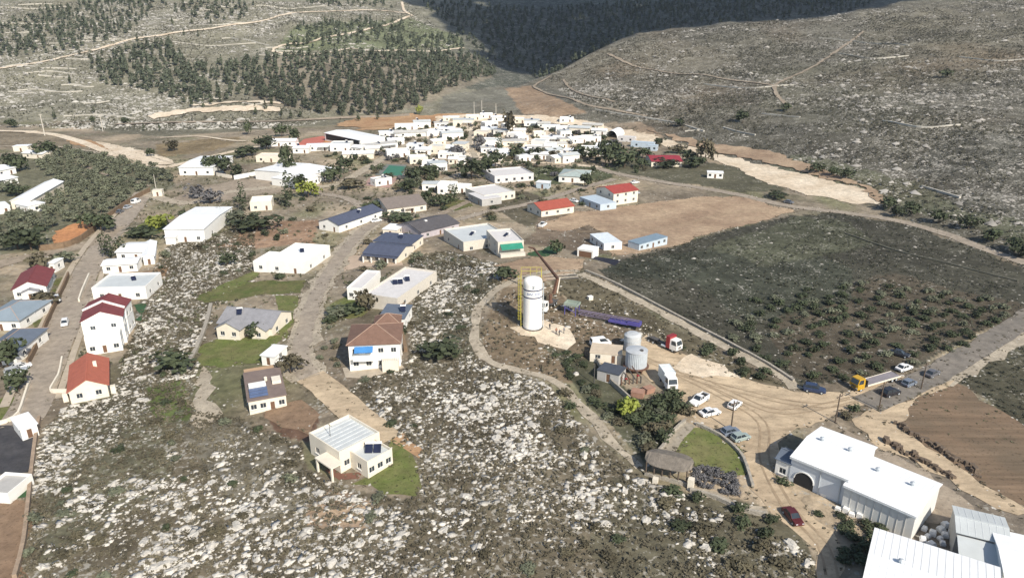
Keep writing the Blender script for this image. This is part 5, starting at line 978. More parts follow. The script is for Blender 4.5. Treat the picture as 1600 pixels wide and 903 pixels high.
def letters(b):
    a = -0.62
    for w_, gap, hi in ((.10, .05, 1), (.08, .05, .8), (.11, .05, 1), (.05, .05, .7), (.10, .16, 1), (.08, .05, 1), (.11, .05, .8), (.09, .05, 1), (.06, .05, 1), (.10, .05, .8)):
        z0, z1 = 9.25, 9.25 + .62 * hi; curve_box(b, a, a + .026, z0, z1); curve_box(b, a + w_ - .026, a + w_, z0, z1); curve_box(b, a + .026, a + w_ - .026, z1 - .13, z1); a += w_ + gap
part(rt, 'lettering', mat('lettering_blue', (0.05, 0.12, 0.33), 0.5), letters)
part(rt, 'emblem', mat('emblem_grey', (0.16, 0.20, 0.25), 0.5), lambda b: (curve_box(b, -.10, .16, 11.0, 11.22), curve_box(b, -.10, .16, 11.42, 11.64), curve_box(b, .0, .07, 11.22, 11.42)))
lx = -TR - .55
part(rt, 'ladder', YELLOW, lambda b: [b.tube((lx, s, -.3), (lx, s, THh + .9), .07, 5) for s in (-.28, .28)] + [b.tube((lx, -.28, z_), (lx, .28, z_), .035, 4) for z_ in np.arange(0, THh + .6, .4)] + [b.tube((lx, 0, z_), (-TR + .05, 0, z_), .05, 4) for z_ in np.arange(.8, THh - 1, 2.0)])
def cage(b):
    for z_ in np.arange(2.2, THh + .5, .85):
        pts = [(lx - .38 + .42 * math.cos(t), .42 * math.sin(t), z_) for t in np.linspace(R(35), R(325), 8)]
        for p, q in zip(pts, pts[1:]): b.tube(p, q, .04, 4)
    for t in np.linspace(R(60), R(300), 5): b.tube((lx - .38 + .42 * math.cos(t), .42 * math.sin(t), 2.2), (lx - .38 + .42 * math.cos(t), .42 * math.sin(t), THh + .4), .035, 4)
part(rt, 'ladder_cage', YELLOW, cage)
def rail(b):
    z0 = THh - .9; P = [(-TR - .5, .6), (-TR - .5, 2.4), (TR * .9, 2.4), (TR * .9, .6)]
    for h_ in (1.6, 2.6):
        for p, q in zip(P, P[1:]): b.tube((*p, z0 + h_), (*q, z0 + h_), .06, 4)
    for p in P + [(-.6, 2.4), (1, 2.4)]: b.tube((*p, z0 - .5), (*p, z0 + 2.6), .06, 4)
part(rt, 'top_railing', YELLOW, rail); part(rt, 'top_platform', DSTEEL, lambda b: b.box(-.1, 2.0, THh - .95, 2 * TR, 1.2, .1)); part(rt, 'overflow_pipe', STEEL, lambda b: b.tube((TR + .25, 0, 0), (TR + .25, 0, THh - 1.5), .11, 6))
occupy([(gt.x - 4, gt.y - 4), (gt.x + 4, gt.y - 4), (gt.x + 4, gt.y + 4), (gt.x - 4, gt.y + 4)])

# ------------------------------------------------------------------ old tank compound
gk = G(993, 578); rt = thing('storage_tank', 'corrugated silver tank standing on rusty legs in the walled compound', 'tank', gk, 0)
b = MB(); n = 72; prof = [(2.35, 1.3), (2.35, 4.9)]; vs_ = []
for r_, z_ in prof:
    for i in range(n): q = r_ + (0.06 if i % 2 else -0.02); t = 2 * math.pi * i / n; vs_.append((q * math.cos(t), q * math.sin(t), z_))
b.add(vs_, [(i, (i + 1) % n, n + (i + 1) % n, n + i) for i in range(n)] + [tuple(range(n))[::-1]]); b.build('shell', STEEL, rt)
part(rt, 'lid', mat('tank_lid', (0.55, 0.57, 0.58), 0.5, metal=.3), lambda b: b.lathe([(2.45, 4.88), (2.45, 5.02), (1.3, 5.3), (0.4, 5.4)], 28)); part(rt, 'hatch', DSTEEL, lambda b: b.lathe([(.4, 5.05), (.4, 5.5)], 10, .9, -1.0))
for i in range(6): part(rt, 'leg', RUST, lambda b: b.tube((2.1 * math.cos(i * R(60)), 2.1 * math.sin(i * R(60)), -.6), (2.1 * math.cos(i * R(60)), 2.1 * math.sin(i * R(60)), 1.3), .14, 6))
part(rt, 'platform', RUST, lambda b: b.lathe([(2.9, 1.1), (2.9, 1.28)], 20)); part(rt, 'brace', RUST, lambda b: [b.tube((2.1 * math.cos(i * R(60)), 2.1 * math.sin(i * R(60)), .1), (2.1 * math.cos((i + 1) * R(60)), 2.1 * math.sin((i + 1) * R(60)), 1.1), .06, 4) for i in range(6)])
g2 = G(992, 560) + Vector((0, 4.5, 0)); g2.z = hz(g2.x, g2.y); t2 = thing('water_tank', 'smaller pale round tank just behind the corrugated silver tank', 'tank', g2, 0); part(t2, 'shell', mat('pale_tank', (0.48, 0.50, 0.51), 0.5), lambda b: b.lathe([(2.0, -.5), (2.0, 3.9), (1.4, 4.3), (.3, 4.4)], 28)); part(t2, 'band', STEEL, lambda b: b.lathe([(2.03, 2.5), (2.05, 2.5), (2.05, 2.75), (2.03, 2.75)], 28))
rt = thing('pump_pipework', 'tangle of rusty pipes and valves in front of the silver tank', 'pipes', G(985, 600), R(15))
for k in range(7): part(rt, 'pipe', RUST if k % 2 else DSTEEL, lambda b: b.tube((k * .9 - 3, 0, -.3), (k * .9 - 3, 0, 1.5 + .5 * (k % 3)), .16, 6).tube((k * .9 - 3, 0, 1.3 + .5 * (k % 3)), (k * .9 - 3 + .3, 3.5, 1.3 + .5 * (k % 3)), .13, 6))
part(rt, 'valve_wheel', REDP, lambda b: b.lathe([(.35, 1.6), (.35, 1.7)], 10, -1.2, -.3).lathe([(.35, 2.0), (.35, 2.1)], 10, 1.5, -.3))
rt = thing('pallet_stack', 'stack of pale pallets and brick rubble beside the pipework', 'pallets', G(996, 618), R(-20))
for k in range(5): part(rt, 'pallet', mat('terracotta_blocks', (0.34, 0.20, 0.145), 0.9, 0.2), lambda b: b.box(0.12 * (k % 2), 0, .28 * k - .1, 2.6, 2.0, .22))
rt = thing('pallet_stack', 'tilted pile of terracotta blocks near the white box truck', 'pallets', G(1012, 612), R(30))
for k in range(4): part(rt, 'pallet', mat('terracotta_blocks', (0.34, 0.20, 0.145)), lambda b: b.box(0.1 * k, 0, .3 * k - .1, 2.2, 1.7, .25))
wall_line('compound_wall', 'low grey concrete wall around the old tank compound', [(930, 562), (948, 592), (968, 612), (992, 634)], 1.2, 0.35, WALLST)
rt = thing('equipment_shed', 'small dark equipment shed inside the compound beside silver tank', 'shed', G(955, 592), R(-30)); block(rt, 5, 4, 2.4, 'slab', wm=GREYW, rm=mat('dark_shed_roof', (0.07, 0.08, 0.10), 0.7), win=(1, 1, 0, 0), over=.2)
g = G(947, 560); rt = thing('compound_hut', 'low cream-roofed hut at the upper corner of the tank compound', 'hut', g, R(-12)); block(rt, 7, 5, 2.3, 'slab', wm=CREAM, rm=mat('cream_sheet', (0.55, 0.46, 0.35), .8), win=(2, 1, 0, 0), over=.2)
car(938, 540, 26, -2, 'white', 'white van parked above the tank compound', 'van')

# ------------------------------------------------------------------ pavilion, stones, bags, poles, people
a, bb_ = G(1003, 742), G(1076, 762); dv = bb_ - a; ang = math.atan2(dv.y, dv.x); L_ = dv.length; c_ = a.lerp(bb_, .5) + Vector((-math.sin(ang), math.cos(ang), 0)) * 2.6; c_.z = hz(c_.x, c_.y)
rt = thing('pavilion', 'long open pavilion with curved grey-brown thatch roof beside the lawn', 'pavilion', c_, ang); THATCH = mat('grey_thatch', (0.20, 0.175, 0.145), .95, .25, 1.2, bump=.6, bscale=6)
b = MB(); n = 14; vs_ = []
for i in range(n + 1):
    t = i / n; x = (t - .5) * L_; wdt = 2.9 * math.sqrt(max(.08, 1 - (2 * t - 1) ** 4 * .85)); vs_ += [(x, -wdt, 2.6), (x, -wdt, 2.75), (x, 0, 3.5 + .2 * math.sin(3 * t)), (x, wdt, 2.75), (x, wdt, 2.6)]
fs_ = [(i * 5 + k, i * 5 + 5 + k, i * 5 + 5 + (k + 1) % 5, i * 5 + (k + 1) % 5) for i in range(n) for k in range(5)] + [(0, 1, 2, 3, 4), tuple(n * 5 + k for k in (4, 3, 2, 1, 0))]
b.add(vs_, fs_); b.build('thatch_roof', THATCH, rt)
for k in range(6):
    for s in (-1, 1): part(rt, 'post', WOODP, lambda b: b.tube(((k / 5 - .5) * L_ * .86, s * 2.2, -1), ((k / 5 - .5) * L_ * .86, s * 2.2, 2.75), .14, 6))
part(rt, 'low_wall', WALLST, lambda b: b.box(0, -2.3, -1.2, L_ * .9, .4, 1.8)); part(rt, 'gate_pillar', CREAM, lambda b: b.box(L_ / 2 + .3, -2.6, -1, 1.0, 1.0, 2.8)); part(rt, 'gate_pillar', CREAM, lambda b: b.box(-1.5, -3.6, -1, .9, .9, 1.9))
occupy([(c_.x + i * L_ / 2 * math.cos(ang) - j * 3 * math.sin(ang), c_.y + i * L_ / 2 * math.sin(ang) + j * 3 * math.cos(ang)) for i, j in ((-1, -1), (1, -1), (1, 1), (-1, 1))])
wall_line('stone_border', 'dry stone border curving round the lawn by the sandy yard', [(1088, 664), (1125, 682), (1155, 708), (1166, 730), (1176, 762)], 0.7, 0.5, WALLST)
wall_line('stone_border', 'dry stone border of the stepped stone path above the pavilion', [(1070, 660), (1052, 676), (1040, 694), (1024, 712)], 0.8, 0.45, WALLST)
wall_line('terrace_wall', 'stone terrace wall running from the pavilion to the track', [(1078, 768), (1120, 780), (1158, 798), (1196, 806)], 0.8, 0.5, WALLST)
wall_line('retaining_wall', 'brown retaining wall on the garden side of the paved street', [(108, 432), (98, 455), (84, 485), (72, 512), (58, 545), (44, 572)], 1.6, 0.5, BRWALL)
wall_line('retaining_wall', 'brown fence wall along the foot of the orange clay field', [(62, 392), (100, 388), (128, 376), (150, 360)], 2.2, 0.4, BRWALL)
wall_line('retaining_wall', 'dark fence wall along the orchard beside the parked cars', [(168, 342), (190, 326), (215, 310), (235, 300)], 2.0, 0.4, BRWALL)
wall_line('garden_wall', 'pale garden wall beside the street below the flat pale roof', [(140, 432), (130, 455), (124, 472)], 1.2, 0.4, CREAM)
wall_line('garden_wall', 'cream garden wall round the orange-roofed house plot', [(98, 562), (92, 590), (80, 610), (84, 614), (108, 614)], 1.0, 0.35, CREAM)
wall_line('garden_wall', 'curved cream kerb wall round the garden by the parking lot', [(-20, 668), (12, 660), (30, 648), (38, 625), (46, 600)], 0.9, 0.4, CREAM)
wall_line('site_wall', 'earth-coloured wall along the edge of the rocky slope by the parking lot', [(62, 655), (56, 690), (50, 740), (46, 780), (38, 850), (24, 905)], 0.9, 0.6, mat('earth_wall', (0.33, 0.25, 0.18), .95, .25, .6, bump=.4, bscale=2))
wall_line('curved_wall', 'white wall curving up from the village square', [(366, 281), (400, 274), (425, 266), (437, 257)], 2.0, 0.5, WHITE)
wall_line('curved_wall', 'short pale wall bending below the big dark tree', [(322, 268), (340, 275), (362, 279)], 1.6, 0.5, CREAM)
wall_line('white_fence', 'small curved white wall beside trees in the far village', [(656, 272), (660, 262), (674, 255)], 1.5, 0.5, WHITE)
wall_line('field_wall', 'low stone wall crossing the dark scrub field', [(1320, 365), (1400, 392), (1480, 412), (1590, 440)], 0.4, 0.7, mat('mossy_field_stone', (0.10, 0.098, 0.075), .95, .3, .5))
wall_line('field_wall', 'stone edging along the far side of the stony footpath', [(915, 424), (970, 448), (1050, 490), (1130, 532), (1200, 570), (1240, 596)], 0.6, 0.6, WALLST)
wall_line('field_wall', 'dark stone bank between villa plot and rocky ridge', [(632, 470), (626, 505), (634, 550)], 1.2, 0.8, BRWALL)
wall_line('field_wall', 'pale stone wall on the slope beside the grey-roofed house lawn', [(330, 478), (322, 510), (306, 550), (292, 572)], 0.9, 0.9, WALLST)
TERR = [[(0, 36), (60, 38), (120, 42)], [(10, 52), (90, 50), (160, 56)], [(40, 115), (80, 112), (120, 117)], [(60, 118), (110, 122)], [(0, 12), (60, 14), (110, 10)], [(270, 66), (340, 72), (400, 68)], [(380, 62), (420, 72)], [(100, 182), (160, 180), (210, 186)], [(930, 172), (1040, 190), (1100, 206)], [(1130, 200), (1180, 212)], [(1310, 84), (1360, 92), (1420, 88)], [(1100, 132), (1180, 138), (1240, 134)], [(1070, 206), (1095, 204)], [(1440, 292), (1500, 310)], [(1280, 60), (1340, 66), (1420, 72)], [(1380, 190), (1440, 200), (1500, 196)], [(1500, 90), (1560, 96), (1620, 92)], [(1190, 178), (1250, 184)], [(0, 66), (50, 70), (110, 68)], [(400, 10), (460, 14), (520, 8)]]
_rt = random.Random(3)
for k in range(46):
    x_, y_ = _rt.uniform(0, 430), _rt.uniform(6, 165)
    if 140 < x_ < 400 and 70 < y_ < 150: continue
    w_ = _rt.uniform(22, 60); TERR.append([(x_, y_), (x_ + w_ / 2, y_ + _rt.uniform(-2, 2)), (x_ + w_, y_ + _rt.uniform(-3, 3))])
for k, t_ in enumerate(TERR): wall_line('terrace_wall', 'broken dry stone terrace wall on a far hillside', t_, 0.8, 1.0, STONEL, group='terrace walls on the hillsides')
def stone_mesh(seed, sub=1, flat=0.6):
    bm = bmesh.new(); bmesh.ops.create_icosphere(bm, subdivisions=sub, radius=1.0); rr = random.Random(seed)
    for v in bm.verts:
        k = 0.58 + 0.62 * rr.random(); v.co = Vector((v.co.x * k, v.co.y * k, v.co.z * k * flat))
    me = bpy.data.meshes.new('boulder'); bm.to_mesh(me); bm.free(); me.materials.append(STONE); return me
# two rows of cut stone blocks at the field edge
BLK = mat('brown_field_stone', (0.15, 0.115, 0.085), .95, .3, 1.0, bump=.5)
bm_ = [MB().box(0, 0, -.2, 1.1, .8, .95, 0.0, .8, .8).mesh('stone_block', BLK), MB().box(0, 0, -.2, .8, .7, .7, .3, .75, .85).mesh('stone_block', BLK), MB().box(0, 0, -.2, 1.3, .6, .55, .6, .85, .7).mesh('stone_block', BLK)]
for (p0, p1, cnt, lab, grp) in (((1384, 690), (1492, 748), 46, 'brown field stone in the row beside the paved yard', 'field stones in the yard-side row'), ((1402, 664), (1534, 742), 60, 'brown field stone in the row along the ploughed field', 'field stones in the field-side row')):
    A_, B_ = G(*p0), G(*p1)
    for k in range(cnt):
        q = A_.lerp(B_, (k + random.random() * .6) / cnt); x, y = q.x + random.gauss(0, .45), q.y + random.gauss(0, .45)
        o = link('field_stone', bm_[k % 3], None, (x, y, hz(x, y) + .1), random.random() * 6); s = random.uniform(.7, 1.25); o.scale = (s, s, s * random.uniform(.7, 1.2)); tag(o, lab, 'stone', grp)
bag = MB(); bag.box(0, 0, 0, .95, .95, .45, 0, 1.08, 1.08); bag.box(0, 0, .45, 1.02, 1.02, .4, 0, .7, .7); bag_m = bag.mesh('bulk_bag', mat('white_woven_plastic', (.68, .69, .70), .7, .12, 2.))
k = 0; placed = []
for i in range(160):
    px, py = 1466 + random.gauss(0, 13), 838 + random.gauss(0, 8)
    if not (1440 < px < 1492 and 822 < py < 856): continue
    g = G(px, py)
    if any((g - q).length < 1.15 for q in placed) or len(placed) > 22: continue
    placed.append(g); o = link('bulk_bag', bag_m, None, g + Vector((0, 0, .0)), random.random() * 3); s = random.uniform(.7, 1.1); o.scale = (s, s, s); tag(o, 'white bulk bag in the heap between the warehouses', 'bag', 'white bags heaped between the warehouses')
for (px, py, lab) in ((1302, 780, 'white plastic chair group at the foot of the arched warehouse wall'), (1325, 803, 'white boxes stacked on the ground by the plain grey warehouse wall')):
    rt = thing('white_boxes', lab, 'boxes', G(px, py), R(-40)); [part(rt, 'box', WHITE, lambda b: b.box(k * 1.1 - 1.6, .3 * (k % 2), 0, .9, .8, .55 + .3 * (k % 2))) for k in range(4)]
def pole(px, py, h, label, name='utility_pole', m=WOODP, arm=True, r=.16, rz=.6):
    rt = thing(name, label, 'pole', G(px, py), rz); part(rt, 'post', m, lambda b: b.tube((0, 0, -.8), (0, 0, h), r, 8, r * .7))
    if arm:
        part(rt, 'crossarm', m, lambda b: b.box(0, 0, h - .7, 2.0, .14, .16))
        for s in (-.9, 0, .9): part(rt, 'insulator', mat('insulator', (.25, .2, .16), .4), lambda b: b.lathe([(.07, h - .54), (.1, h - .42), (.05, h - .25)], 6, s, 0))
pole(1142, 672, 6.5, 'utility pole standing beside the grey-green and slate-blue cars'); pole(1305, 660, 6.5, 'utility pole by the corner of the arched warehouse roof'); pole(1373, 640, 6.5, 'utility pole on the road edge beside the black car'); pole(1439, 608, 6.5, 'utility pole beside the asphalt road near the dark grey car')
pole(70, 212, 14, 'tall pale pylon pole by the dirt road beyond the orchard', 'power_pole', STONEW, True, .3); pole(161, 206, 11, 'thin pale pole on the hillside beyond the dirt bank', 'power_pole', STONEW, True, .25)
pole(741, 182, 11, 'pale lamp post at the far village rim, first of the trio', 'lamp_post', STONEW, False, .2); pole(753, 182, 12, 'pale lamp post at the far village rim, middle of the trio', 'lamp_post', STONEW, False, .2); pole(775, 183, 10, 'pale lamp post at the far village rim, beside the tall dark tree', 'lamp_post', STONEW, False, .2)
pole(244, 296, 7, 'pole at the end of the dark orchard fence wall', 'lamp_post', STONEW, False, .15); pole(928, 600, 5, 'steel pole at the corner of the tank compound wall', 'lamp_post', DSTEEL, False, .12)
g = G(248, 306); bx = thing('kiosk', 'tiny cream kiosk at the street corner by the orchard wall', 'kiosk', g, R(10)); block(bx, 4, 3, 2.6, 'slab', wm=CREAM, rm=CREAM, win=(1, 1, 0, 0), over=.2)
g = G(945, 408); tarp = thing('dark_tarp', 'black tarpaulin spread on the ground beside the open shed', 'tarp', g, R(-28)); part(tarp, 'sheet', mat('black_sheet', (.02, .02, .03), .7), lambda b: b.box(0, 0, .06, 9, 5.5, .08)); part(tarp, 'weight_block', CONC, lambda b: b.box(-4, -2.4, .14, .5, .5, .3).box(4, 2.3, .14, .5, .5, .3))
g = G(922, 468); t_ = thing('white_crate', 'lone cream crate on the scrub above the lattice mast', 'crate', g, .4); part(t_, 'body', CREAM, lambda b: b.box(0, 0, -.1, 1.3, 1.1, 1.0)); part(t_, 'lid', WHITE, lambda b: b.box(0, 0, .9, 1.4, 1.2, .12))
rt = thing('pipe_stack', 'pale pipes laid side by side on the ground behind the tower', 'pipes', G(880, 437), R(12)); [part(rt, 'pipe', WALLST if k % 2 else DSTEEL, lambda b: b.tube((-5, k * 1.2, .1), (5, k * 1.2 + .3, .1), .2, 8)) for k in range(4)]

def person(px, py, face, shirt, trouser, label, arm=0.0, hat=None):
    g = G(px, py); SK = (0.36, 0.22, 0.15)
    nodes = [((0, 0, .95), .15), ((0, 0, 1.12), .145), ((0, 0, 1.34), .165), ((0, 0, 1.46), .09), ((0, .01, 1.53), .055), ((0, .02, 1.60), .085), ((0, .02, 1.69), .095), ((0, .01, 1.76), .06)]
    edges = [(i, i + 1) for i in range(7)]
    for s in (-1, 1):
        k = len(nodes); nodes += [((s * .2, 0, 1.40), .065), ((s * .26, .02, 1.14), .05), ((s * (.25 - .05 * arm), .06 + .25 * arm, .92 + .12 * arm), .036), ((s * .24, .09 + .28 * arm, .82 + .14 * arm), .04)]
        edges += [(2, k), (k, k + 1), (k + 1, k + 2), (k + 2, k + 3)]
        k = len(nodes); nodes += [((s * .11, 0, .86), .10), ((s * .13, .02 * s, .48), .07), ((s * .14, .05 * s - .02, .09), .05), ((s * .15, .05 * s + .16, .04), .045)]
        edges += [(0, k), (k, k + 1), (k + 1, k + 2), (k + 2, k + 3)]
    me = bpy.data.meshes.new('person'); me.from_pydata([n_[0] for n_ in nodes], edges, []); o = link('person', me, None, g + Vector((0, 0, lift(g.x, g.y))), face)
    md = o.modifiers.new('skin', 'SKIN'); md.use_smooth_shade = True
    for sv, n_ in zip(me.skin_vertices[0].data, nodes): sv.radius = (n_[1], n_[1])
    me.skin_vertices[0].data[0].use_root = True; o.modifiers.new('sub', 'SUBSURF').levels = 1
    m = bpy.data.materials.new('clothing'); m.use_nodes = True; n = m.node_tree.nodes; l = m.node_tree.links; tc = n.new('ShaderNodeTexCoord'); sp = n.new('ShaderNodeSeparateXYZ'); l.new(tc.outputs['Object'], sp.inputs[0])
    cr = n.new('ShaderNodeValToRGB'); cr.color_ramp.interpolation = 'CONSTANT'; mr = n.new('ShaderNodeMath'); mr.operation = 'MULTIPLY'; mr.inputs[1].default_value = .5; l.new(sp.outputs['Z'], mr.inputs[0]); l.new(mr.outputs[0], cr.inputs[0])
    e = cr.color_ramp.elements; e[0].color = (.03, .025, .02, 1); e[1].position = .05; e[1].color = (*trouser, 1)
    for p_, c_ in ((.47, shirt), (.745, SK), (.86, hat or (.03, .022, .015))): q = e.new(p_); q.color = (*c_, 1)
    l.new(cr.outputs[0], n['Principled BSDF'].inputs['Base Color']); n['Principled BSDF'].inputs['Roughness'].default_value = .85; me.materials.append(m)
    return tag(o, label, 'person')
person(859, 515, 2.2, (.05, .05, .06), (.06, .06, .08), 'person in dark jacket standing alone on the sand beside the white tower', .2)
person(869, 522, 3.6, (.30, .13, .08), (.05, .05, .07), 'person in rust-coloured top in the group below the white tower', .6)
person(874, 525, .8, (.07, .07, .09), (.10, .08, .06), 'person in dark top and brown trousers in the group below the white tower', .3)
person(881, 521, 4.6, (.10, .13, .22), (.04, .04, .05), 'person in blue top at the edge of the group below the white tower', .5)
person(862, 505, 5.2, (.12, .10, .08), (.05, .05, .06), 'person in brown coat walking behind the group below the white tower', .1)

# ------------------------------------------------------------------ vegetation
def leaf_cloud(n, blobs, size, seed, m, name, up=0.35):
    """a crown of many leaf-clump faces spread through several overlapping lobes"""
    r_ = np.random.default_rng(seed); bl = np.array(blobs); w = bl[:, 3] ** 2; k = r_.choice(len(bl), n, p=w / w.sum())
    d = r_.normal(size=(n, 3)); d /= np.linalg.norm(d, axis=1)[:, None]
    rad = r_.uniform(.55, 1.05, n)[:, None]; P = bl[k, :3] + d * rad * bl[k, 3:4] * np.array([1, 1, .85])
    nr = d + r_.normal(size=(n, 3)) * .55 + np.array([0, 0, up]); nr /= np.linalg.norm(nr, axis=1)[:, None]
    t = np.cross(nr, r_.normal(size=(n, 3))); t /= np.linalg.norm(t, axis=1)[:, None]; u = np.cross(nr, t); s = size * r_.uniform(.6, 1.3, n)[:, None]
    V = np.stack([P - t * s, P - u * s * .7, P + t * s, P + u * s * .7], 1).reshape(-1, 3); Q = np.arange(4 * n).reshape(n, 4)
    return np_mesh(name, V, Q, m)
def trunk_mesh(h, r, branch=True):
    b = MB(); b.tube((0, 0, -.3), (0.03, 0.02, h), r, 6, r * .6)
    if branch:
        for i in range(3): a = i * 2.1; b.tube((0.02, 0.01, h * .8), (math.cos(a) * h * .45, math.sin(a) * h * .45, h * 1.35), r * .55, 5, r * .25)
    return b.mesh('trunk', BARK)
def round_variant(s, m, n=240, size=.16): 
    rr = random.Random(s); bl = [(0, 0, .62, .36)] + [(rr.uniform(-.32, .32), rr.uniform(-.32, .32), .5 + rr.uniform(-.15, .3), rr.uniform(.2, .32)) for _ in range(7)]
    return leaf_cloud(n, bl, size * .6, s, m, 'crown')
def pine_variant(s, m):
    rr = random.Random(s); bl = [(rr.uniform(-.05, .05), rr.uniform(-.05, .05), .28 + i * .11, .25 * (1 - i * .12)) for i in range(7)]
    return leaf_cloud(110, bl, .075, s, m, 'crown', .2)
def cyp_variant(s, m):
    bl = [(0, 0, .1 + i * .09, (.36 * math.sin(math.pi * (i + 1.6) / 12.5) + .06)) for i in range(10)]; me = leaf_cloud(200, [(a, b, c * 3, d) for a, b, c, d in bl], .1, s, m, 'crown', .1)
    for v in me.vertices: v.co.z /= 3.0
    return me
KIND = {}
for nm, m in (('olive', LEAFO), ('dark', LEAFD), ('brown', LEAFB), ('yellow', LEAFY), ('lav', LEAFG)): KIND[nm] = ([round_variant(10 + i, m) for i in range(4)], trunk_mesh(.32, .035))
KIND['pine'] = ([pine_variant(40 + i, LEAFP) for i in range(4)], trunk_mesh(.35, .022, False)); KIND['pined'] = ([pine_variant(60 + i, LEAFD) for i in range(3)], trunk_mesh(.35, .022, False)); KIND['cyp'] = ([cyp_variant(50 + i, LEAFD) for i in range(3)], trunk_mesh(.2, .02, False))
_n = [0]
def tree(x, y, h, wd, kind, name, label, group=None):
    z = hz(x, y); cr, tr = KIND[kind]; _n[0] += 1
    rt = thing(name, label, 'tree', (x, y, z), random.random() * 6.28, group); rt.scale = (wd, wd, h); link('trunk', tr, rt); link('crown', cr[_n[0] % len(cr)], rt); return rt
def shrub(x, y, h, wd, kind, label, group=None, name='shrub'):
    cr = KIND[kind][0]; _n[0] += 1; o = link(name, cr[_n[0] % len(cr)], None, (x, y, hz(x, y) - h * .18), random.random() * 6.28); o.scale = (wd, wd, h); return tag(o, label, 'shrub', group)
def scatter(poly, dens, seed, avoid=True, extra=None):
    """world points, uniform per square metre, inside a photo-pixel polygon"""
    W_ = np.array([[*G(x, min(max(y, 2), 1200))[:2]] for x, y in poly]); lo, hi = W_.min(0) - 5, W_.max(0) + 5; r_ = np.random.default_rng(seed)
    n = int((hi[0] - lo[0]) * (hi[1] - lo[1]) * dens); X = r_.uniform(lo[0], hi[0], n); Y = r_.uniform(lo[1], hi[1], n); Z = hfun(X, Y); px, py = proj(X, Y, Z)
    k = inpoly(px, py, poly)
    if avoid: k &= free(X, Y)
    if extra is not None: k &= extra(X, Y)
    return X[k], Y[k], Z[k]
def thin(X, Y, dmin):
    keep = []; cell = {}
    for i in range(len(X)):
        c = (int(X[i] // dmin), int(Y[i] // dmin)); ok = True
        for a in (-1, 0, 1):
            for b in (-1, 0, 1):
                for j in cell.get((c[0] + a, c[1] + b), ()):
                    if (X[i] - X[j]) ** 2 + (Y[i] - Y[j]) ** 2 < dmin * dmin: ok = False
        if ok: keep.append(i); cell.setdefault(c, []).append(i)
    return keep
# pine plantation on the far hillside: the largest stand one by one, the rest as one wood
PL1 = [(395, 95), (440, 88), (640, 84), (745, 86), (775, 118), (700, 140), (650, 168), (600, 182), (500, 182), (440, 166), (385, 150)]
PL2 = [(140, 100), (200, 75), (265, 70), (300, 105), (395, 95), (385, 150), (300, 165), (220, 140), (150, 132)]
PL3 = [(-20, 50), (60, 20), (150, 0), (240, 2), (225, 40), (150, 75), (80, 85), (-20, 92)]
PL4 = [(250, 4), (400, 4), (380, 34), (290, 30)]; PL5 = [(470, 40), (620, 30), (640, 50), (560, 70), (440, 80)]; PL6 = [(600, 60), (715, 55), (730, 76), (600, 78)]; PL7 = [(470, 4), (600, 4), (620, 14), (480, 12)]
PINM = marks([(450, 165, 'by the pale cleared strip'), (520, 175, 'at the foot of the stand'), (600, 178, 'above the orange excavated slope'), (660, 160, 'by the valley mouth'), (740, 110, 'beside the cloud shadow'), (480, 110, 'below the hairpin track'), (600, 95, 'under the upper track'), (560, 140, 'in the middle of the stand')])
X, Y, Z = scatter(PL1, .035, 1); k = thin(X, Y, 5.2)
X, Y = X[k], Y[k]; o_ = np.argsort(np.hypot(X, Y)); X, Y = X[o_], Y[o_]
for i in range(min(230, len(X))): tree(X[i], Y[i], random.uniform(6, 12.5), random.uniform(8, 13), 'pine', 'pine_tree', 'young pine in the hillside plantation, ' + near(X[i], Y[i], PINM), 'pines of the hillside plantation')
rest = [(X[230:], Y[230:])]
for pl, dn, dm, sd_ in ((PL2, .03, 5, 2), (PL3, .016, 6, 3), (PL4, .012, 8, 4), (PL5, .012, 7, 5), (PL6, .015, 6, 7), (PL7, .01, 8, 8)):
    x, y, z = scatter(pl, dn, sd_); kk = thin(x, y, dm); rest.append((x[kk], y[kk]))
# the cloud-shaded slope is wooded too
x, y, z = scatter([(650, 2), (1380, 2), (1330, 20), (1000, 52), (845, 125), (770, 95)], .014, 9, False, lambda a, b: (b > np.interp(a, [c[0] for c in CREST], [c[1] for c in CREST]) + 8)); kk = thin(x, y, 6.5); random.shuffle(kk); rest.append((x[kk][:2200], y[kk][:2200]))
def mass(name, X, Y, H, Wd, base, m, label, cat, sink=.0):
    """many small plants or stones nobody could count, as one object"""
    n = len(X); Z = hfun(X, Y); r_ = np.random.default_rng(n); va = r_.integers(0, len(base), n); Vs = []; Ts = []; off = 0; a = r_.uniform(0, 6.28, n)
    for v_, (bv, bt) in enumerate(base):
        k = np.where(va == v_)[0]
        if not len(k): continue
        c, s = np.cos(a[k])[:, None], np.sin(a[k])[:, None]; x = bv[None, :, 0] * Wd[k, None] * (H[k, None] * 0 + 1); y = bv[None, :, 1] * (Wd[k, None] * r_.uniform(.6, 1.0, len(k))[:, None]); z = bv[None, :, 2] * H[k, None]
        V = np.stack([x * c - y * s + X[k, None], x * s + y * c + Y[k, None], z + (Z[k] - sink * H[k])[:, None]], 2).reshape(-1, 3)
        T = (bt[None] + (np.arange(len(k)) * len(bv))[:, None, None] + off).reshape(-1, bt.shape[1]); Vs.append(V); Ts.append(T); off += len(V)
    return tag(link(name, np_mesh(name, np.concatenate(Vs), np.concatenate(Ts), m)), label, cat, kind='stuff')
def base_of(me, stride=1):
    nv = len(me.vertices); v = np.zeros(nv * 3, np.float32); me.vertices.foreach_get('co', v); v = v.reshape(-1, 3); k = len(me.polygons[0].vertices)
    t = np.array([list(p.vertices) for p in me.polygons]); return v, t
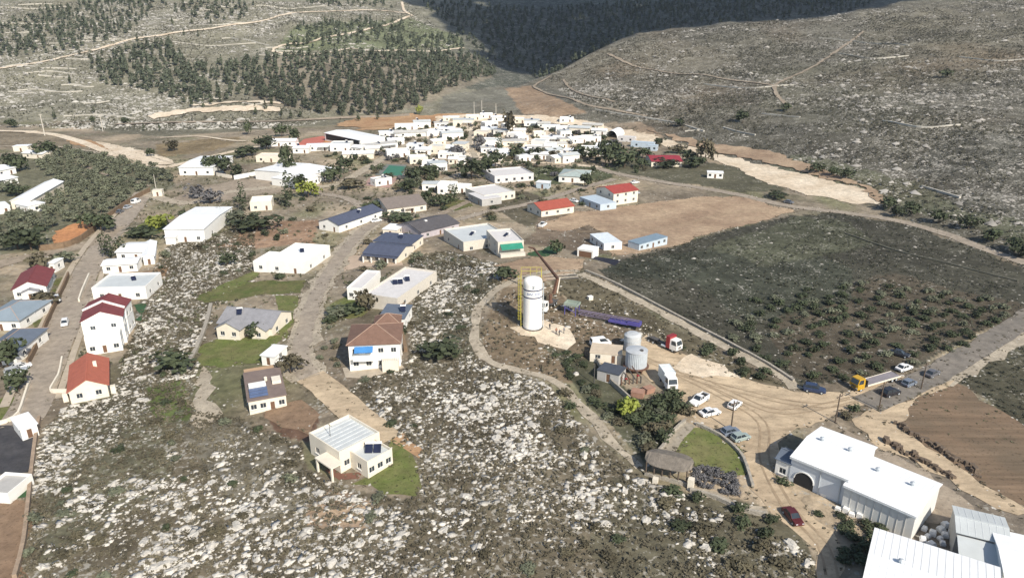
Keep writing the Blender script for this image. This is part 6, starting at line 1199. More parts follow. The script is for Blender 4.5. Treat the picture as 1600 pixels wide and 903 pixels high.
def small_crown(s, kind):
    rr = random.Random(s)
    if kind == 'pine': bl = [(0, 0, .3 + i * .17, .24 * (1 - i * .19)) for i in range(5)]; me = leaf_cloud(34, bl, .13, s, LEAFP, 'tmp', .2)
    else: bl = [(rr.uniform(-.2, .2), rr.uniform(-.2, .2), .35 + rr.uniform(-.1, .25), rr.uniform(.2, .32)) for _ in range(3)]; me = leaf_cloud(kind, bl, .19, s, SCRUB, 'tmp', .3)
    r = base_of(me); bpy.data.meshes.remove(me); return r
PB = [small_crown(200 + i, 'pine') for i in range(4)]
RX = np.concatenate([a for a, b in rest]); RY = np.concatenate([b for a, b in rest]); nR = len(RX)
mass('hillside_wood', RX, RY, rng.uniform(4.5, 12, nR), rng.uniform(7, 14, nR), PB, LEAFP, 'scattered pine wood covering the far hillsides', 'wood')
# lone trees on the slopes beyond the village
for px, py, h, w_, kd, lab in ((86, 187, 9, 6, 'pined', 'lone dark conifer on the slope above the dirt road'), (147, 177, 6, 5, 'pined', 'small lone conifer beside stone terraces above dirt road'), (145, 192, 5, 4, 'dark', 'small dark tree on the slope below the lone conifers'), (195, 195, 6, 8, 'dark', 'spreading dark shrub-tree by the hill track'), (225, 205, 6, 4, 'pined', 'narrow dark conifer where the stony bank begins'), (250, 205, 6, 4, 'pined', 'narrow dark conifer on the stony bank'), (388, 211, 10, 6, 'dark', 'upright dark tree above the dirt road bend'), (17, 200, 7, 9, 'dark', 'dark bushy tree at the dirt road beyond the orchard'), (235, 245, 5, 5, 'dark', 'dark shrub-tree on the orange dirt bank'), (272, 236, 7, 9, 'brown', 'brownish round tree on the dry field by the dirt road'), (655, 180, 8, 5, 'yellow', 'yellowish tree at the head of the orange excavated slope'), (1160, 192, 9, 10, 'dark', 'dark round tree by the path on the bare rocky hillside'), (1228, 174, 6, 8, 'dark', 'dark tree where the hillside path ends'), (1062, 198, 6, 8, 'dark', 'dark shrub-tree near the foot of the bare rocky hillside'), (1478, 122, 7, 10, 'dark', 'dark tree beside a stone sheepfold on the bare rocky hillside')):
    g = G(px, py); tree(g.x, g.y, h, w_, kd, 'hillside_tree', lab)
for i, (px, py) in enumerate([(400, 180), (415, 172), (425, 168), (330, 165), (345, 160), (300, 168), (318, 170), (440, 182), (455, 186), (470, 184), (340, 20), (330, 40), (288, 56), (310, 58), (270, 40), (300, 38), (215, 66), (160, 88), (140, 92), (125, 86), (110, 132), (60, 60), (42, 75), (505, 66), (480, 70), (110, 25), (135, 15), (560, 190), (590, 188)]):
    g = G(px, py); tree(g.x, g.y, random.uniform(7, 10), random.uniform(5, 7), 'pined', 'conifer', 'scattered dark conifer among terraces on the far hillside', 'scattered conifers on the far hillside')
# olive orchard left of the street
ORCH = [(-30, 345), (40, 335), (100, 290), (60, 262), (75, 240), (110, 236), (160, 246), (250, 262), (272, 285), (235, 296), (190, 322), (150, 342), (80, 360), (55, 392), (5, 390), (-30, 380)]
ORCM = marks([(100, 300, 'beside the long white house'), (130, 350, 'above the orange clay field'), (210, 305, 'along the dark fence wall'), (60, 370, 'towards its lower corner'), (75, 250, 'beside the big dark tree at its head'), (250, 275, 'next to the wide white hall'), (170, 260, 'below the dirt road'), (150, 290, 'in its middle by the footpath'), (20, 350, 'below the open-fronted shed')])
A_ = G(10, 385); B_ = G(230, 292); ux = (B_ - A_); ux.z = 0; ux.normalize(); uy = Vector((-ux.y, ux.x, 0)); cnt = 0
for i in range(-12, 45):
    for j in range(-6, 50):
        p = A_ + ux * (i * 6.6) + uy * (j * 6.0) + Vector((random.gauss(0, .6), random.gauss(0, .6), 0)); z = hz(p.x, p.y); px, py = proj(p.x, p.y, z)
        if inpoly(np.array([px]), np.array([py]), ORCH)[0] and free(np.array([p.x]), np.array([p.y]))[0] and random.random() < .95 and cnt < 300:
            tree(p.x, p.y, random.uniform(3.2, 4.6), random.uniform(3.9, 5.2), 'olive', 'olive_tree', 'olive tree in the orchard, ' + near(p.x, p.y, ORCM), 'olive trees of the orchard'); cnt += 1
# trees and hedges inside the village: px, py, height, width, kind, label
VT = [(330, 270, 9, 12, 'dark', 'big dark tree in front of the wide white hall'), (352, 268, 7, 9, 'dark', 'dark tree beside the black van at the wide hall'), (372, 275, 6, 7, 'dark', 'round tree above the short pale bent wall'), (385, 245, 6, 12, 'dark', 'dark spreading tree between dirt road and cream flat house'), (418, 234, 8, 12, 'dark', 'round dark tree on the street side of the white-roofed house'), (440, 214, 8, 9, 'dark', 'dark round tree behind the white-roofed house'), (461, 222, 9, 8, 'dark', 'dark tree at the corner of the red court'), (448, 262, 12, 7, 'dark', 'tall dark tree beside the cream flat house'), (455, 275, 9, 8, 'dark', 'dark tree at the tip of the pointed white wing'), (452, 325, 15, 5.5, 'cyp', 'tall thick cypress before the stepped white hall'), (381, 330, 12, 4.5, 'cyp', 'cypress beside the white flat-roofed house and hedge'), (483, 308, 7, 9, 'yellow', 'bright yellow-green tree below the stepped white hall'), (470, 296, 7, 9, 'dark', 'dark tree against the yellow-green tree'), (520, 285, 8, 10, 'dark', 'dark tree at the court end of the stepped white hall'), (545, 296, 5, 12, 'brown', 'brown hedge tree by the lane to the courts'), (538, 270, 8, 8, 'dark', 'tree beside the cream house above the hall'), (640, 300, 6, 9, 'dark', 'dark tree below the green sports court'), (650, 280, 6, 10, 'dark', 'dark tree by the small curved white wall'), (672, 275, 6, 10, 'dark', 'bushy tree touching the tip of the small curved white wall'), (738, 280, 10, 12, 'dark', 'large olive-dark tree in the middle of the far village'), (760, 272, 9, 8, 'dark', 'dark tree at the terrace end of the wide lilac house'), (775, 262, 9, 9, 'dark', 'dark tree behind the wide lilac house'), (712, 246, 7, 9, 'lav', 'grey tree beside tall narrow white house'), (750, 232, 8, 7, 'lav', 'grey-leaved tree between far lane and white cubic far house'), (797, 212, 16, 9, 'brown', 'tall brown-green tree standing above the far village rim'), (780, 240, 12, 5, 'cyp', 'slim cypress in the far village beside white house'), (809, 250, 8, 9, 'dark', 'round dark tree in front of a far white house'), (838, 247, 6, 9, 'dark', 'round dark tree by the pale far lane'), (863, 246, 5, 11, 'brown', 'brown-green hedge tree on the far lane'), (905, 246, 7, 8, 'dark', 'dark round tree in front of paired far houses'), (930, 250, 7, 8, 'dark', 'dark tree between paired far houses and the junction'), (946, 258, 13, 9, 'dark', 'tall dark tree at the far road junction'), (962, 245, 9, 8, 'dark', 'dark tree behind the far road junction'), (975, 262, 9, 14, 'dark', 'broad very dark tree beside the crimson-roofed house'), (955, 233, 6, 10, 'lav', 'greyish tree below the arched hangar'), (1005, 248, 6, 9, 'dark', 'dark shrub-tree between the blue container and crimson roof'), (1045, 262, 4, 14, 'dark', 'low dark tree in front of the crimson roof'), (1075, 252, 6, 9, 'dark', 'dark tree on the excavated-strip side of the crimson roof'), (1090, 262, 6, 12, 'dark', 'dark tree on the slope between crimson roof and lone cabin'), (1102, 256, 13, 9, 'brown', 'tall brown-green tree beside the excavated strip'), (1028, 228, 5, 7, 'dark', 'dark shrub-tree behind the short blue container'), (1060, 240, 5, 9, 'brown', 'brown shrub-tree behind the crimson roof'), (914, 292, 7, 6, 'dark', 'dark tree behind the pale blue container home'), (690, 322, 5, 8, 'dark', 'dark hedge tree before the white cubic house'), (705, 318, 8, 4, 'cyp', 'first slim cypress before the white cubic house'), (712, 316, 8, 4, 'cyp', 'second slim cypress before the low white shed'), (668, 315, 5, 7, 'dark', 'dark tree at the gable of the grey-brown roof'), (625, 345, 3, 12, 'dark', 'dark hedge below the grey-brown gabled house'), (585, 330, 4, 8, 'dark', 'dark shrub-tree between blue gabled and grey-brown roofs'), (400, 362, 6, 14, 'dark', 'broad dark green tree below the white flat-roofed house'), (372, 352, 6, 10, 'olive', 'olive-green tree on the bank between white hall and cypress'), (350, 345, 5, 9, 'olive', 'olive-green tree touching the side of the white hall'), (245, 360, 6, 10, 'yellow', 'yellow-green tree on the garden lawn by the big white hall'), (220, 372, 4, 11, 'dark', 'dark hedge tree below the yellow-green garden'), (160, 362, 7, 9, 'dark', 'dark tree at the end of the clay field'), (145, 358, 6, 8, 'dark', 'dark olive by the clay field corner'), (50, 392, 8, 11, 'dark', 'dark tree at the lower corner of the orchard'), (30, 390, 7, 10, 'dark', 'dark tree next to the lower orchard corner'), (165, 402, 9, 4, 'cyp', 'cypress at the street corner of the white gabled shed'), (175, 404, 8, 4, 'cyp', 'cypress in front of the white gabled shed'), (190, 402, 7, 4.5, 'cyp', 'stouter cypress before the white gabled shed'), (62, 425, 6, 8, 'brown', 'brown tree behind the maroon gabled roof'), (66, 484, 5, 8, 'brown', 'reddish-brown tree between maroon and slate-blue roofs'), (100, 412, 4, 7, 'olive', 'sparse pale tree beside the tiny white shed'), (12, 575, 7, 7, 'dark', 'dark tree beside the steel-blue roof corner'), (30, 612, 5, 5, 'dark', 'small dark tree on the curved garden kerb'), (404, 527, 4.2, 4.8, 'dark', 'round dark tree in front of the grey twin-gabled house'), (455, 583, 4.5, 5.5, 'brown', 'brown tree at the bend beside the taupe roof'), (573, 486, 6, 6, 'brown', 'rounded brown-green tree beside the pale house with solar panels'), (548, 490, 2.5, 7, 'dark', 'dark garden hedge by the brown-green tree'), (527, 492, 2.5, 7, 'olive', 'garden hedge beside the street and small lawn'), (355, 415, 4, 5, 'dark', 'lone dark tree on the rocky slope near the white flat-roofed house'), (690, 562, 4, 9, 'dark', 'dark spreading shrub-tree on the rocky ridge'), (275, 578, 4, 9, 'dark', 'dark spreading shrub-tree between lawn and rocky slope'), (785, 438, 4, 7, 'dark', 'dark shrub-tree at the upper bend of the footpath'), (10, 300, 5, 9, 'olive', 'yellow-olive tree in the garden by the white wing'), (25, 306, 5, 9, 'dark', 'dark tree in front of the garden by the long white house'), (32, 268, 8, 9, 'dark', 'dark tree between orchard houses'), (18, 262, 8, 8, 'dark', 'dark tree behind the white house with low roof'), (75, 246, 9, 11, 'dark', 'big dark tree at the head of the orchard'), (310, 310, 6, 8, 'lav', 'bare greyish tree on the village square'), (330, 318, 6, 9, 'lav', 'bare violet-grey tree beside the village square'), (1000, 262, 5, 8, 'dark', 'dark shrub-tree between road and crimson roof'), (1215, 310, 3, 9, 'dark', 'low dark hedge by the road at the clearing'), (870, 398, 5, 5, 'dark', 'dark tree beside the green garden turf')]
for px, py, h, w_, kd, lab in VT:
    g = G(px, py); tree(g.x, g.y, h * 1.1, w_ * 1.1, kd, 'cypress_tree' if kd == 'cyp' else 'village_tree', lab)
# roadside trees on the right
for px, py in ((1388, 328), (1400, 340), (1424, 335), (1466, 348), (1512, 358), (1552, 378), (1585, 394), (1602, 404), (1322, 280), (1300, 276), (1275, 271)):
    g = G(px, py); tree(g.x, g.y, 5.5, 7.5, 'dark', 'roadside_tree', 'rounded dark tree on the outer verge of the road round the dark field', 'dark trees along the outer road verge')
# shrubs of the dark field in rough rows
FLDM = marks([(1370, 580, 'behind the flatbed truck'), (1272, 590, 'behind the dark blue car'), (1410, 555, 'around the half-hidden dark car'), (1200, 550, 'along the stony footpath'), (1500, 530, 'along the asphalt road'), (1330, 480, 'in the middle of the field'), (1450, 490, 'towards the road bend'), (1230, 490, 'on the greener upper part')])
X, Y, Z = scatter([(1180, 470), (1330, 440), (1560, 470), (1600, 492), (1440, 572), (1300, 598), (1240, 598), (1130, 530)], .12, 21); k = thin(X, Y, 3.7)
for i in k[:190]: shrub(X[i], Y[i], random.uniform(1.4, 2.4), random.uniform(2.4, 3.8), 'olive' if random.random() < .3 else 'dark', 'dark rounded shrub in the scrub field, ' + near(X[i], Y[i], FLDM), 'shrubs of the dark field')
X, Y, Z = scatter([(1050, 530), (1130, 545), (1235, 600), (1180, 592), (1060, 545)], .06, 22); k = thin(X, Y, 3.2)
for i in k[:40]: shrub(X[i], Y[i], random.uniform(1.6, 2.6), random.uniform(2.8, 4.0), 'dark', 'dark green shrub crowding the verge between footpath and sandy yard', 'shrubs on the yard verge')
# thicket below the tank compound, lavender hedge, verge bushes
X, Y, Z = scatter([(870, 545), (905, 550), (950, 600), (985, 640), (1060, 618), (1085, 640), (1040, 690), (1005, 715), (960, 670), (915, 610), (865, 575)], .5, 23, False); k = [i for i in thin(X, Y, 2.2) if free(X[i:i + 1], Y[i:i + 1])[0]]
for i in k:
  if proj(X[i], Y[i], hz(X[i], Y[i]))[0] < 985 and random.random() < .35: continue
  tall = 1.0 if proj(X[i], Y[i], hz(X[i], Y[i]))[0] > 985 else .42
  shrub(X[i], Y[i], random.uniform(2.0, 3.8) * tall, random.uniform(3.0, 4.4) * (.55 + .45 * tall), random.choice(['dark', 'dark', 'dark', 'olive', 'brown']), 'dense shrub in the thicket below the tank compound', 'shrubs of the thicket below the tank compound')
g = G(984, 652); tree(g.x, g.y, 5.0, 4.8, 'yellow', 'yellow_green_tree', 'yellow-green tree at the corner of the dark thicket')
X, Y, Z = scatter([(1080, 738), (1105, 732), (1148, 746), (1152, 774), (1110, 778), (1078, 765)], 1.6, 24); k = thin(X, Y, 1.05)
for i in k: shrub(X[i], Y[i], random.uniform(1.1, 1.6), random.uniform(1.6, 2.1), 'lav', 'grey lavender bush in the planted bed beside the pavilion', 'lavender bushes beside the pavilion', 'lavender_bush')
for grp, pl, dn, dm, hh, ww, kd, lab in (('track verge bushes', [(1190, 690), (1232, 745), (1315, 800), (1390, 845), (1350, 860), (1290, 820), (1230, 775), (1200, 730)], .12, 2.2, (1.0, 2.2), (1.8, 3.0), 'dark', 'dark bush on the bank between warehouses and sandy track'),
    ('bushes under the pavilion slope', [(985, 745), (1080, 775), (1190, 805), (1260, 830), (1290, 900), (1180, 903), (1100, 850), (1010, 790)], .07, 2.8, (1.2, 2.6), (2.2, 3.8), 'dark', 'dark bush on the slope below the pavilion'),
    ('footpath bushes', [(850, 585), (905, 618), (950, 670), (985, 715), (1000, 735), (930, 680), (870, 612)], .12, 2.4, (1.2, 2.2), (2.2, 3.2), 'dark', 'dark bush along the footpath above the rocks'),
    ('street verge bushes', [(497, 500), (520, 515), (530, 560), (545, 600), (505, 590), (484, 545)], .12, 2.2, (.8, 1.8), (1.5, 2.6), 'olive', 'bush on the verge between street and villa'), ('driveway bank bushes', [(545, 605), (600, 660), (625, 690), (612, 690), (560, 640)], .15, 2.2, (.6, 1.4), (1.4, 2.4), 'olive', 'low bush on the bank along the driveway'), ('road verge bushes', [(1310, 655), (1350, 632), (1365, 650), (1330, 662)], .2, 2.0, (1.2, 2.2), (2.0, 3.0), 'dark', 'dark bush between road edge and paved yard')):
    X, Y, Z = scatter(pl, dn, len(grp)); k = thin(X, Y, dm)
    for i in k[:70]: shrub(X[i], Y[i], random.uniform(*hh), random.uniform(*ww), kd if random.random() < .7 else 'brown', lab, grp, 'bush')

# ------------------------------------------------------------------ rocks
ROCKM = marks([(545, 740, 'below the cream flat-roofed house'), (640, 750, 'beside the triangular lawn'), (690, 562, 'around the dark shrub-tree on the ridge'), (575, 590, 'below the two-storey villa'), (680, 450, 'behind the pale house with solar panels'), (745, 540, 'beside the bend of the footpath'), (900, 660, 'along the footpath to the pavilion'), (980, 780, 'below the pavilion'), (140, 640, 'below the orange-roofed house'), (70, 760, 'beside the parking lot wall'), (230, 500, 'beside the maroon terraced houses'), (300, 400, 'below the big white hall'), (330, 560, 'beside the lawn of the grey twin-gabled house'), (390, 690, 'below the taupe-roofed house'), (270, 580, 'around the spreading shrub-tree on the slope'), (80, 870, 'beside the bare brown field'), (250, 850, 'on the open lower slope facing the brown field'), (480, 850, 'on the slope under the pale rubble patch'), (720, 850, 'on the open slope under the triangular lawn'), (900, 850, 'on the stony slope under the footpath'), (1150, 860, 'among bushes below the terrace wall'), (740, 680, 'on the slope between villa and footpath'), (840, 740, 'on the white rock pavement by the footpath')])
def rock_base(s, flat=.62):
    bm = bmesh.new(); bmesh.ops.create_icosphere(bm, subdivisions=1, radius=1.0); rr = random.Random(s)
    for v in bm.verts: k = .62 + .6 * rr.random(); v.co = Vector((v.co.x * k, v.co.y * k, v.co.z * k * flat))
    bm.verts.ensure_lookup_table(); v = np.array([tuple(q.co) for q in bm.verts]); t = np.array([[q.index for q in f.verts] for f in bm.faces]); bm.free(); return v, t
def octa_base(s, flat=.6):
    rr = random.Random(s); d = [(1, 0, 0), (0, 1, 0), (-1, 0, 0), (0, -1, 0), (0, 0, 1)]; v = np.array([[c * (.7 + .6 * rr.random()) for c in p] for p in d]); v[:, 2] *= flat
    return v, np.array([[0, 1, 4], [1, 2, 4], [2, 3, 4], [3, 0, 4]])
RB = [rock_base(300 + i) for i in range(7)]; OB = [octa_base(330 + i) for i in range(7)]
clump = lambda a, b: (.6 * vn(a, b, 16, 31) + .55 * vn(a, b, 5.5, 32) + .35 * vn(a, b, 40, 33)) > rng.uniform(-.38, .5, len(a))
X, Y, Z = scatter(ROCKY, 3.1, 41, True, clump); px, py = proj(X, Y, Z)
thinner = inpoly(px, py, [(225, 600), (300, 590), (480, 690), (500, 790), (420, 825), (330, 760), (240, 665)]) & (rng.random(len(X)) < .5 + .5 * (vn(X, Y, 18, 49) > -.25)); thinner |= inpoly(px, py, [(950, 760), (1330, 860), (1330, 1000), (1000, 1000)]) & (rng.random(len(X)) < .5)
X, Y = X[~thinner], Y[~thinner]; n = len(X)
S = np.clip(rng.lognormal(math.log(.33),   .5, n), .12, .9) * (.8 + .4 * (vn(X, Y, 11, 46) > 0)); big = np.argsort(-S * (1 - np.hypot(X, Y) / 900))[:280]; vis = np.ones(n, bool); vis[big] = False
BM = [stone_mesh(70 + i, 2, .62) for i in range(8)]
for j, i in enumerate(big):
    o = link('boulder', BM[j % 8], None, (X[i], Y[i], hz(X[i], Y[i]) + .05), random.random() * 6.28); s = S[i] * .95; o.scale = (s * random.uniform(.9, 1.35), s * random.uniform(.65, .95), s * random.uniform(.65, 1.0)); tag(o, '%s pale limestone boulder %s' % ('large' if S[i] > np.median(S[big]) else 'medium-sized', near(X[i], Y[i], ROCKM)), 'boulder', 'limestone boulders on the rocky slope')
k = vis; mass('limestone_rocks', X[k], Y[k], S[k] * rng.uniform(.4, .85, k.sum()), S[k] * rng.uniform(.85, 1.5, k.sum()), RB, STONE, 'pale limestone rocks strewn over the bare slope among the houses', 'rocks')
print('rocks', n)
RH = [(850, 125), (1000, 55), (1370, 14), (1700, -20), (1700, 420), (1600, 392), (1420, 332), (1250, 262), (1050, 200), (930, 180)]
cl2 = lambda a, b: (.55 * vn(a, b, 30, 34) + .5 * vn(a, b, 9, 35) + .6 * vn(a, b, 75, 36)) > rng.uniform(-.35, .85, len(a))
X, Y, Z = scatter(RH, .30, 42, True, cl2); n = len(X); S = .32 + .36 * rng.pareto(2.6, n); S = np.minimum(S, 3); mass('hill_rocks', X, Y, S * .75, S * 1.15, OB, STONEF, 'pale rocks scattered over the bare rocky hillside', 'rocks'); print('hill rocks', n)
LH = [(-60, 4), (640, 4), (720, 76), (400, 90), (390, 160), (600, 185), (440, 200), (200, 205), (-60, 195)]
X, Y, Z = scatter(LH, .24, 43, True, cl2); n = len(X); S = .5 + .5 * rng.pareto(2.6, n); S = np.minimum(S, 3); mass('hill_rocks', X, Y, S * .75, S * 1.25, OB, STONEL, 'pale rocks scattered over the wooded terraced hillside', 'rocks'); print('left rocks', n)
X, Y, Z = scatter(DARKF, .05, 44, True, cl2); n = len(X); S = .2 + .2 * rng.pareto(2.6, n); S = np.minimum(S, .9); mass('field_rocks', X, Y, S * .7, S * 1.1, OB, STONEF, 'scattered pale stones in the dark scrub field', 'rocks')
X, Y, Z = scatter(ROCKY, .03, 66, True, lambda a, b: (.6 * vn(a, b, 16, 31) + .5 * vn(a, b, 30, 45)) < .1); k = thin(X, Y, 3.4); random.shuffle(k)
for i in k[:150]: shrub(X[i], Y[i], random.uniform(.7, 1.7), random.uniform(1.5, 3.2), random.choice(['brown', 'brown', 'dark', 'olive']), 'low bush among rocks ' + near(X[i], Y[i], ROCKM), 'low bushes on the rocky slope', 'slope_bush')
# ------------------------------------------------------------------ low scrub between the rocks
SB = [small_crown(400 + i, 20) for i in range(5)]; SM_ = [small_crown(440 + i, 12) for i in range(5)]; SF = [small_crown(420 + i, 9) for i in range(5)]
X, Y, Z = scatter(ROCKY + [], 1.3, 51); n = len(X); mass('scrub', X, Y, rng.uniform(.3, .9, n), rng.uniform(.7, 1.8, n), SM_, SCRUB, 'low grey-green scrub growing between the rocks on the slope', 'scrub'); print('scrub', n)
X, Y, Z = scatter([(860, 440), (940, 432), (1080, 520), (1230, 605), (1120, 575), (1000, 520), (980, 540), (930, 555), (860, 595), (760, 560), (750, 510), (800, 455)], .3, 52); n = len(X); mass('scrub', X, Y, rng.uniform(.35, .9, n), rng.uniform(.8, 1.7, n), SB, SCRUB, 'low dry scrub around the white water tower', 'scrub')
FVM = mat('garden_weed', (0.10, 0.10, 0.058), 0.85, 0.45, 0.1)
FM = mat('dark_field_scrub', (0.052, 0.054, 0.036), 0.85, 0.45, 0.08)
X, Y, Z = scatter(DARKF, .30, 53, True, lambda a, b: (.6 * vn(a, b, 7, 37) + .5 * vn(a, b, 22, 38)) > rng.uniform(-.6, .5, len(a))); n = len(X); mass('field_scrub', X, Y, rng.uniform(.4, 1.0, n), rng.uniform(1.0, 2.2, n), SF, FM, 'dark thorny scrub covering the fenced field', 'scrub'); print('field', n)
cl3 = lambda a, b: (.55 * vn(a, b, 12, 39) + .5 * vn(a, b, 45, 40)) > rng.uniform(-.5, .6, len(a))
HM = mat('hill_scrub', (0.072, 0.070, 0.048), 0.85, 0.4, 0.03)
X, Y, Z = scatter(RH, .24, 54, True, cl3); n = len(X); mass('hill_scrub', X, Y, rng.uniform(.6, 1.8, n), rng.uniform(1.4, 3.4, n), SF, HM, 'low dark scrub dotting the bare rocky hillside', 'scrub'); print('hill scrub', n)
X, Y, Z = scatter(LH, .12, 55, True, cl3); n = len(X); mass('hill_scrub', X, Y, rng.uniform(.7, 2.0, n), rng.uniform(1.5, 3.6, n), SF, HM, 'low dark scrub dotting the wooded terraced hillside', 'scrub')
X, Y, Z = scatter([(380, 330), (700, 330), (960, 300), (1000, 200), (640, 190), (450, 240), (270, 250), (180, 380), (100, 600), (480, 560), (640, 400)], .12, 56, True, lambda a, b: (.6 * vn(a, b, 8, 47) + .5 * vn(a, b, 25, 48)) > rng.uniform(-.5, .5, len(a))); n = len(X); mass('village_scrub', X, Y, rng.uniform(.5, 1.7, n), rng.uniform(.9, 2.8, n), SM_, FVM, 'small garden shrubs and weeds between the village houses', 'scrub')

X, Y, Z = scatter([(380, 330), (700, 330), (960, 300), (1000, 200), (640, 190), (450, 240), (270, 250), (180, 380), (100, 600), (480, 560), (640, 400), (850, 400), (960, 400), (1100, 300)], .07, 57, True, clump); n = len(X); S = .14 + .16 * rng.pareto(2.8, n); S = np.minimum(S, .8); mass('rubble', X, Y, S * .7, S * 1.2, OB, STONE, 'pale rubble and loose stones between the village houses', 'rubble')
X, Y, Z = scatter([(850, 440), (1000, 480), (1060, 540), (980, 545), (930, 560), (900, 600), (850, 590), (760, 560), (745, 520), (780, 460)], .5, 58, True, clump); n = len(X); S = .16 + .2 * rng.pareto(2.6, n); S = np.minimum(S, 1.0); mass('limestone_rocks', X, Y, S * .7, S * 1.2, RB, STONE, 'pale rocks on the knoll around the white water tower', 'rocks')
X, Y, Z = scatter([(835, 355), (960, 325), (1160, 309), (1240, 328), (1050, 386), (955, 402)], .05, 63, False, clump); x2, y2, _ = scatter([(985, 545), (1240, 612), (1450, 590), (1215, 692), (1320, 900), (1190, 780), (1055, 615)], .05, 64, False, clump); x3, y3, _ = scatter([(960, 203), (1200, 245), (1380, 320), (1255, 303), (1000, 222)], .03, 65, False); X, Y = np.concatenate([X, x2, x3]), np.concatenate([Y, y2, y3]); n = len(X); S = .09 + .09 * rng.pareto(2.6, n); S = np.minimum(S, .6); mass('rubble', X, Y, S * .7, S * 1.2, OB, STONE, 'loose stones strewn over the bare earth and sandy yard', 'rubble')
X, Y, Z = scatter([(545, 245), (640, 195), (940, 200), (975, 262), (800, 285), (640, 300)], .03, 67); k = thin(X, Y, 4.2); random.shuffle(k)
for i in k[:160]: shrub(X[i], Y[i], random.uniform(2.2, 5.0), random.uniform(3.0, 5.6), random.choice(['dark', 'dark', 'olive', 'brown', 'lav']), 'garden tree or bush near ' + near(X[i], Y[i], FARM), 'garden trees of the far village', 'garden_bush')
X, Y, Z = scatter([(1350, 650), (1400, 622), (1490, 597), (1512, 606), (1600, 665), (1600, 790), (1450, 700)], .1, 59, False, lambda a, b: (.6 * vn(a, b, 8, 47) + .5 * vn(a, b, 25, 48)) > rng.uniform(-.2, .8, len(a))); n = len(X); mass('field_weeds', X, Y, rng.uniform(.25, .6, n), rng.uniform(.6, 1.4, n), SM_, FVM, 'tufts of weeds growing on the ploughed field', 'weeds')
X, Y, Z = scatter([(1450, 602), (1600, 515), (1640, 500), (1640, 690), (1510, 600)], .4, 60); n = len(X); mass('field_scrub', X, Y, rng.uniform(.3, .9, n), rng.uniform(.9, 2.0, n), SF, FM, 'dark low scrub between the road shoulder and ploughed field', 'scrub')
# weeds and pebbles fringing roads, yards and lawns
E = np.array(EDGES); dE = np.hypot(E[:, 0], E[:, 1]); E = E[(dE < 520) & (dE > 70)]; E = np.repeat(E, 3, 0) + rng.normal(0, .75, (len(E) * 3, 2)); kk = rng.random(len(E)) < .8; E = E[kk]; n = len(E); w3 = rng.random(n) < .6
mass('verge_weeds', E[w3, 0], E[w3, 1], rng.uniform(.15, .6, w3.sum()), rng.uniform(.5, 1.5, w3.sum()), SM_, SCRUB, 'low weeds fringing the roads, yards and lawns', 'weeds')
w3 = ~w3; mass('verge_stones', E[w3, 0], E[w3, 1], rng.uniform(.08, .35, w3.sum()), rng.uniform(.15, .5, w3.sum()), OB, STONE, 'small pale stones along the edges of roads and yards', 'stones'); print('edge', n)
X, Y, Z = scatter([(1310, 830), (1345, 815), (1390, 835), (1352, 860), (1340, 905), (1318, 905)], .6, 62, False); k = thin(X, Y, 1.6)
for i in k[:60]:
    if not OCC[int((X[i] - OX0) * 2), int((Y[i] - OY0) * 2)] or True: shrub(X[i], Y[i], random.uniform(1.2, 2.4), random.uniform(2.2, 3.2), 'dark', 'dark bush in the shaded gap beside the white warehouse', 'bushes in the gap between the warehouses', 'bush')
# verge bushes and hedges scattered through the village
GBM = FARM + marks([(290, 350, 'the big white hall'), (440, 410, 'the brilliant white flat-roofed house'), (380, 495, 'the grey twin-gabled house'), (530, 335, 'the blue gabled house'), (600, 390, 'the house with porch columns'), (690, 345, 'the charcoal gabled roof'), (730, 370, 'the broad stone house'), (630, 315, 'the grey-brown gabled house'), (190, 440, 'the broad pale flat roof'), (200, 390, 'the white gabled shed'), (585, 450, 'the pale house with solar panels'), (770, 305, 'the long cream house'), (850, 320, 'the low red-orange roof'), (955, 300, 'the two-storey red-roofed house'), (1040, 250, 'the crimson roof'), (330, 265, 'the wide white hall'), (405, 318, 'the tall thick cypress'), (425, 252, 'the curving white wall')])
X, Y, Z = scatter([(100, 400), (380, 300), (640, 190), (960, 200), (1060, 240), (1000, 300), (820, 345), (660, 400), (620, 560), (480, 560), (440, 470), (330, 470), (400, 360), (230, 420)], .012, 61); k = thin(X, Y, 5.0); random.shuffle(k)
for i in k[:210]: shrub(X[i], Y[i], random.uniform(1.4, 3.6), random.uniform(2.2, 4.8), random.choice(['dark', 'dark', 'olive', 'brown']), 'garden bush near ' + near(X[i], Y[i], GBM), 'garden bushes among the village houses', 'garden_bush')

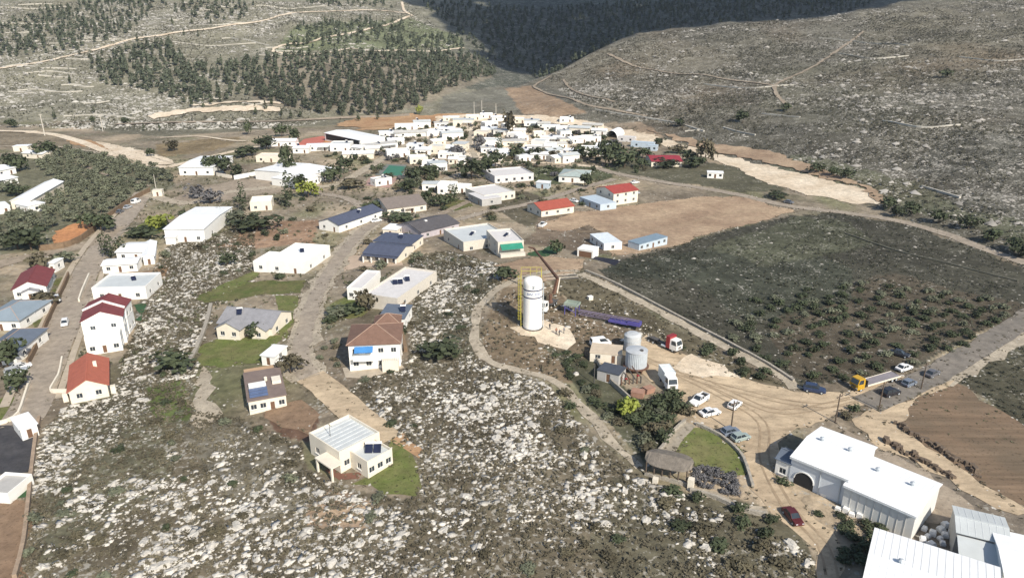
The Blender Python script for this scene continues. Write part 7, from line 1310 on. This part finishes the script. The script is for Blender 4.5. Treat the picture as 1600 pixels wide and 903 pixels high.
# ------------------------------------------------------------------ unseen cloud added high above, its outline shaped to shade the far slope
SHP = [(626, 2), (690, 34), (722, 74), (760, 97), (800, 116), (838, 122)]
wp = [G(x, y) for x, y in SHP] + [Vector((60, 800, 25)), Vector((140, 838, 52)), Vector((300, 868, 66)), Vector((430, 900, 78)), Vector((560, 950, 95)), Vector((760, 1240, 130)), Vector((700, 1500, 150)), Vector((200, 1550, 150)), Vector((-60, 1400, 150)), Vector((-150, 1200, 120))]
CZ = 720.0; cp = [(p + TO_SUN * ((CZ - p.z) / TO_SUN.z)) for p in wp]; cpoly = [(p.x, p.y) for p in cp]
bm = bmesh.new(); xs = [p[0] for p in cpoly]; ys = [p[1] for p in cpoly]; cpc = cpoly + [cpoly[0]]; rc = random.Random(5); nb = 0
for it in range(4000):
    if nb > 260: break
    x, y = rc.uniform(min(xs), max(xs)), rc.uniform(min(ys), max(ys))
    if not inpoly(np.array([x]), np.array([y]), cpoly)[0]: continue
    dd = float(dline(np.array([x]), np.array([y]), cpoly, True)[0][0])
    if dd < 7: continue
    rad = min(dd * 1.02, rc.uniform(18, 75)); mtx = bmesh.ops.create_icosphere(bm, subdivisions=2, radius=rad); nb += 1
    for v in mtx['verts']: v.co = Vector((v.co.x * (1 + .12 * rc.uniform(-1, 1)) + x, v.co.y * (1 + .12 * rc.uniform(-1, 1)) + y, v.co.z * .6 + CZ + rc.uniform(-3, 3) + rad * .3))
me = bpy.data.meshes.new('cloud'); bm.to_mesh(me); bm.free(); me.materials.append(CLOUDM); tag(link('cloud', me), 'unseen white cloud added high up to shade the far slope', 'cloud', kind='structure')

# ------------------------------------------------------------------ the air
HZB = 4200.0; zlo = min(float(v.co.z) for v in bpy.data.objects['ground'].data.vertices) - 1.5; zhi = max(float(v.co.z) for v in bpy.data.objects['ground'].data.vertices) + 25
hb = MB(); hb.box(0, 0, zlo, 2 * HZB, 2 * HZB, zhi - zlo); print('haze', zlo, zhi)
hm = bpy.data.materials.new('air'); hm.use_nodes = True; n = hm.node_tree.nodes; n.remove(n['Principled BSDF']); pv = n.new('ShaderNodeVolumePrincipled')
pv.inputs['Color'].default_value = (0.74, 0.84, 0.98, 1); pv.inputs['Density'].default_value = 0.00007; pv.inputs['Anisotropy'].default_value = 0.2
hm.node_tree.links.new(pv.outputs[0], n['Material Output'].inputs['Volume'])
tag(hb.build('haze', hm), 'thin pale haze filling the air over the valley', 'haze', kind='stuff')
